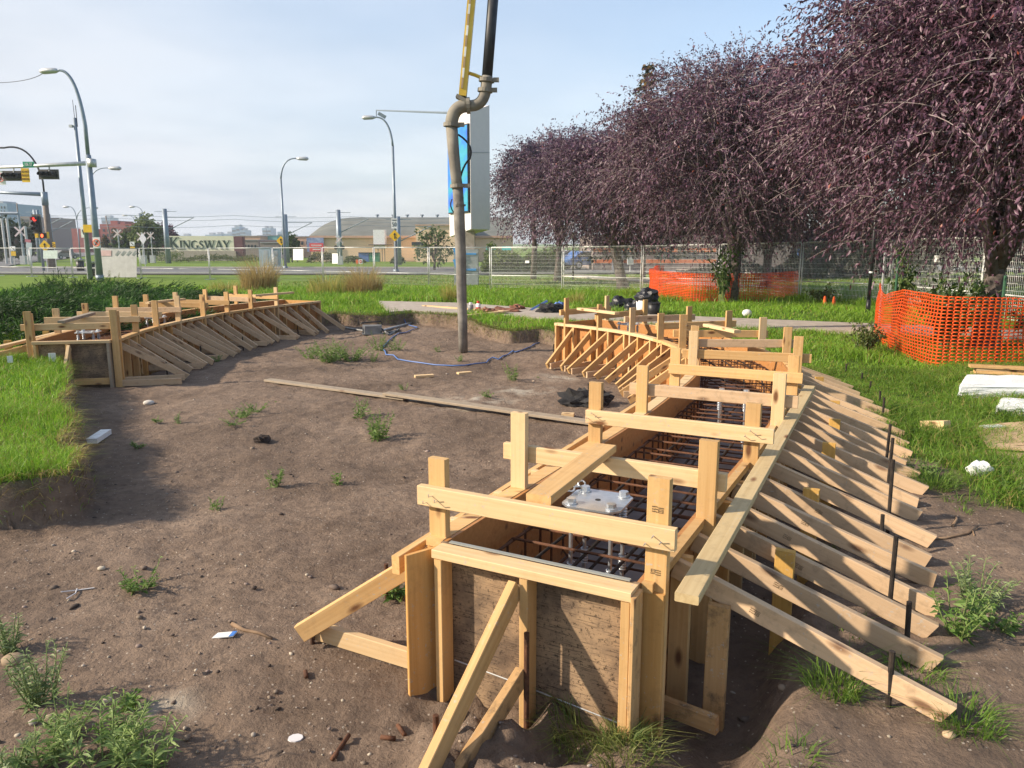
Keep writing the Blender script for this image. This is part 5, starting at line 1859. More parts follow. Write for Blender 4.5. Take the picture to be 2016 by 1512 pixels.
# ------------------------------------------------------------------ orange safety netting
def netting(label, plan, z0s, z1s, rows, pitch, seed, posts=()):
    """lattice of plastic strands following a plan line; top and bottom heights along it"""
    sp = Spline(plan)
    rng = np.random.default_rng(seed)
    c = sp.at(sp.L / 2)
    g0 = float(lawn_z(np.array(c.x), np.array(c.y)))
    root = thing('safety_netting', label, 'safety netting', (c.x, c.y, g0))
    cols = int(sp.L / pitch)
    S = np.linspace(0, sp.L, cols + 1)
    zb = np.interp(S / sp.L, np.linspace(0, 1, len(z0s)), z0s)
    zt = np.interp(S / sp.L, np.linspace(0, 1, len(z1s)), z1s)
    xy = np.array([tuple(sp.at(s)) for s in S]); nn = np.array([tuple(sp.Nrm(s)) for s in S])
    def pt(i, j, du=0.0, dv=0.0):
        # i along, j up: a sagging, wavy surface
        s, v = i + du, (j + dv) / rows
        k0 = np.clip(np.floor(s).astype(int), 0, cols - 1); f = s - k0
        lerp = lambda a: a[k0] * (1 - f) + a[k0 + 1] * f
        x, y, n0, n1 = lerp(xy[:, 0]), lerp(xy[:, 1]), lerp(nn[:, 0]), lerp(nn[:, 1])
        z = lerp(zb) + (lerp(zt) - lerp(zb)) * v
        w = .05 * fbm(s * pitch * 1.3 + seed, v * 2.0 + 0 * s, 1.0, 3) * 2 + .03 * np.sin(v * 3.1) 
        return np.stack([x + n0 * w, y + n1 * w, z + .012 * fbm(s * pitch * 3, v * 3 + 0 * s, 1, 2)], -1)
    I, J = np.meshgrid(np.arange(cols), np.arange(rows + 1), indexing='ij')
    I, J = I.ravel().astype(float), J.ravel().astype(float)
    hw = np.where((J == 0) | (J == rows), .30, .17 if rows * pitch > 0 and c.y < 15 else .24)
    lo, hi = np.clip(J - hw, 0, rows), np.clip(J + hw, 0, rows)
    horiz = np.stack([pt(I, lo), pt(I + .9999, lo), pt(I + .9999, hi), pt(I, hi)], 1)
    I2, J2 = np.meshgrid(np.arange(cols + 1), np.arange(rows), indexing='ij')
    I2, J2 = I2.ravel().astype(float), J2.ravel().astype(float)
    a, b = np.clip(I2 - .13, 0, cols - .001), np.clip(I2 + .13, 0, cols - .001)
    vert = np.stack([pt(a, J2 + .2), pt(b, J2 + .2), pt(b, J2 + .8), pt(a, J2 + .8)], 1)
    Q = np.concatenate([horiz, vert])
    n = len(Q)
    me = big_mesh('mesh', Q.reshape(-1, 3) - np.array(root.location), np.arange(n * 4).reshape(-1, 4), 'net')
    o = bpy.data.objects.new('mesh', me); COL.objects.link(o); o.parent = root
    md = o.modifiers.new('thickness', 'SOLIDIFY'); md.thickness = .003
    for (s, h, m) in posts:
        p = sp.at(s, -.05)
        z = float(lawn_z(np.array(p.x), np.array(p.y)))
        MB().tube([Vector((p.x, p.y, z - .1)), Vector((p.x, p.y, z + h))], .02, 8).build('post', m, root)
    return root


mo, nt_, pp_, out_ = new_mat('orange_netting')
pp_.inputs["Base Color"].default_value = (.95, .135, .012, 1)
pp_.inputs["Roughness"].default_value = .45
tr_ = nt_.nodes.new("ShaderNodeBsdfTranslucent"); tr_.inputs[0].default_value = (.98, .17, .02, 1)
mx_ = nt_.nodes.new("ShaderNodeMixShader"); mx_.inputs[0].default_value = .4
nt_.links.new(pp_.outputs[0], mx_.inputs[1]); nt_.links.new(tr_.outputs[0], mx_.inputs[2]); nt_.links.new(mx_.outputs[0], out_.inputs[0])
M['net'] = mo
M['post_green'] = mat_plain('green_post', (.03, .10, .05), .5)
# near netting: pixels of its foot and top
foot = [(1722, 700), (1760, 690), (1830, 720), (1900, 728), (1960, 730), (2040, 730), (2150, 735)]
pl_, z0_, z1_ = [], [], []
plan_near = [G(1735, 655, .2), G(1722, 668, .2), G(1750, 690, .2), G(1822, 722, .2), G(1870, 728, .2), G(1940, 730, .2), G(2030, 728, .2), G(2200, 722, .2)]
tops = [575, 556, 585, 580, 582, 585, 588, 590]
for p, ty in zip(plan_near, tops):
    z1_.append(A(1800, ty, p.y).z)
netting('orange plastic safety netting around the nearest purple tree', [(p.x, p.y) for p in plan_near], [.24] * 8, z1_, 20, .085, 3, [(1.2, 1.6, 'galv'), (2.7, 1.55, 'post_green'), (5.6, 1.3, 'post_green')])
plan_far = [G(1305, 572, .05), G(1278, 590, .08), G(1320, 598, .08), G(1365, 603, .08), G(1430, 602, .08), G(1500, 600, .08), G(1570, 592, .08)]
tops2 = [523, 527, 533, 536, 538, 538, 533]
netting('orange plastic safety netting around the farther purple tree', [(p.x, p.y) for p in plan_far], [.10] * 7, [A(1400, t, p.y).z for p, t in zip(plan_far, tops2)], 20, .085, 8, [(1.9, 1.7, 'post_green')])
p = A(1440, 500, 22.4)
# shrubs under the near tree
def shrub(label, c, r, h, n, seed, ll, cols=GREEN, name='leafy_shrub'):
    rng = np.random.default_rng(seed)
    c = Vector(c)
    root = thing(name, label, 'shrub', c)
    mb = MB(); P, D = [], []
    for s in range(n):
        a = rng.uniform(0, 2 * math.pi)
        e = c + Vector((math.cos(a) * r * rng.uniform(.3, 1), math.sin(a) * r * rng.uniform(.3, 1), h * rng.uniform(.5, 1.05)))
        pts = arc(c + Vector((rng.normal(0, .05), rng.normal(0, .05), -.05)), c.lerp(e, .4) + Vector((0, 0, h * .3)), e, 7)
        mb.tube(pts, [.009 * (1 - j / 8) + .002 for j in range(7)], 5)
        for k in range(22):
            t = rng.uniform(.25, 1) * 5.99
            q = pts[int(t)].lerp(pts[int(t) + 1], t - int(t))
            P.append(tuple(q + Vector(rng.normal(0, r * .07, 3)))); D.append(tuple(rng.normal(0, .8, 3) + np.array([0, 0, -.1])))
    mb.build('stems', 'stem', root)
    P, D = np.array(P), np.array(D); L = ll * rng.uniform(.6, 1.2, len(P))
    V, q = leaf_cards(P, D, L, L * .45, rng, .25)
    k = rng.random((len(P), 1)); cc = np.array(cols)
    me = big_mesh('leaves', V - np.array(c), q, 'leaf', tint_rep(cc[0] * (1 - k) + cc[1] * k, 5))
    o = bpy.data.objects.new('leaves', me); COL.objects.link(o); o.parent = root


SH = [(.03, .075, .015), (.09, .15, .03)]
shrub('dark green shrub left of the nearest purple trunk, behind the netting', (7.05, 12.3, .2), .75, 1.25, 46, 5, .13, SH)
shrub('low green shrub right of the nearest purple trunk', (8.5, 12.1, .2), .5, .65, 16, 6, .14, SH)
shrub('leafy climber on the fence post beside the black lamp post', (6.55, 12.9, .2), .25, 1.7, 22, 7, .10, SH)
shrub('weedy shrub at the foot of the black lamp post', (5.6, 12.0, .2), .35, .55, 20, 8, .08, [(.05, .08, .02), (.16, .17, .05)])
shrub('green suckers on the netted trunk beside the farther netting', (6.3, 23.0, .1), .5, 1.9, 16, 9, .16, SH)
shrub('weedy shrub at the right end of the farther netting', (9.3, 22.9, .1), .5, .7, 14, 10, .12, [(.06, .09, .02), (.18, .18, .06)])

# black lamp post
b = on_ground(1708, 618)
lp = thing('black_lamp_post', 'slim black lamp post before the nearest purple tree', 'lamp post', b)
t = A(1722, 360, b.y)
MB().tube([b, b + Vector((0, 0, .35))], [.06, .05], 12).tube([b + Vector((0, 0, .3)), Vector((b.x, b.y, t.z))], .042, 12).build('post', 'black', lp, True)
MB().tube([Vector((b.x, b.y, t.z)), Vector((b.x, b.y, t.z + .35))], [.11, .16], 12).build('lantern', 'black', lp, True)
MB().tube([b + Vector((0, 0, 1.0)), b + Vector((0, 0, 1.04))], .047, 12).build('tie_band', 'white', lp)

# ------------------------------------------------------------------ temporary wire fence
M['wire_far'] = mat_noisy('far_zinc_wire', (.24, .25, .25), (.36, .37, .37), 6, .6, .2)  # darker copy of the same wire, for the distant panels
M['wire_sunlit'] = mat_noisy('sunlit_zinc_wire', (.62, .63, .61), (.78, .79, .77), 6, .5, .0)  # paler copy for near panels: brightness in the sun put into the colour
FP = [(-70, 52.5), (0, 52), (65, 51), (145, 49.5), (280, 48.5), (415, 46.5), (540, 43.5), (637, 41), (738, 38.8), (845, 36.8), (966, 34.8), (1108, 33.0), (1263, 30.2), (1415, 27.6), (1575, 25.0), (1752, 21.5), (1935, 17.6), (2060, 15.8), (2200, 14.6)]
FN = ['far left, outside the traffic pole', 'at the left edge behind the juniper', 'left of the yellow signs', 'in front of the bare thick traffic pole', 'carrying the faded banner', 'in front of the big mall sign', 'behind the tall tan grass', 'right of the tall tan grass', 'in front of the arena roof end', 'left of the hanging hose',
      'with the hose hanging before it', 'right of the digital sign post', 'before the striped building', 'left of the farther netting', 'behind the farther netting', 'between the netting and the black lamp post', 'behind the near netting', 'behind the nearest purple trunk']
pts = []
for px, Y in FP:
    q = A(px, 560, Y)
    pts.append(Vector((q.x, Y, float(lawn_z(np.array(q.x), np.array(Y))) - .03)))
for i in range(len(pts) - 1):
    a, b = pts[i], pts[i + 1]
    d = (b - a); d.z = 0; d.normalize()
    a2, b2 = a + d * .045, b - d * .045
    H = 1.86
    mid = (a2 + b2) / 2
    root = thing('fence_panel', 'galvanised wire fence panel ' + FN[i], 'fence panel', mid, 'temporary wire fence panels')
    up = Vector((0, 0, 1))
    f = MB()
    r = .021
    f.tube([a2, a2 + up * H], r, 8).tube([b2, b2 + up * H], r, 8)
    f.tube([a2 + up * H, b2 + up * H], r, 8).tube([a2 + up * .62, b2 + up * .62], r * .8, 8)
    f.build('frame', 'wire_sunlit' if b.y < 34 else 'galv', root, True)
    L = (b2 - a2).length
    w = MB()
    wt = float(np.interp(b.y, [20, 28, 34, 40], [.0055, .0045, .0035, .0026]))
    nv = min(int(L / .055), 70) if b.y < 40 else 36
    for k in range(1, nv):
        p = a2.lerp(b2, k / nv) - up * 0
        w.beam(p + up * .08, p + up * (H - .01), wt, wt, up=d)
    nh = 12
    for k in range(nh):
        z = .10 + (H - .15) * k / (nh - 1)
        w.beam(a2 + up * z, b2 + up * z, wt, wt)
    w.build('wire_mesh', 'wire_sunlit' if b.y < 34 else 'wire_far', root)
    nrm = Vector((-d.y, d.x, 0))
    MB().beam(a - nrm * .35, a + nrm * .35, .16, .05).build('foot', 'galv', root)
# boards and notices wired to the fence
def hung(px0, py0, px1, py1, Y0, Y1, mat, label, name='notice_board', cat='notice'):
    a, b, c, d = A(px0, py1, Y0), A(px1, py1, Y1), A(px1, py0, Y1), A(px0, py0, Y0)
    mb = MB().add([a, b, c, d] + [p + Vector((0, .02, 0)) for p in (a, b, c, d)], [(0, 1, 2, 3), (7, 6, 5, 4), (0, 4, 5, 1), (1, 5, 6, 2), (2, 6, 7, 3), (3, 7, 4, 0)])
    return tag(mb.build(name, mat), label, cat)


def fy(px):
    return float(np.interp(px, [p for p, _ in FP], [q for _, q in FP])) - .1


M['banner'] = mat_noisy('faded_banner', (.42, .41, .41), (.52, .51, .51), 3, .8)
M['notice'] = mat_plain('pale_notice', (.42, .50, .49), .5)
bn = A(227, 520, fy(227))
br = thing('faded_banner', 'faded grey banner with a pinkish panel hung on the fence', 'banner', (bn.x, bn.y, bn.z - .8))
def hung_part(px0, py0, px1, py1, dY, mat, name, root):
    y0, y1 = fy(px0) - dY, fy(px1) - dY
    a, b, c, d = A(px0, py1, y0), A(px1, py1, y1), A(px1, py0, y1), A(px0, py0, y0)
    MB().add([a, b, c, d] + [p + Vector((0, .015, 0)) for p in (a, b, c, d)], [(0, 1, 2, 3), (7, 6, 5, 4), (0, 4, 5, 1), (1, 5, 6, 2), (2, 6, 7, 3), (3, 7, 4, 0)]).build(name, mat, root)
hung_part(187, 490, 269, 546, 0, 'banner', 'sheet', br)
hung_part(189, 493, 219, 504, .03, mat_plain('faded_pink', (.52, .36, .36), .8), 'pink_panel', br)
for k in range(4):
    x = 226 + k * 11
    ya, yb = fy(x) - .05, fy(x + 8) - .05
    MB().add([A(x, 502, ya), A(x + 4, 504, ya), A(x + 10, 495, yb), A(x + 7, 493, yb)], [(0, 1, 2, 3)]).build('chevron', 'grey', br)
hung(85, 493, 113, 509, fy(85), fy(113), 'notice', 'pale green notice board on the fence at far left')
hung(577, 490, 597, 512, fy(577), fy(597), 'white', 'white square notice on the fence left of the arena banner')
hung(654, 499, 665, 519, fy(654), fy(665), 'white', 'narrow white notice on the fence before the arena wall')
hung(1034, 513, 1042, 518, fy(1034), fy(1042), 'white', 'tiny white notice on the fence right of the digital sign')
hung(1840, 503, 1850, 516, fy(1840), fy(1850), 'white', 'white tag on the fence above the near netting')
# ------------------------------------------------------------------ streets
M['asphalt'] = mat_noisy('asphalt', (.13, .13, .135), (.19, .185, .19), 2, .9, 0, .1, .2, 6, False)
M['kerb'] = mat_noisy('pale_kerb', (.36, .35, .33), (.46, .45, .43), 3, .9)
M['hedge_leaf'] = M['leaf']


def zl(x, y):
    return float(lawn_z(np.array(float(x)), np.array(float(y)))) - .03


def road(name, pts, w, mat, lift=.012, side=0.0):
    sp = Spline(pts)
    V, F = [], []
    n = 60
    for i in range(n + 1):
        s = sp.L * i / n
        a, b = sp.at(s, side - w / 2), sp.at(s, side + w / 2)
        V += [(a.x, a.y, zl(a.x, a.y) + lift), (b.x, b.y, zl(b.x, b.y) + lift)]
    for i in range(n):
        F.append((2 * i, 2 * i + 1, 2 * i + 3, 2 * i + 2))
    me = mesh_from(name, V, F, mat)
    bm = bmesh.new(); bm.from_mesh(me); bmesh.ops.recalc_face_normals(bm, faces=bm.faces); bm.to_mesh(me); bm.free()
    o = link(name, me)
    md = o.modifiers.new('thick', 'SOLIDIFY'); md.thickness = .06; md.offset = 0
    return tag(o, kind='structure')


RD = [(-120, 66), (-70, 63.5), (-40, 61), (-15, 60), (5, 61), (40, 66), (120, 84)]
road('road', RD, 12.5, 'asphalt', .05)
road('kerb', RD, .35, 'kerb', .16, 6.5)
road('kerb', RD, .35, 'kerb', .16, -6.5)
road('cross_street', [(-47, 56), (-60, 80), (-75, 110), (-110, 190), (-160, 300)], 15, 'asphalt', .065)
road('pavement', [(-120, 73.5), (-70, 71), (-40, 68.6), (-15, 67.6), (5, 68.6), (40, 74), (120, 92)], 1.8, 'concrete', .06)
road('path', [(4, 52), (6.3, 46), (9, 40), (14, 34), (22, 28)], 1.8, 'concrete', .04)
road('parking', [(4, 84), (14, 66), (22, 50)], 5, 'concrete', .09)

# ------------------------------------------------------------------ poles, lamps, signals
def pole_pts(px, py, Y, ztop=None, ptop=None):
    b = A(px, py, Y)
    b.z = zl(b.x, Y)
    t = Vector((b.x, Y, ztop if ztop is not None else A(px, ptop, Y).z))
    return b, t


def street_lamp(label, px, py, Y, ptop, arm_px, head_py, r=.09, group='street lamps', mat='pole_steel', double=None):
    """tapered pole with a curved arm"""
    b, t = pole_pts(px, py, Y, ptop=ptop)
    root = thing('street_lamp', label, 'street lamp', b, group)
    MB().tube([b, b.lerp(t, .5), t], [r * 1.25, r, r * .8], 10).tube([b, b + Vector((0, 0, .25))], r * 2, 10).build('pole', mat, root, True)
    for ap, hp in ([(arm_px, head_py)] + ([double] if double else [])):
        h = A(ap, hp, Y)
        MB().tube(arc(t, Vector((t.x + (h.x - t.x) * .12, Y, h.z + .15)), h, 12), [r * .75 - r * .3 * i / 11 for i in range(12)], 8).build('arm', mat, root, True)
        sg = 1 if h.x > t.x else -1
        MB().tube([h - Vector((sg * .1, 0, 0)), h + Vector((sg * .15, 0, -.01)), h + Vector((sg * .75, 0, -.02)), h + Vector((sg * .9, 0, -.02))], [.06, .14, .16, .07], 8).build('lamp_head', 'galv', root, True)
    return root


def sign_plate(root, name, c, w, h, mat, thick=.03, shape='rect', face=None):
    """flat sign facing the street the camera stands on"""
    c = Vector(c)
    if shape == 'rect':
        out = [(-w / 2, -h / 2), (w / 2, -h / 2), (w / 2, h / 2), (-w / 2, h / 2)]
    elif shape == 'diamond':
        k = .10
        out = []
        for a in range(4):
            an = math.pi / 2 * a
            for e in (-k, k):
                out.append((w / 2 * math.cos(an + e) * (1 - .02), h / 2 * math.sin(an + e)))
    else:
        out = [(w / 2 * math.cos(2 * math.pi * i / 24), h / 2 * math.sin(2 * math.pi * i / 24)) for i in range(24)]
    return MB().prism(out, c, (1, 0, 0), (0, 0, 1), (0, thick, 0)).build(name, mat, root)


def words(root, s, c, h, mat='black', sq=1.0):
    return text_obj('lettering', s, h, mat, Vector(c) + Vector((0, -.012, 0)), (1, 0, 0), (0, 0, 1), root, .006, sq)


def arrow_merge(root, c, s, mat='black'):
    MB().prism([(-.06 * s, -.45 * s), (.06 * s, -.45 * s), (.06 * s, .1 * s), (.2 * s, .1 * s), (0, .45 * s), (-.2 * s, .1 * s), (-.06 * s, .1 * s)], Vector(c) + Vector((0, -.02, 0)), (1, 0, 0), (0, 0, 1), (0, .012, 0)).prism(
        [(.07 * s, -.40 * s), (.16 * s, -.40 * s), (.16 * s, -.22 * s), (.07 * s, -.10 * s)], Vector(c) + Vector((0.08 * s, -.02, 0)), (1, 0, 0), (0, 0, 1), (0, .012, 0)).build('arrow', mat, root)


def head3(root, c, horiz, s, lit=None, facing=-1, backplate=True):
    """three-lamp signal head with visors"""
    c = Vector(c)
    L, W = 1.05 * s, .36 * s
    sz = (L, .2 * s, W) if horiz else (W, .2 * s, L)
    mb = MB().box(c, sz)
    hd = mb.build('signal_head', 'black', root)
    if backplate:
        MB().box(c + Vector((0, .11 * s, 0)), (sz[0] + .26 * s, .02, sz[2] + .26 * s)).build('backplate', 'backplate', hd)
    for k in (-1, 0, 1):
        o = Vector((k * .33 * s, -.10 * s, 0)) if horiz else Vector((0, -.10 * s, -k * .33 * s))
        p = c + o
        on = lit is not None and k == -1
        MB().disc(p + Vector((0, -.012, 0)), (0, 1, 0), .13 * s, .02, 14).build('lens', lit if on else 'lens_dark', hd)
        vis = MB()
        n = 9
        V = []
        for i in range(n + 1):
            a = math.pi * (-.15 + 1.3 * i / n)
            V += [p + Vector((.15 * s * math.cos(a), -.02, .15 * s * math.sin(a))), p + Vector((.15 * s * math.cos(a), -.28 * s, .15 * s * math.sin(a) * .95))]
        vis.add(V, [(2 * i, 2 * i + 1, 2 * i + 3, 2 * i + 2) for i in range(n)])
        vis.build('visor', 'black', hd)


M['backplate'] = mat_plain('dull_backplate', (.10, .09, .08), .7)
M['lens_dark'] = mat_plain('unlit_lens', (.03, .015, .01), .3)
M['red_lit'] = mat_emit('red_signal_light', (1.0, .03, .02), 2.5)
M['hand_lit'] = mat_emit('orange_hand_light', (1.0, .12, .03), 1.8)
M['rust_pole'] = mat_noisy('brown_pole', (.14, .11, .09), (.22, .18, .155), 4, .7)

# main traffic mast with a lamp on top
Y = 45.0
b, t = pole_pts(197, 549, Y, ptop=305)
mast = thing('traffic_signal_mast', 'thick grey traffic signal mast with a curved lamp on top, left', 'signal mast', b)
MB().tube([b, t], [.19, .155], 14).tube([b, b + Vector((0, 0, .3))], .21, 14).build('pole', 'pole_steel', mast, True)
hd = A(112, 139, Y)
MB().tube([t, t + Vector((0, 0, 1.6))] + arc(t + Vector((0, 0, 1.6)), Vector((t.x - .25, Y, hd.z + .25)), hd, 14)[1:], [.11] * 2 + [.105 - .0035 * i for i in range(13)], 10).build('lamp_arm', 'pole_steel', mast, True)
MB().tube([hd + Vector((.1, 0, 0)), hd - Vector((.1, 0, 0)), hd - Vector((.75, 0, .03)), hd - Vector((.95, 0, .05))], [.06, .15, .17, .08], 10).build('lamp_head', 'galv', mast, True)
a0, a1 = A(181, 321, Y), A(-70, 333, 48.5)
MB().tube([a0, a1], [.13, .075], 10).box(a0, (.35, .35, .45)).build('signal_arm', 'galv', mast, True)
wire = arc(hd - Vector((.8, 0, .15)), A(50, 168, 48), A(-60, 162, 52), 12)
tag(MB().tube(wire, .018, 5).build('overhead_cable', 'black'), 'thin overhead cable running off the curved lamp to the left', 'cable')
sh1 = thing('traffic_signal', 'dark horizontal traffic signal hanging left of the yellow plate', 'traffic signal', A(22, 345, 47))
head3(sh1, A(24, 346, 47), True, .95)
sh2 = thing('traffic_signal', 'dark horizontal traffic signal hanging nearest the thick mast', 'traffic signal', A(93, 342, 46.2))
head3(sh2, A(94, 343, 46.2), True, .92)
for px, s_ in ((27, sh1), (97, sh2)):
    Yq = 47 if px < 50 else 46.2
    MB().tube([A(px, 327, Yq + .1), A(px, 340, Yq + .12)], .04, 6).build('hanger', 'galv', s_)
st = thing('street_name_sign', 'green street name sign reading 106 ST on the signal arm', 'street sign', A(55, 330, 46.4))
sign_plate(st, 'plate', A(56, 324, 46.4), .66, .33, 'green_sign')
words(st, '106 ST', A(56, 324, 46.4), .19, 'white', .62)
yp = thing('yellow_plate', 'yellow plate lettered DO NOT BLOCK hanging from the signal arm', 'sign', A(50, 358, 46.6))
sign_plate(yp, 'plate', A(50, 345, 46.6), .46, .80, 'yellow')
for k, s_ in enumerate(('DO NOT', 'BLOCK', 'INTERSECTION')):
    words(yp, s_, A(50, 338 + k * 7.2, 46.6), .13 if k < 2 else .09, 'orange_dark' if False else 'leather', .75 if k < 2 else .55)
nt1 = thing('turn_ban_sign', 'white no-turn sign with a red ring at the left edge', 'sign', A(2, 362, 47.6))
sign_plate(nt1, 'plate', A(0, 350, 47.6), .62, .82, 'white')
def ring(root, c, r, mat='red', slash=True, w=.045):
    pts = [Vector(c) + Vector((r * math.cos(q), -.03, r * math.sin(q))) for q in np.linspace(0, 2 * math.pi, 25)]
    mb = MB().tube(pts, w / 2, 5)
    if slash:
        mb.tube([Vector(c) + Vector((-r * .7, -.03, r * .7)), Vector(c) + Vector((r * .7, -.03, -r * .7))], w / 2, 5)
    mb.build('ring', mat, root)
ring(nt1, A(1, 350, 47.6), .23)
MB().beam(A(0, 354, 47.57), A(3, 347, 47.57), .02, .06).build('arrow', 'black', nt1)

# slim radio pole beside the mast
b, t = pole_pts(178, 545, 46.5, ptop=232)
rp = thing('radio_pole', 'slim grey pole with antennas standing beside the thick mast', 'pole', b)
MB().tube([b, t], [.14, .09], 12).build('pole', 'pole_steel', rp, True)
MB().tube([t, t + Vector((-.02, 0, 1.0))], .015, 6).tube([t + Vector((.12, 0, -.5)), t + Vector((.12, 0, .7))], .02, 6).build('antenna', 'black', rp)
MB().tube([t + Vector((-.2, -.05, -.45)), t + Vector((.02, -.05, -.45))], .03, 6).box(t + Vector((-.22, -.05, -.47)), (.18, .2, .14)).build('camera', 'galv', rp)
# yellow signal back on the slim pole
ysb = thing('pedestrian_signal', 'yellow pedestrian signal housing seen from behind on the slim pole', 'signal', A(175, 458, 46))
cb_ = A(175, 450, 46)
MB().box(cb_, (.54, .25, .45)).tube([cb_ + Vector((0, .1, 0)), cb_ + Vector((.05, .4, 0))], .04, 6).build('housing', 'yellow', ysb)
cs = thing('bike_sign', 'white sign with a coloured ring at the foot of the thick mast', 'sign', A(190, 486, 44.5))
sign_plate(cs, 'plate', A(190, 478, 44.6), .42, .62, 'white')
ring(cs, A(190, 478, 44.6), .19, 'orange')
MB().beam(A(188, 482, 44.57), A(192, 474, 44.57), .02, .06).build('symbol', 'black', cs)
c2 = thing('turn_ban_sign', 'white sign with a black bent arrow beside the slim pole', 'sign', A(164, 540, 46))
sign_plate(c2, 'plate', A(164, 457, 46.5), .30, .65, 'white')
MB().beam(A(162, 452, 46.46), A(165, 462, 46.46), .02, .05).build('arrow', 'black', c2)
MB().tube([Vector((A(164, 457, 46.55).x, 46.55, zl(-25, 46.5))), A(164, 450, 46.55)], .03, 6).build('post', 'galv', c2)

# second mast
b, t = pole_pts(102, 520, 66, ptop=378)
m2 = thing('traffic_signal_mast', 'farther signal mast with a brown pole and a blue-grey arm', 'signal mast', b)
MB().tube([b, t - Vector((0, 0, .5))], [.30, .22], 12).build('pole', 'rust_pole', m2, True)
MB().tube([t - Vector((0, 0, 1.1)), t], .26, 12).tube([t - Vector((0, 0, .2)), A(-60, 376, 68)], [.17, .10], 10).build('signal_arm', 'pole_steel', m2, True)
hq = A(8, 291, 66)
MB().tube([t, t + Vector((0, 0, .9))] + arc(t + Vector((0, 0, .9)), Vector((t.x - .6, 66, hq.z + .5)), hq, 12)[1:] + [A(-50, 290, 66)], .075, 8).build('lamp_arm', 'black', m2, True)
# red signal and waiting hand
b, t = pole_pts(84, 512, 60, ptop=413)
rs = thing('traffic_signal', 'red traffic light glowing on a grey post with an orange hand signal below', 'traffic signal', b)
MB().tube([b, t], .10, 10).build('post', 'pole_steel', rs, True)
head3(rs, A(71, 441, 59.7), False, 1.12, 'red_lit')
hb = MB().box(A(85, 464, 59.7), (.42, .2, .40)).build('hand_box', 'black', rs)
hp_ = A(82.5, 464, 59.58)
MB().prism([(-.08, -.12), (.06, -.12), (.09, -.02), (.09, .10), (.03, .13), (-.05, .13), (-.09, .06)], hp_, (1, 0, 0), (0, 0, 1), (0, .015, 0)).build('hand_light', 'hand_lit', hb)
MB().box(A(94.5, 463, 59.8), (.08, .2, .5)).build('bracket', 'yellow', rs)
MB().box(A(73, 464, 59.8), (.22, .2, .32)).build('bracket', 'yellow', rs)


def diamond_sign(label, px, py, Y, size, post_py, zmat='yellow'):
    c = A(px, py, Y)
    g = Vector((c.x, Y + .06, zl(c.x, Y)))
    root = thing('warning_sign', label, 'road sign', g)
    sign_plate(root, 'plate', c, size, size, zmat, .03, 'diamond')
    arrow_merge(root, c, size * .62)
    MB().tube([g, Vector((c.x, Y + .06, c.z + size * .4))], .035, 8).build('post', 'galv', root)
    return root


diamond_sign('yellow diamond merge sign below the red signal', 88, 484, 58, .80, 520)
diamond_sign('yellow diamond merge sign right of the mall sign', 553, 474, 68, .78, 525)
diamond_sign('yellow diamond merge sign on the tall middle lamp post', 777, 464, 57.6, .80, 530)
ss = A(776, 440, 57.5)
sp_ = thing('speed_sign', 'white speed sign reading 50 above the yellow diamond', 'road sign', ss)
sign_plate(sp_, 'plate', ss, .42, .72, 'white')
words(sp_, '50', ss - Vector((0, 0, .08)), .32, 'black', .8)
words(sp_, 'MAXIMUM', ss + Vector((0, 0, .24)), .09, 'black', .6)
hz = A(106, 482, 59)
hm = thing('hazard_marker', 'yellow and black striped hazard marker right of the diamond', 'road sign', Vector((hz.x, 59, zl(hz.x, 59))))
sign_plate(hm, 'plate', hz, .22, .42, 'yellow')
for k in range(3):
    MB().beam(hz + Vector((-.10, -.01, .10 - k * .13)), hz + Vector((.10, -.01, -.02 - k * .13)), .015, .05).build('stripe', 'black', hm)
MB().tube([Vector((hz.x, 59.05, zl(hz.x, 59))), hz + Vector((0, .05, 0))], .03, 6).build('post', 'galv', hm)


def crossbuck(label, px, py, Y, base_py, s=1.0, lamps=True):
    c = A(px, py, Y)
    g = Vector((c.x, Y, zl(c.x, Y)))
    root = thing('crossing_signal', label, 'crossing signal', g)
    MB().tube([g, c + Vector((0, 0, .55 * s))], .07, 8).box(g + Vector((0, 0, .5)), (.55, .4, .9)).build('post', 'galv', root)
    for sg in (-1, 1):
        MB().beam(c + Vector((-.52 * s, -.1 - .03 * sg, -.48 * s * sg)), c + Vector((.52 * s, -.1 - .03 * sg, .48 * s * sg)), .02, .17 * s).build('blade', 'cross_white', root)
    if lamps:
        for sg in (-1, 1):
            p = c + Vector((sg * .48 * s, -.12, -1.05 * s))
            l = MB().disc(p, (0, 1, 0), .28 * s, .05, 14).build('lamp', 'black', root)
            MB().disc(p + Vector((0, -.04, 0)), (0, 1, 0), .11 * s, .03, 12).build('lens', 'lens_dark', l)
        MB().beam(c + Vector((-.5 * s, -.05, -1.05 * s)), c + Vector((.5 * s, -.05, -1.05 * s)), .05, .05).build('cross_arm', 'galv', root)


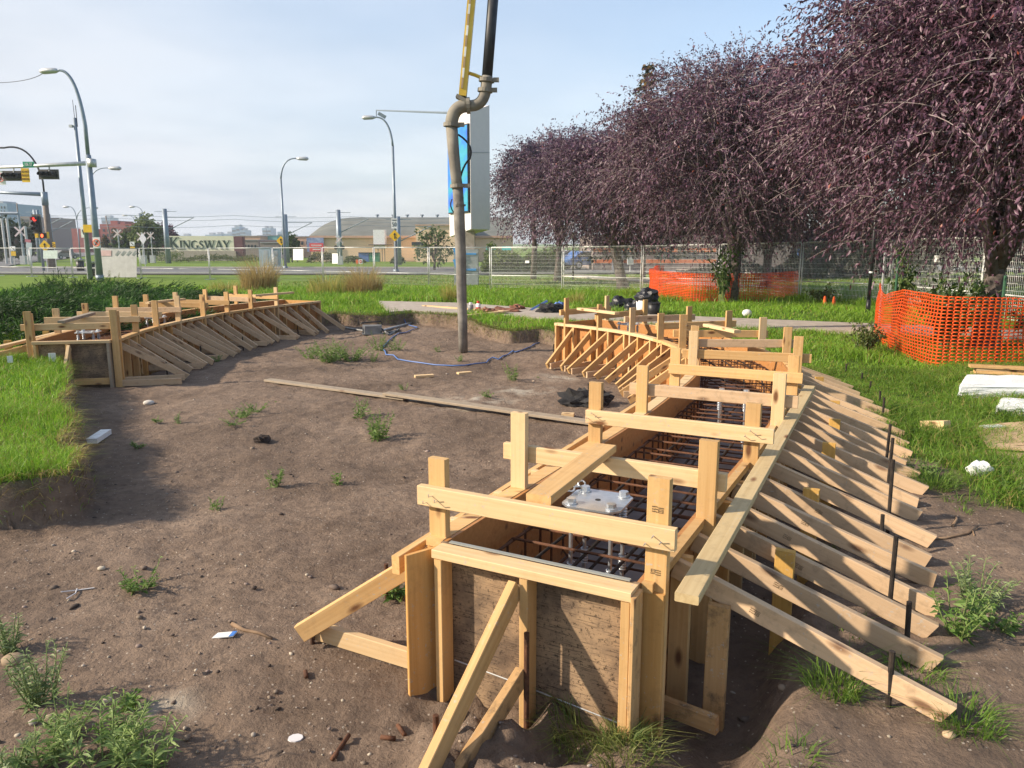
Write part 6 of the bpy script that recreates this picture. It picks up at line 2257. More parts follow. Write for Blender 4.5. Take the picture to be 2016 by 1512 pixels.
M['cross_white'] = mat_plain('crossbuck_white', (.62, .52, .52), .6)
crossbuck('railway crossing signal among the trees at far left', 40, 456, 82, 510, 1.0)
crossbuck('railway crossing signal in front of the red brick block', 232, 460, 80, 500, .80)
crossbuck('railway crossing signal half behind the white diamond sign', 279, 466, 86, 505, .9)
crossbuck('pale railway crossing signal right of the white diamond sign', 297, 464, 92, 505, .8)
crossbuck('railway crossing signal in front of the arena wall', 668, 472, 80, 523, .75)
wd = A(281, 470, 70)
wds = thing('warning_sign', 'pale diamond sign standing before the crossing signals', 'road sign', Vector((wd.x, 70.05, zl(wd.x, 70))))
sign_plate(wds, 'plate', wd, .62, .95, 'white', .03, 'diamond')
MB().tube([Vector((wd.x, 70.06, zl(wd.x, 70))), wd + Vector((0, .06, .2))], .035, 6).build('post', 'galv', wds)
for px, py, Y, lab in ((25, 489, 72, 'small white lane sign over a yellow tab, at the far left'), (260, 480, 75, 'small white lane sign over a yellow tab, beside the brick block')):
    c = A(px, py, Y)
    r_ = thing('lane_sign', lab, 'road sign', Vector((c.x, Y + .05, zl(c.x, Y))))
    sign_plate(r_, 'plate', c, .45, .40, 'white')
    sign_plate(r_, 'tab', c - Vector((0, 0, .48)), .45, .42, 'yellow')
    MB().beam(c + Vector((-.12, -.02, .12)), c + Vector((.12, -.02, -.12)), .015, .05).build('arrow', 'black', r_)
    MB().tube([Vector((c.x, Y + .06, zl(c.x, Y))), c + Vector((0, .06, .15))], .03, 6).build('post', 'galv', r_)
c = A(58, 485, 70)
bs = thing('bus_stop_board', 'tilted pale board with a dull red header beside the crossing', 'board', Vector((c.x, 70, zl(c.x, 70))))
MB().beam(c + Vector((-.12, 0, -.75)), c + Vector((.0, 0, .35)), .05, .5, up=(1, 0, 0)).build('panel', 'notice', bs)
MB().beam(c + Vector((-.1, -.01, .36)), c + Vector((-.05, -.01, .62)), .05, .5, up=(1, 0, 0)).build('header', mat_plain('dull_red', (.42, .16, .18), .7), bs)
MB().tube([Vector((c.x, 70.05, zl(c.x, 70))), c + Vector((0, .05, .4))], .05, 6).build('post', 'galv', bs)
for px, py, Y, lab in ((157, 512, 60, 'dark litter bin with a flat lid beside the slim pole'), (181, 533, 52, 'dark green bin beside the faded banner')):
    c = A(px, py, Y); g = Vector((c.x, Y, zl(c.x, Y)))
    r_ = thing('litter_bin', lab, 'litter bin', g)
    MB().tube([g, g + Vector((0, 0, .85))], [.26, .29], 14).build('body', 'black', r_, True)
    MB().tube([g + Vector((0, 0, .88)), g + Vector((0, 0, .95))], .38, 14).build('lid', 'steel_dull', r_)

# street lamps
street_lamp('street lamp left of the arena, its arm reaching right', 562, 523, 66, 352, 586, 312, .10)
L2 = street_lamp('tall street lamp in the middle carrying the speed sign', 780, 535, 58, 288, 737, 231, .11)
street_lamp('small street lamp just right of the thick mast', 193, 520, 62, 362, 216, 331, .07)
street_lamp('far double street lamp between the masts', 158, 500, 125, 432, 135, 407, .10, double=(182, 409))
street_lamp('far street lamp at the brick block, arm to the left', 290, 500, 130, 430, 265, 407, .09)
street_lamp('farthest street lamp by the brick block, arm to the left', 272, 500, 150, 440, 250, 424, .09)
# tracks' overhead line poles
for px, pt, Y, lab in ((331, 411, 92, 'line pole rising behind the mall sign'), (283, 420, 105, 'line pole before the pale green tree'), (103, 421, 110, 'line pole just right of the brown mast'), (79, 413, 100, 'line pole behind the red signal'), (565, 422, 98, 'line pole just right of the lamp left of the arena'), (669, 413, 88, 'thick line pole in front of the arena roof'), (785, 426, 80, 'line pole just right of the tall middle lamp')):
    b, t = pole_pts(px, 505, Y, ptop=pt)
    r_ = thing('line_pole', lab, 'line pole', b, 'overhead line poles')
    MB().tube([b, t], [.30 * Y / 100 + .05, .24 * Y / 100 + .05], 10).build('pole', 'pole_steel', r_, True)
    MB().tube([t - Vector((0, 0, 2.6)), t + Vector((3.4, 0, -1.0))], .05, 6).tube([t + Vector((3.4, 0, -1.0)), t + Vector((.1, 0, -1.0))], .03, 6).tube([t + Vector((-1.2, 0, -.3)), t + Vector((1.4, 0, -.3))], .03, 5).build('cantilever', 'pole_steel', r_)
for k, (pya, pyb, lab) in enumerate(((420, 428, 'upper overhead track wire'), (427, 436, 'middle overhead track wire'), (446, 441, 'lower overhead track wire'))):
    q = [A(x, pya + (pyb - pya) * (x / 900), 96) + Vector((0, 0, -.25 * math.sin(math.pi * ((x / 230.0) % 1)))) for x in range(-20, 900, 23)]
    tag(MB().tube(q, .028, 4).build('track_wire', 'pole_steel'), lab + ' crossing the sky left of the arena', 'wire')
# frame gantry at the far left
g0, g1 = A(10, 500, 85), A(38, 500, 85)
gt = thing('track_gantry', 'grey gantry frame at the far left edge', 'gantry', Vector((g0.x, 85, zl(g0.x, 85))))
tt0, tt1 = A(-40, 419, 85), A(36, 420, 85)
MB().tube([tt0, tt1], .16, 8).tube([tt1, Vector((tt1.x + .1, 85, zl(tt1.x, 85)))], .12, 8).build('frame', 'pole_steel', gt)
for px in (12, 22, 56):
    b, t = pole_pts(px, 505, 84, ptop=430 if px < 50 else 445)
    MB().tube([b, t], .13, 8).build('upright', 'galv', gt)
b, t = pole_pts(45, 505, 120, ptop=400)
tag(MB().tube([b, t], [.14, .09], 8).build('utility_pole', 'rust_pole', None, True), 'thin dark utility pole at far left', 'pole')
b, t = pole_pts(226, 505, 130, ptop=425)
tag(MB().tube([b, t + Vector((-.9, 0, 0))], [.16, .10], 8).build('utility_pole', 'rust_pole', None, True), 'leaning dark utility pole before the brick block', 'pole')

# ------------------------------------------------------------------ mall sign with big serif letters
Yk = 118.0
M['sign_cream'] = mat_plain('cream_sign_face', (.68, .66, .50), .8, var=.04)
M['letter'] = mat_plain('dark_green_letters', (.02, .045, .03), .6)
a, b = A(326, 490, Yk), A(461, 490, Yk)
zt, zb_ = A(326, 464.5, Yk).z, A(326, 494, Yk).z
ks = thing('mall_sign', 'wide cream wall sign with big dark letters reading KINGSWAY', 'sign', ((a.x + b.x) / 2, Yk, zl(a.x, Yk)))
MB().box(((a.x + b.x) / 2, Yk + .3, (zt + zb_) / 2), (b.x - a.x, .6, zt - zb_)).build('sign_wall', 'sign_cream', ks)
MB().box(((a.x + b.x) / 2 - .5, Yk + .25, zb_ - .75), (b.x - a.x + 1.6, 1.1, 1.48)).build('plinth', 'concrete', ks)
GLY = {  # thick and thin strokes: (x0,y0,x1,y1,width) in a cell 1 high; serifs are added at the feet
    'K': (.78, [(.16, 0, .16, 1, .15), (.20, .45, .62, .98, .06), (.30, .55, .70, .02, .15)], [(.16, 0), (.16, 1), (.64, .98), (.70, .02)]),
    'I': (.34, [(.17, 0, .17, 1, .15)], [(.17, 0), (.17, 1)]),
    'N': (.86, [(.15, 0, .15, 1, .06), (.15, .97, .72, .03, .15), (.72, 0, .72, 1, .06)], [(.15, 0), (.15, 1), (.72, 1)]),
    'G': (.84, [(.70, .84, .50, .97, .07), (.50, .97, .28, .92, .09), (.28, .92, .14, .70, .12), (.14, .70, .11, .45, .15), (.11, .45, .20, .18, .13), (.20, .18, .40, .03, .10), (.40, .03, .70, .10, .07), (.70, .08, .70, .42, .14)], [(.70, .42)]),
    'S': (.62, [(.50, .82, .34, .97, .07), (.34, .97, .17, .88, .08), (.17, .88, .14, .70, .10), (.14, .70, .30, .55, .13), (.30, .55, .46, .42, .14), (.46, .42, .50, .22, .10), (.50, .22, .36, .04, .08), (.36, .04, .20, .03, .07), (.20, .03, .10, .20, .06)], []),
    'W': (1.12, [(.08, 1, .34, .03, .15), (.34, .03, .54, .98, .06), (.52, .98, .78, .03, .15), (.78, .03, 1.04, 1, .06)], [(.08, 1), (.53, 1), (1.04, 1)]),
    'A': (.86, [(.08, 0, .42, 1, .06), (.42, 1, .76, 0, .15), (.22, .34, .62, .34, .06)], [(.08, 0), (.76, 0)]),
    'Y': (.78, [(.08, 1, .38, .45, .15), (.68, 1, .38, .45, .06), (.38, .48, .38, 0, .15)], [(.08, 1), (.68, 1), (.38, 0)]),
}
def glyphs(root, word, x0, x1, zbase, h, first, yf, mat):
    tot = sum(GLY[ch][0] * (first if i == 0 else 1) for i, ch in enumerate(word))
    sx = (x1 - x0) / tot
    x = x0
    for i, ch in enumerate(word):
        w, strokes, serifs = GLY[ch]
        k = first if i == 0 else 1.0
        hh = h * k
        mb = MB()
        for j, (p, q, r_, s_, wd_) in enumerate(strokes):
            P0 = Vector((x + p * sx * k, yf - .02 - .003 * j, zbase + q * hh)); P1 = Vector((x + r_ * sx * k, yf - .02 - .003 * j, zbase + s_ * hh))
            mb.beam(P0, P1, .04, wd_ * sx * k * 1.3, up=(0, 0, 1) if abs(P1.x - P0.x) > abs(P1.z - P0.z) * .2 else (1, 0, 0))
        for j, (p, q) in enumerate(serifs):
            mb.box((x + p * sx * k, yf - .05 - .003 * j, zbase + q * hh), (.34 * sx * k, .04, .045 * hh))
        mb.build('letter', mat, root)
        x += w * sx * k
glyphs(ks, 'KINGSWAY', A(334, 490, Yk).x, A(454, 490, Yk).x, A(334, 490.5, Yk).z, 1.28, 1.38, Yk, 'letter')
c = A(469, 480, Yk)
tag(MB().box((c.x, Yk + .6, (A(469, 465, Yk).z + zl(c.x, Yk)) / 2), (A(478, 480, Yk).x - A(461.3, 480, Yk).x, 1.2, A(469, 466, Yk).z - zl(c.x, Yk))).build('sign_wing', mat_plain('maroon_brick', (.14, .06, .07), .8)), 'maroon wall block at the right end of the mall sign', 'wall')

# ------------------------------------------------------------------ buildings
def block(root, name, px0, px1, ptop, Y, depth, mat, pbot=None, zb=None):
    a, b = A(px0, ptop, Y), A(px1, ptop, Y)
    z0 = zb if zb is not None else (zl(a.x, Y) - .3 if pbot is None else A(px0, pbot, Y).z)
    return MB().box(((a.x + b.x) / 2, Y + depth / 2, (a.z + z0) / 2), (b.x - a.x, depth, a.z - z0)).build(name, mat, root)


def windows(root, px0, px1, py0, py1, nx, ny, Y, mat='window'):
    for i in range(nx):
        for j in range(ny):
            a = A(px0 + (px1 - px0) * (i + .25) / nx, py0 + (py1 - py0) * (j + .25) / ny, Y)
            b = A(px0 + (px1 - px0) * (i + .75) / nx, py0 + (py1 - py0) * (j + .8) / ny, Y)
            MB().box(((a.x + b.x) / 2, Y - .03, (a.z + b.z) / 2), (b.x - a.x, .08, a.z - b.z)).build('window', mat, root)


M['window'] = mat_plain('dark_glass', (.05, .06, .07), .15)
M['brick'] = mat_noisy('red_brick', (.28, .085, .075), (.36, .12, .10), 1, .9)
M['tan'] = mat_noisy('tan_wall', (.72, .51, .34), (.78, .57, .39), .3, .9)
M['roof_grey'] = mat_noisy('grey_green_roof', (.115, .12, .105), (.175, .18, .16), .35, .9)
M['blue_far'] = mat_plain('blue_glass_and_haze', (.20, .30, .42), .5)  # on the skyline towers the blue of distant haze is put into this colour
M['teal'] = mat_plain('teal_wall', (.22, .46, .42), .8)
M['pink_wall'] = mat_plain('pinkish_wall', (.52, .33, .24), .9)
M['brown_wall'] = mat_plain('grey_brown_wall', (.24, .20, .18), .9)

bb = A(215, 500, 230)
r_ = thing('brick_building', 'red brick apartment block far beyond the tracks', 'building', (bb.x, 230, -.6))
block(r_, 'wall', 196, 268, 441, 230, 25, 'brick')
block(r_, 'wing', 140, 165, 450, 228, 20, 'brick')
block(r_, 'roof_box', 217, 231, 434.5, 236, 10, 'brick', pbot=442)
block(r_, 'roof_box', 237, 245, 437.5, 236, 10, 'brick', pbot=442)
windows(r_, 200, 266, 448, 488, 8, 4, 230)
r_ = thing('office_block', 'low grey office block behind the trees at far left', 'building', (A(50, 480, 240).x, 240, -.6))
block(r_, 'wall', 36, 58, 426, 240, 25, 'brown_wall'); windows(r_, 38, 57, 430, 480, 5, 6, 240)
r_ = thing('tower_block', 'blue glass tower block at the left edge', 'building', (A(0, 480, 300).x, 300, -.6))
block(r_, 'wall', -14, 13, 400, 300, 22, 'blue_far'); windows(r_, -12, 12, 404, 470, 4, 8, 300)
block(r_, 'roof_plant', -8, 6, 396, 306, 8, 'grey', pbot=400)
# downtown skyline
for i, (px0, px1, pt, lab) in enumerate(((199, 216, 428, 'pale blue far tower behind the brick block'), (117, 127, 446, 'far slim tower right of the brown mast'), (128, 142, 453, 'far low pale block right of the brown mast'),
                                        (352, 372, 464, 'far blue block left of the skyline towers'), (404, 420, 462, 'far blue block over the mall sign'), (420, 436, 461, 'far blue block over the Y of the mall sign'),
                                        (456, 464, 448, 'left tower of the far blue pair'), (464, 471, 446, 'taller tower of the far blue pair'), (472, 483, 453, 'lower blue block beside the far blue pair'),
                                        (516, 524, 449, 'left tower of the second far pair'), (525, 533, 449, 'right tower of the second far pair'), (546, 560, 456, 'stepped far tower behind the yellow diamond sign'), (440, 456, 460, 'far blue slab left of the blue pair'))):
    Yb = 900
    a, b = A(px0, pt, Yb), A(px1, pt, Yb)
    r_ = thing('far_tower', lab, 'tower', ((a.x + b.x) / 2, Yb, -.6))
    MB().box(((a.x + b.x) / 2, Yb + 10, (a.z - .6) / 2), (b.x - a.x, 20, a.z + .6)).build('shaft', 'blue_far', r_)
    MB().box(((a.x + b.x) / 2, Yb + 10, a.z + 1.2), ((b.x - a.x) * .5, 8, 2.4)).build('roof_plant', 'grey', r_)
    for k in range(3):
        MB().box(((a.x + b.x) / 2, Yb - .1, 6 + (a.z - 8) * (k + .6) / 3), ((b.x - a.x) * .9, .25, max(.8, (a.z - 6) / 8))).build('window_band', 'window', r_)
# low shops right of the mall sign
for px0, px1, pt, Y, m_, lab in ((461, 512, 465, 165, 'pink_wall', 'low pinkish building strip above the maroon wall'), (478, 508, 473, 150, 'brown_wall', 'grey-brown shop block right of the maroon wall'), (506, 545, 464, 170, 'teal', 'low teal building left of the yellow diamond sign'), (512, 548, 478, 140, 'brown_wall', 'dark low shop front below the teal building'), (568, 612, 466, 150, 'pink_wall', 'low tan shop left of the arena')):
    c = A((px0 + px1) / 2, 490, Y)
    r_ = thing('low_building', lab, 'building', (c.x, Y, -.6))
    block(r_, 'wall', px0, px1, pt, Y, 14, m_)
    block(r_, 'parapet', px0 - .5, px1 + .5, pt - 1.2, Y - .15, 14.3, 'grey', pbot=pt)
    windows(r_, px0 + 2, px1 - 2, pt + 6, pt + 18, 4, 1, Y)
# arena
Ya = 112.0
za = zl(0, Ya)
ar0, ar1 = A(611, 464, Ya), A(1010, 464, Ya)
arn = thing('arena', 'tan arena hall with a big curved grey roof', 'building', ((ar0.x + ar1.x) / 2, Ya, za))
zw = A(611, 465.5, Ya).z
MB().box(((ar0.x + ar1.x) / 2, Ya + 20, (zw + za) / 2), (ar1.x - ar0.x, 40, zw - za)).build('wall', 'tan', arn)
prof = [(609, 465), (616, 459), (628, 449.5), (640, 442), (654, 436), (670, 431.5), (690, 429), (715, 428.5), (1010, 428.5)]
V, F = [], []
yy = np.linspace(Ya - .3, Ya + 26, 14)
for x, y in prof:
    q = A(x, y, Ya + 26)
    q0 = A(x, 464.6, Ya)
    for k, yv in enumerate(yy):
        f = k / 13
        hgt = (q.z - zw) * math.sin(math.pi / 2 * min(1, f * 1.0)) ** .95
        V.append(((q0.x * (1 - f) + q.x * f), yv, zw + .02 + hgt))
n = len(yy)
for i in range(len(prof) - 1):
    for k in range(n - 1):
        F.append((i * n + k, (i + 1) * n + k, (i + 1) * n + k + 1, i * n + k + 1))
MB().add(V, F).build('roof', 'roof_grey', arn, True)
MB().box(((ar0.x + ar1.x) / 2, Ya - .25, zw - .05), (ar1.x - ar0.x, .4, .3)).build('eaves', 'pink_wall', arn)
for px in (743, 774, 802, 831, 861):
    q = A(px, 427.5, Ya + 26)
    MB().tube([q - Vector((0, 0, .3)), q + Vector((0, 0, .25))], .18, 8).tube([q + Vector((0, 0, .25)), q + Vector((0, 0, .45))], .34, 8).build('roof_vent', 'pole_steel', arn)
for k in range(9):
    x0 = 640 + k * 33
    q = [A(x0 + 34 * f, 464.5 - 1 - 35 * f ** .75, Ya + .5 + 24 * f ** 1.5) + Vector((0, -.2, .1)) for f in np.linspace(0.02, .9, 8)]
block(arn, 'annex', 818, 925, 443, Ya - 6, 30, 'tan')
block(arn, 'annex_cap', 817, 926, 442, Ya - 6.2, 30.4, 'pink_wall', pbot=444)
MB().box(A(822, 480, Ya - 6.1), (1.6, .1, .5)).build('window', 'window', arn)
pl2 = MB().box(A(749, 482, Ya - 2), (3.0, 2.4, .15)).build('platform', 'rust_pole', arn)
MB().box(A(748, 471, Ya - 2), (1.6, 1.6, 2.6)).build('air_unit', 'white', pl2)
mb = MB()
for px in (744, 752, 757):
    q = A(px, 482, Ya - 2); mb.tube([q, Vector((q.x, q.y, za))], .06, 6)
mb.build('legs', 'rust_pole', pl2)
bq = A(621, 482, Ya - .6)
bnr = thing('arena_banner', 'blue and red banner on the arena wall', 'banner', bq)
MB().box(bq, (2.45, .08, 2.0)).build('sheet', mat_noisy('blue_banner', (.12, .17, .36), (.35, .40, .55), 2, .7), bnr)
MB().box(bq + Vector((.15, -.06, -.35)), (2.0, .04, 1.2)).build('red_panel', mat_noisy('red_banner', (.62, .06, .07), (.72, .14, .14), 2, .7), bnr)
for k in range(3):
    MB().box(bq + Vector((.15, -.09, -.05 - k * .3)), (1.5 - .2 * k, .02, .10)).build('stripe', 'white', bnr)
for px0, px1, m_, lab in ((708, 727, 'hose_blue', 'blue dumpster by the arena wall'), (727, 749, 'dump_green', 'green dumpster by the arena wall')):
    M.setdefault('dump_green', mat_plain('green_dumpster', (.03, .20, .10), .6))
    c = A((px0 + px1) / 2, 511, Ya - 6)
    g = Vector((c.x, c.y, zl(c.x, c.y)))
    r_ = thing('dumpster', lab, 'dumpster', g)
    MB().box(g + Vector((0, 0, .65)), (1.35, 1.2, 1.2)).build('body', m_, r_)
    MB().beam(g + Vector((-.68, -.1, 1.28)), g + Vector((.68, -.1, 1.28)), 1.3, .06).build('lid', 'black', r_)
# orange/no-entry boards and little notices by the arena
c = A(710, 515, 84)
ne = thing('no_entry_sign', 'white sign with a red disc before the arena hedge', 'road sign', Vector((c.x, 84, zl(c.x, 84))))
sign_plate(ne, 'plate', c, .42, .5, 'white'); sign_plate(ne, 'disc', c - Vector((0, .02, 0)), .32, .32, 'red', .01, 'round')
MB().box(c - Vector((0, .05, 0)), (.2, .01, .06)).build('bar', 'white', ne)
MB().tube([Vector((c.x, 84.05, zl(c.x, 84))), c + Vector((0, .05, 0))], .03, 6).build('post', 'galv', ne)
c = A(703, 515, 84.2)
tag(MB().box(c, (.26, .05, .42)).tube([Vector((c.x, 84.24, zl(c.x, 84))), c + Vector((0, .04, 0))], .03, 6).build('marker_board', 'orange'), 'small orange board left of the no-entry sign', 'sign')
# utility cabinets
M['cab'] = mat_plain('blue_grey_cabinet', (.33, .40, .46), .6)
for px0, px1, pt, Y, lab in ((509, 532, 488, 72, 'large pale blue utility cabinet before the shops'), (533, 548, 490, 73, 'narrower blue-grey utility cabinet beside the large one')):
    a, b = A(px0, pt, Y), A(px1, pt, Y)
    g = Vector(((a.x + b.x) / 2, Y, zl(a.x, Y)))
    r_ = thing('utility_cabinet', lab, 'cabinet', g)
    MB().box((g.x, Y + .35, (a.z + g.z) / 2), (b.x - a.x, .7, a.z - g.z)).build('body', 'cab', r_)
    MB().box((g.x + .1, Y - .01, (a.z + g.z) / 2), (.35, .02, (a.z - g.z) * .75)).build('door', 'grey', r_)
    MB().box((g.x, Y + .35, a.z + .03), (b.x - a.x + .1, .8, .06)).build('lid', 'cab', r_)

# digital sign pylon
M['pylon_white'] = mat_plain('pylon_panel', (.66, .62, .60), .6, var=.03)
def mat_screen():
    m, nt, p, _ = new_mat('digital_screen')
    v = coords(nt, (1, .35, 1), jitter=False)
    f = noise(nt, v, .9, 2)
    col = ramp(nt, f, [(.30, (.015, .06, .45)), (.46, (.02, .17, .60)), (.58, (.03, .28, .36)), (.72, (.05, .32, .62))])
    nt.links.new(col, p.inputs["Base Color"]); nt.links.new(col, p.inputs["Emission Color"])
    p.inputs["Emission Strength"].default_value = .12
    p.inputs["Roughness"].default_value = .3
    return m
M['screen'] = mat_screen()
M['sign_blue'] = mat_plain('bright_blue_panel', (.04, .32, .75), .5)
Cn = A(926, 300, 38.0)
Rn = A(964, 300, 38.7)
Ln = A(883, 300, 40.6)
py_ = thing('digital_sign', 'tall pale sign pylon with a blue screen facing the road', 'sign pylon', (Cn.x, 38.6, zl(Cn.x, 38.6)))
zt_ = A(926, 208, 38).z
zb_ = A(926, 451, 38).z
back = Rn - Cn
Fr = Ln + back
V = []
for zz_ in ((A(883, 466, Ln.y).z, zb_, A(964, 452, Rn.y).z, A(964, 464, Fr.y).z), (A(883, 231, Ln.y).z, A(926, 221, Cn.y).z, A(964, 207, Rn.y).z, A(925, 214, Fr.y).z)):
    for p, z_ in zip((Ln, Cn, Rn, Fr), zz_):
        V.append((p.x, p.y, z_))
MB().add(V, [(0, 1, 2, 3), (4, 5, 6, 7), (0, 1, 5, 4), (1, 2, 6, 5), (2, 3, 7, 6), (3, 0, 4, 7)]).build('cabinet', 'pylon_white', py_)
e = (Ln - Cn).normalized()
nrm = Vector((-e.y, e.x, 0)); nrm = nrm if nrm.dot(Vector((-1, -.4, 0))) > 0 else -nrm
def on_face(u, z_, out=.03):
    p = Cn.lerp(Ln, u)
    return Vector((p.x, p.y, z_)) + nrm * out
s0, s1 = A(926, 415, 38).z, A(926, 245, 38).z
fr_ = MB().prism([(0, 0), (1, 0), (1, 1), (0, 1)], on_face(.02, s0 - .06, .0), on_face(.96, 0, 0) - on_face(.02, 0, 0), Vector((0, 0, s1 - s0 + .12)), nrm * .10).build('screen_frame', 'black', py_)
MB().prism([(0, 0), (1, 0), (1, 1), (0, 1)], on_face(.04, s0, .102), on_face(.94, 0, 0) - on_face(.04, 0, 0), Vector((0, 0, s1 - s0)), nrm * .02).build('screen', 'screen', py_)
for k, (h_, w_) in enumerate(((.10, .30), (.10, .36), (.10, .26), (.16, .42))):
    MB().prism([(0, 0), (1, 0), (1, 1), (0, 1)], on_face(.25, s0 + .5 + k * .22, .126), (on_face(.25 + w_, 0, 0) - on_face(.25, 0, 0)), Vector((0, 0, h_)), nrm * .008).build('caption', 'pump_yellow' if False else 'navy', py_) if 'navy' in M else M.__setitem__('navy', mat_plain('navy', (.02, .05, .20), .5))
MB().beam(Cn + Vector((.02, -.012, -(300 - 325) / 1500 * 0)), Rn + Vector((0, -.012, 0)), .01, .03).build('panel_joint', 'grey', py_)
pc = Cn.lerp(Fr, .5)
q0, q1 = A(897, 500, 38.9), A(934, 500, 38.4)
MB().box(((q0.x + q1.x) / 2, 39.0, (zb_ + zl(pc.x, 39)) / 2), (q1.x - q0.x, .75, zb_ - zl(pc.x, 39) - .004)).build('column', 'concrete', py_)
base_t = A(915, 491, 38.4).z
MB().box(((q0.x + q1.x) / 2 + .05, 38.95, (base_t + zl(pc.x, 39)) / 2), (q1.x - q0.x + .22, 1.0, base_t - zl(pc.x, 39))).build('base_cladding', 'pylon_grey' if 'pylon_grey' in M else M.setdefault('pylon_grey', mat_plain('pylon_grey', (.33, .36, .37), .6)), py_)
for zz, hh in ((500, 3.0), (531, 4.0)):
    q = A(918, zz, 38.3)
    MB().box((q.x + .05, 38.435, q.z), (q1.x - q0.x - .1, .03, hh * .0253)).build('blue_band', 'sign_blue', py_)
q = A(897.5, 505, 38.5)
for k in range(2):
    MB().beam(A(895, 488 + k * 22, 38.35), A(901, 505 + k * 22, 38.35), .04, .20).build('blue_slash', 'sign_blue', py_)
tag(MB().tube([A(741, 231, 58), A(741, 217, 58)], .04, 6).tube([A(741, 217, 58), A(884, 222, 40.4)], [.05, .06], 6).box(A(752, 227, 57), (.55, .3, .22), R=Matrix.Rotation(.5, 3, 'Y')).build('camera_arm', 'pole_steel'), 'long thin arm with a camera reaching from the digital sign over the middle lamp', 'camera arm')

# ------------------------------------------------------------------ far planting
def far_tree(label, px, py, ptop, Y, wpx, n, cols, seed, name='leafy_tree', leaf=.45):
    g = A(px, py, Y); g.z = zl(g.x, Y)
    h = A(px, ptop, Y).z - g.z
    r = wpx / 2 * Y / FOC
    tree(name, label, g, h, r, r, h * .12, max(.1, h * .02), n, leaf, 6, seed, cols, leafmat='leaf', fork=h * .22, droop=.1, twig_len=r * .35, second=3, core=.8, aspect=.6, twigmat='bark')


GT = [(.035, .075, .02), (.11, .16, .045)]
GD = [(.02, .045, .015), (.06, .09, .03)]
far_tree('pale green tree left of the purple bush at the mall sign', 293, 505, 427, 100, 46, 620, [(.09, .14, .05), (.22, .26, .11)], 31)
far_tree('small purple tree behind the left end of the mall sign', 330, 505, 445, 128, 44, 520, PURP2, 32, 'purple_leaf_tree')
far_tree('dark green trees mass at the left edge, nearest', 2, 505, 428, 105, 64, 800, GD, 33)
far_tree('dark green tree behind the crossing signal at far left', 42, 505, 440, 112, 50, 620, GD, 34)
far_tree('green bushy tree right of the brick block crossing signal', 248, 505, 462, 100, 34, 420, GT, 35)
far_tree('brown-green tree before the right end of the brick block', 262, 505, 445, 140, 30, 420, [(.07, .065, .035), (.15, .13, .07)], 36)
far_tree('leafy tree beside the line pole left of the arena', 575, 510, 462, 104, 30, 260, GT, 37)
far_tree('thin young tree before the arena annex', 855, 530, 446, 62, 72, 150, [(.06, .10, .04), (.14, .19, .07)], 38, leaf=.26)
for i, (px, pt, Y) in enumerate(((206, 462, 120), (224, 447, 150))):
    q = A(px, pt, Y)
    spruce(('short dark spruce before the brick block', 'taller dark spruce behind the brick block crossing')[i], (q.x, Y, zl(q.x, Y)), q.z - zl(q.x, Y), 1.5, 50 + i, [(.02, .045, .03), (.045, .08, .05)], 12)


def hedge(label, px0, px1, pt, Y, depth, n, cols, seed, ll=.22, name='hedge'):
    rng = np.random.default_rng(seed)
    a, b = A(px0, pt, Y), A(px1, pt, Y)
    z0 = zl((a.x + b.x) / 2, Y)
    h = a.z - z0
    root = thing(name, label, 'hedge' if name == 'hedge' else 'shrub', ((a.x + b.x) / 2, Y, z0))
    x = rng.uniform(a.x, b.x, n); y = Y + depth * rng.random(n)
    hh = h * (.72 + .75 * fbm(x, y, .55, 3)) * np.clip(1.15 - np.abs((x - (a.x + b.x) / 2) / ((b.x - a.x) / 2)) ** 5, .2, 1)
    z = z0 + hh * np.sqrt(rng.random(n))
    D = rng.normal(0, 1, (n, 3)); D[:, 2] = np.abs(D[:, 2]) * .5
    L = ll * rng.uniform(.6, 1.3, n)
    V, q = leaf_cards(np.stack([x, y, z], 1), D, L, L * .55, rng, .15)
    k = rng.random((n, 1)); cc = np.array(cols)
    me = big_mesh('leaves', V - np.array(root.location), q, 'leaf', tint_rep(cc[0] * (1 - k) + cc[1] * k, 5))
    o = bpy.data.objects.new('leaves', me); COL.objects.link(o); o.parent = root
    mb = MB()
    for t in np.linspace(.08, .92, 6):
        p = Vector((a.x + (b.x - a.x) * t, Y + depth * .5, z0))
        mb.tube([p - Vector((0, 0, .1)), p + Vector((.05, 0, h * .6))], [.04, .015], 6)
    mb.build('stems', 'bark', root)


hedge('rough green hedge before the arena, left of its crossing signal', 600, 660, 494, 92, 3, 1600, [(.05, .065, .025), (.12, .12, .05)], 71)
hedge('green hedge before the arena wall, right of the crossing signal', 676, 712, 506, 92, 3, 1100, [(.05, .08, .025), (.13, .16, .05)], 72)
hedge('low hedge before the arena annex', 768, 790, 505, 88, 3, 700, GD, 73)
hedge('weedy bank below the mall sign', 345, 500, 502, 104, 4, 2600, [(.06, .09, .03), (.15, .17, .06)], 74)
hedge('green shrub left of the mall sign plinth', 300, 345, 496, 108, 4, 1000, [(.08, .13, .03), (.17, .22, .06)], 75)
hedge('leafy shrub mass between the digital sign and the thin trunks', 948, 1030, 480, 58, 4, 3800, [(.05, .09, .02), (.17, .22, .05)], 76, .25)
hedge('leafy shrub mass right of the thin trunks', 1028, 1112, 484, 60, 4, 3800, [(.04, .08, .02), (.14, .19, .04)], 77, .25)
hedge('low clipped green hedge under the leafy shrubs', 950, 1110, 522, 56, 1.6, 2200, GD, 78, .2)
hedge('clipped brownish hedge far behind the nearest purple trunk', 1780, 2250, 548, 34, 1.6, 4200, [(.07, .05, .03), (.15, .10, .05)], 79, .16)
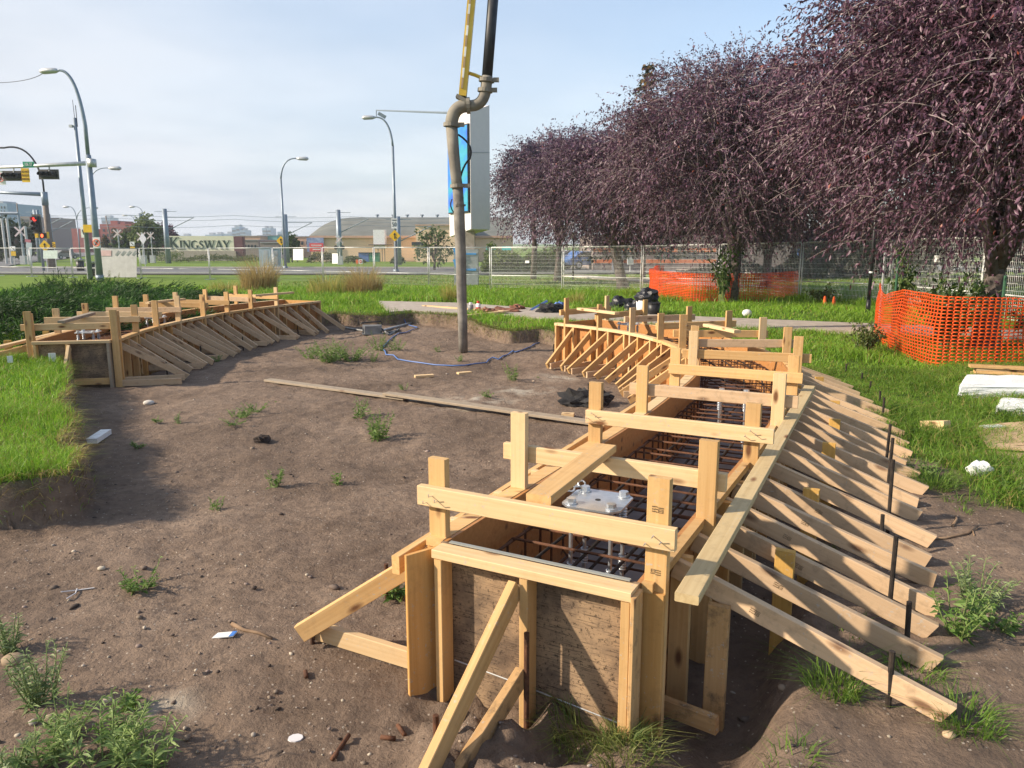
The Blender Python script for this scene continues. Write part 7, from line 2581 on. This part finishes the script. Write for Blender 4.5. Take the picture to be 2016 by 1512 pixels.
hedge('dark hedge in the shade behind the middle trees', 1330, 1640, 520, 46, 2.5, 3600, [(.02, .03, .02), (.05, .06, .03)], 80, .22)
hedge('shade-dark foliage mass far right behind the purple trees', 1600, 2500, 370, 48, 5, 22000, [(.015, .018, .014), (.035, .038, .022)], 81, .55)  # added dense and near black, to bring darkness behind the crowns
hedge('shade-dark foliage far behind the middle purple trees', 1310, 1640, 400, 66, 5, 12000, [(.015, .018, .014), (.035, .035, .022)], 82, .6)  # leaf colour carries the dimness under the trees
for i, px in enumerate((1050, 1098)):
    b, t = pole_pts(px, 540, 47, ptop=420)
    r_ = thing('bare_trunk_tree', ('left', 'right')[i] + ' thin dark trunk of a small tree beyond the wire fence', 'tree', b)
    MB().tube([b, b.lerp(t, .5) + Vector((.06, 0, 0)), t], [.20, .16, .11], 9).build('trunk', 'bark', r_, True)
    mb = MB()
    for k in range(5):
        mb.tube(arc(b.lerp(t, .6 + .08 * k), t + Vector((0, 0, -.6)), t + Vector(((k - 2) * .5, (k % 3 - 1) * .4, .6)), 6), [.06, .05, .04, .03, .02, .012], 6)
    mb.build('limbs', 'bark', r_, True)

# striped building and parked cars seen under the trees
Yb = 62.0
sb = thing('striped_building', 'grey-brown building with orange bands beyond the trees', 'building', (A(1260, 520, Yb).x, Yb, zl(12, Yb)))
block(sb, 'wall', 1168, 1420, 462, Yb, 12, 'brown_wall')
block(sb, 'wall_panel', 1206, 1226, 492, Yb - .3, .3, 'grey', pbot=538)
for pt, pb in ((489, 496), (511, 518)):
    block(sb, 'orange_band', 1168.5, 1205, pt, Yb - .06, .05, 'orange_band' if 'orange_band' in M else M.setdefault('orange_band', mat_plain('orange_band', (.62, .17, .06), .7)), pbot=pb)
    block(sb, 'orange_band', 1227, 1410, pt, Yb - .06, .05, 'orange_band', pbot=pb)
block(sb, 'window', 1290, 1400, 498, Yb - .05, .04, 'window', pbot=510)
sb2 = thing('blue_building', 'dark building with a blue wall and red bands behind the fence', 'building', (A(1620, 520, 52).x, 52, 0))
M['dark_wall'] = mat_plain('dark_wall', (.055, .05, .05), .9)
block(sb2, 'wall', 1560, 1760, 482, 52, 10, 'dark_wall')
block(sb2, 'blue_wall', 1572, 1612, 490, 51.8, .15, 'hose_blue', pbot=556)
for pt in (492, 521):
    block(sb2, 'red_band', 1614, 1700, pt, 51.85, .12, 'orange_band', pbot=pt + 6)


def car(label, px, py, Y, mat, rot=0.0, s=1.0):
    c = A(px, py, Y)
    g = Vector((c.x, Y, zl(c.x, Y) + .1))
    root = thing('parked_car', label, 'car', g)
    R = Matrix.Rotation(rot, 3, 'Z')
    side = [(-2.1, .35), (2.1, .35), (2.15, .75), (1.35, .92), (.75, 1.42), (-.95, 1.45), (-1.75, .98), (-2.15, .85)]
    bm = MB().prism(side, g + R @ Vector((0, -.85, 0)), R @ Vector((1, 0, 0)), (0, 0, 1), R @ Vector((0, 1.7, 0)))
    bm.build('body', mat, root)
    for sg in (-1, 1):
        MB().prism([(.62, .95), (.55, 1.36), (-.85, 1.38), (-1.4, 1.0)], g + R @ Vector((0, .855 * sg, 0)), R @ Vector((1, 0, 0)), (0, 0, 1), R @ Vector((0, .01 * sg, 0))).build('window', 'window', root)
        for x in (-1.3, 1.3):
            p = g + R @ Vector((x, .80 * sg, .33))
            wq = MB().disc(p, R @ Vector((0, 1, 0)), .33, .2, 16).build('wheel', 'black', root)
            MB().disc(p + R @ Vector((0, .105 * sg, 0)), R @ Vector((0, 1, 0)), .2, .02, 12).build('rim', 'galv', wq)


M['car_blue'] = mat_plain('blue_car_paint', (.05, .13, .36), .3)
car('blue parked car beyond the fence, left of the striped building', 1154, 524, 64, 'car_blue', .5)
car('pale parked car beyond the blue car', 1128, 520, 84, 'galv', .3)
car('dark parked car in the distance beyond the pale one', 1142, 512, 98, 'steel_dull', .2)
car('small dark car on the far cross street', 126, 500, 128, 'steel_dull', 1.2)
b, t = pole_pts(1128, 552, 46, ptop=470)
l_ = thing('path_lamp', 'slim black path lamp beyond the wire fence', 'lamp post', b)
MB().tube([b, t], .05, 8).build('post', 'black', l_, True)
MB().tube([t, t + Vector((0, 0, .4))], [.12, .2], 10).build('lantern', 'white', l_, True)
c = A(1241, 514, 55)
mbx = thing('meter_box', 'grey meter box on a post before the striped building', 'box', Vector((c.x, 55, zl(c.x, 55))))
MB().box(c, (.42, .25, .5)).build('box', 'grey', mbx)
MB().tube([Vector((c.x, 55, zl(c.x, 55))), c], .05, 6).build('post', 'galv', mbx)
for px0, px1, lab in ((957, 975, 'turquoise awning far behind the digital sign, left'), (986, 1008, 'turquoise awning far behind the digital sign, right')):
    c = A((px0 + px1) / 2, 489, 100)
    r_ = thing('awning', lab, 'awning', (c.x, 100, zl(c.x, 100)))
    MB().box((c.x, 101, c.z), (1.2, 1.4, .5)).build('canopy', 'teal_bright' if 'teal_bright' in M else M.setdefault('teal_bright', mat_plain('turquoise', (.05, .50, .52), .6)), r_)
    MB().box((c.x, 101.5, (c.z + zl(c.x, 100)) / 2 - .1), (1.1, 1.2, c.z - zl(c.x, 100) - .4)).build('kiosk', 'pink_wall', r_)

# ------------------------------------------------------------------ haze
def haze(density):
    x0, x1, y0, y1, z0, z1 = -700, 700, -30, 1000, -2.2, 32
    mb = MB().box(((x0 + x1) / 2, (y0 + y1) / 2, (z0 + z1) / 2), (x1 - x0, y1 - y0, z1 - z0))
    m = bpy.data.materials.new('smoke_haze')
    m.use_nodes = True
    nt = m.node_tree
    nt.nodes.clear()
    out = nt.nodes.new("ShaderNodeOutputMaterial")
    v = nt.nodes.new("ShaderNodeVolumePrincipled")
    v.inputs["Color"].default_value = (.80, .87, .95, 1)
    v.inputs["Density"].default_value = density
    nt.links.new(v.outputs[0], out.inputs["Volume"])
    o = mb.build('haze', m)
    tag(o, kind='stuff')


HAZE = 0.0005
if HAZE:
    haze(HAZE)
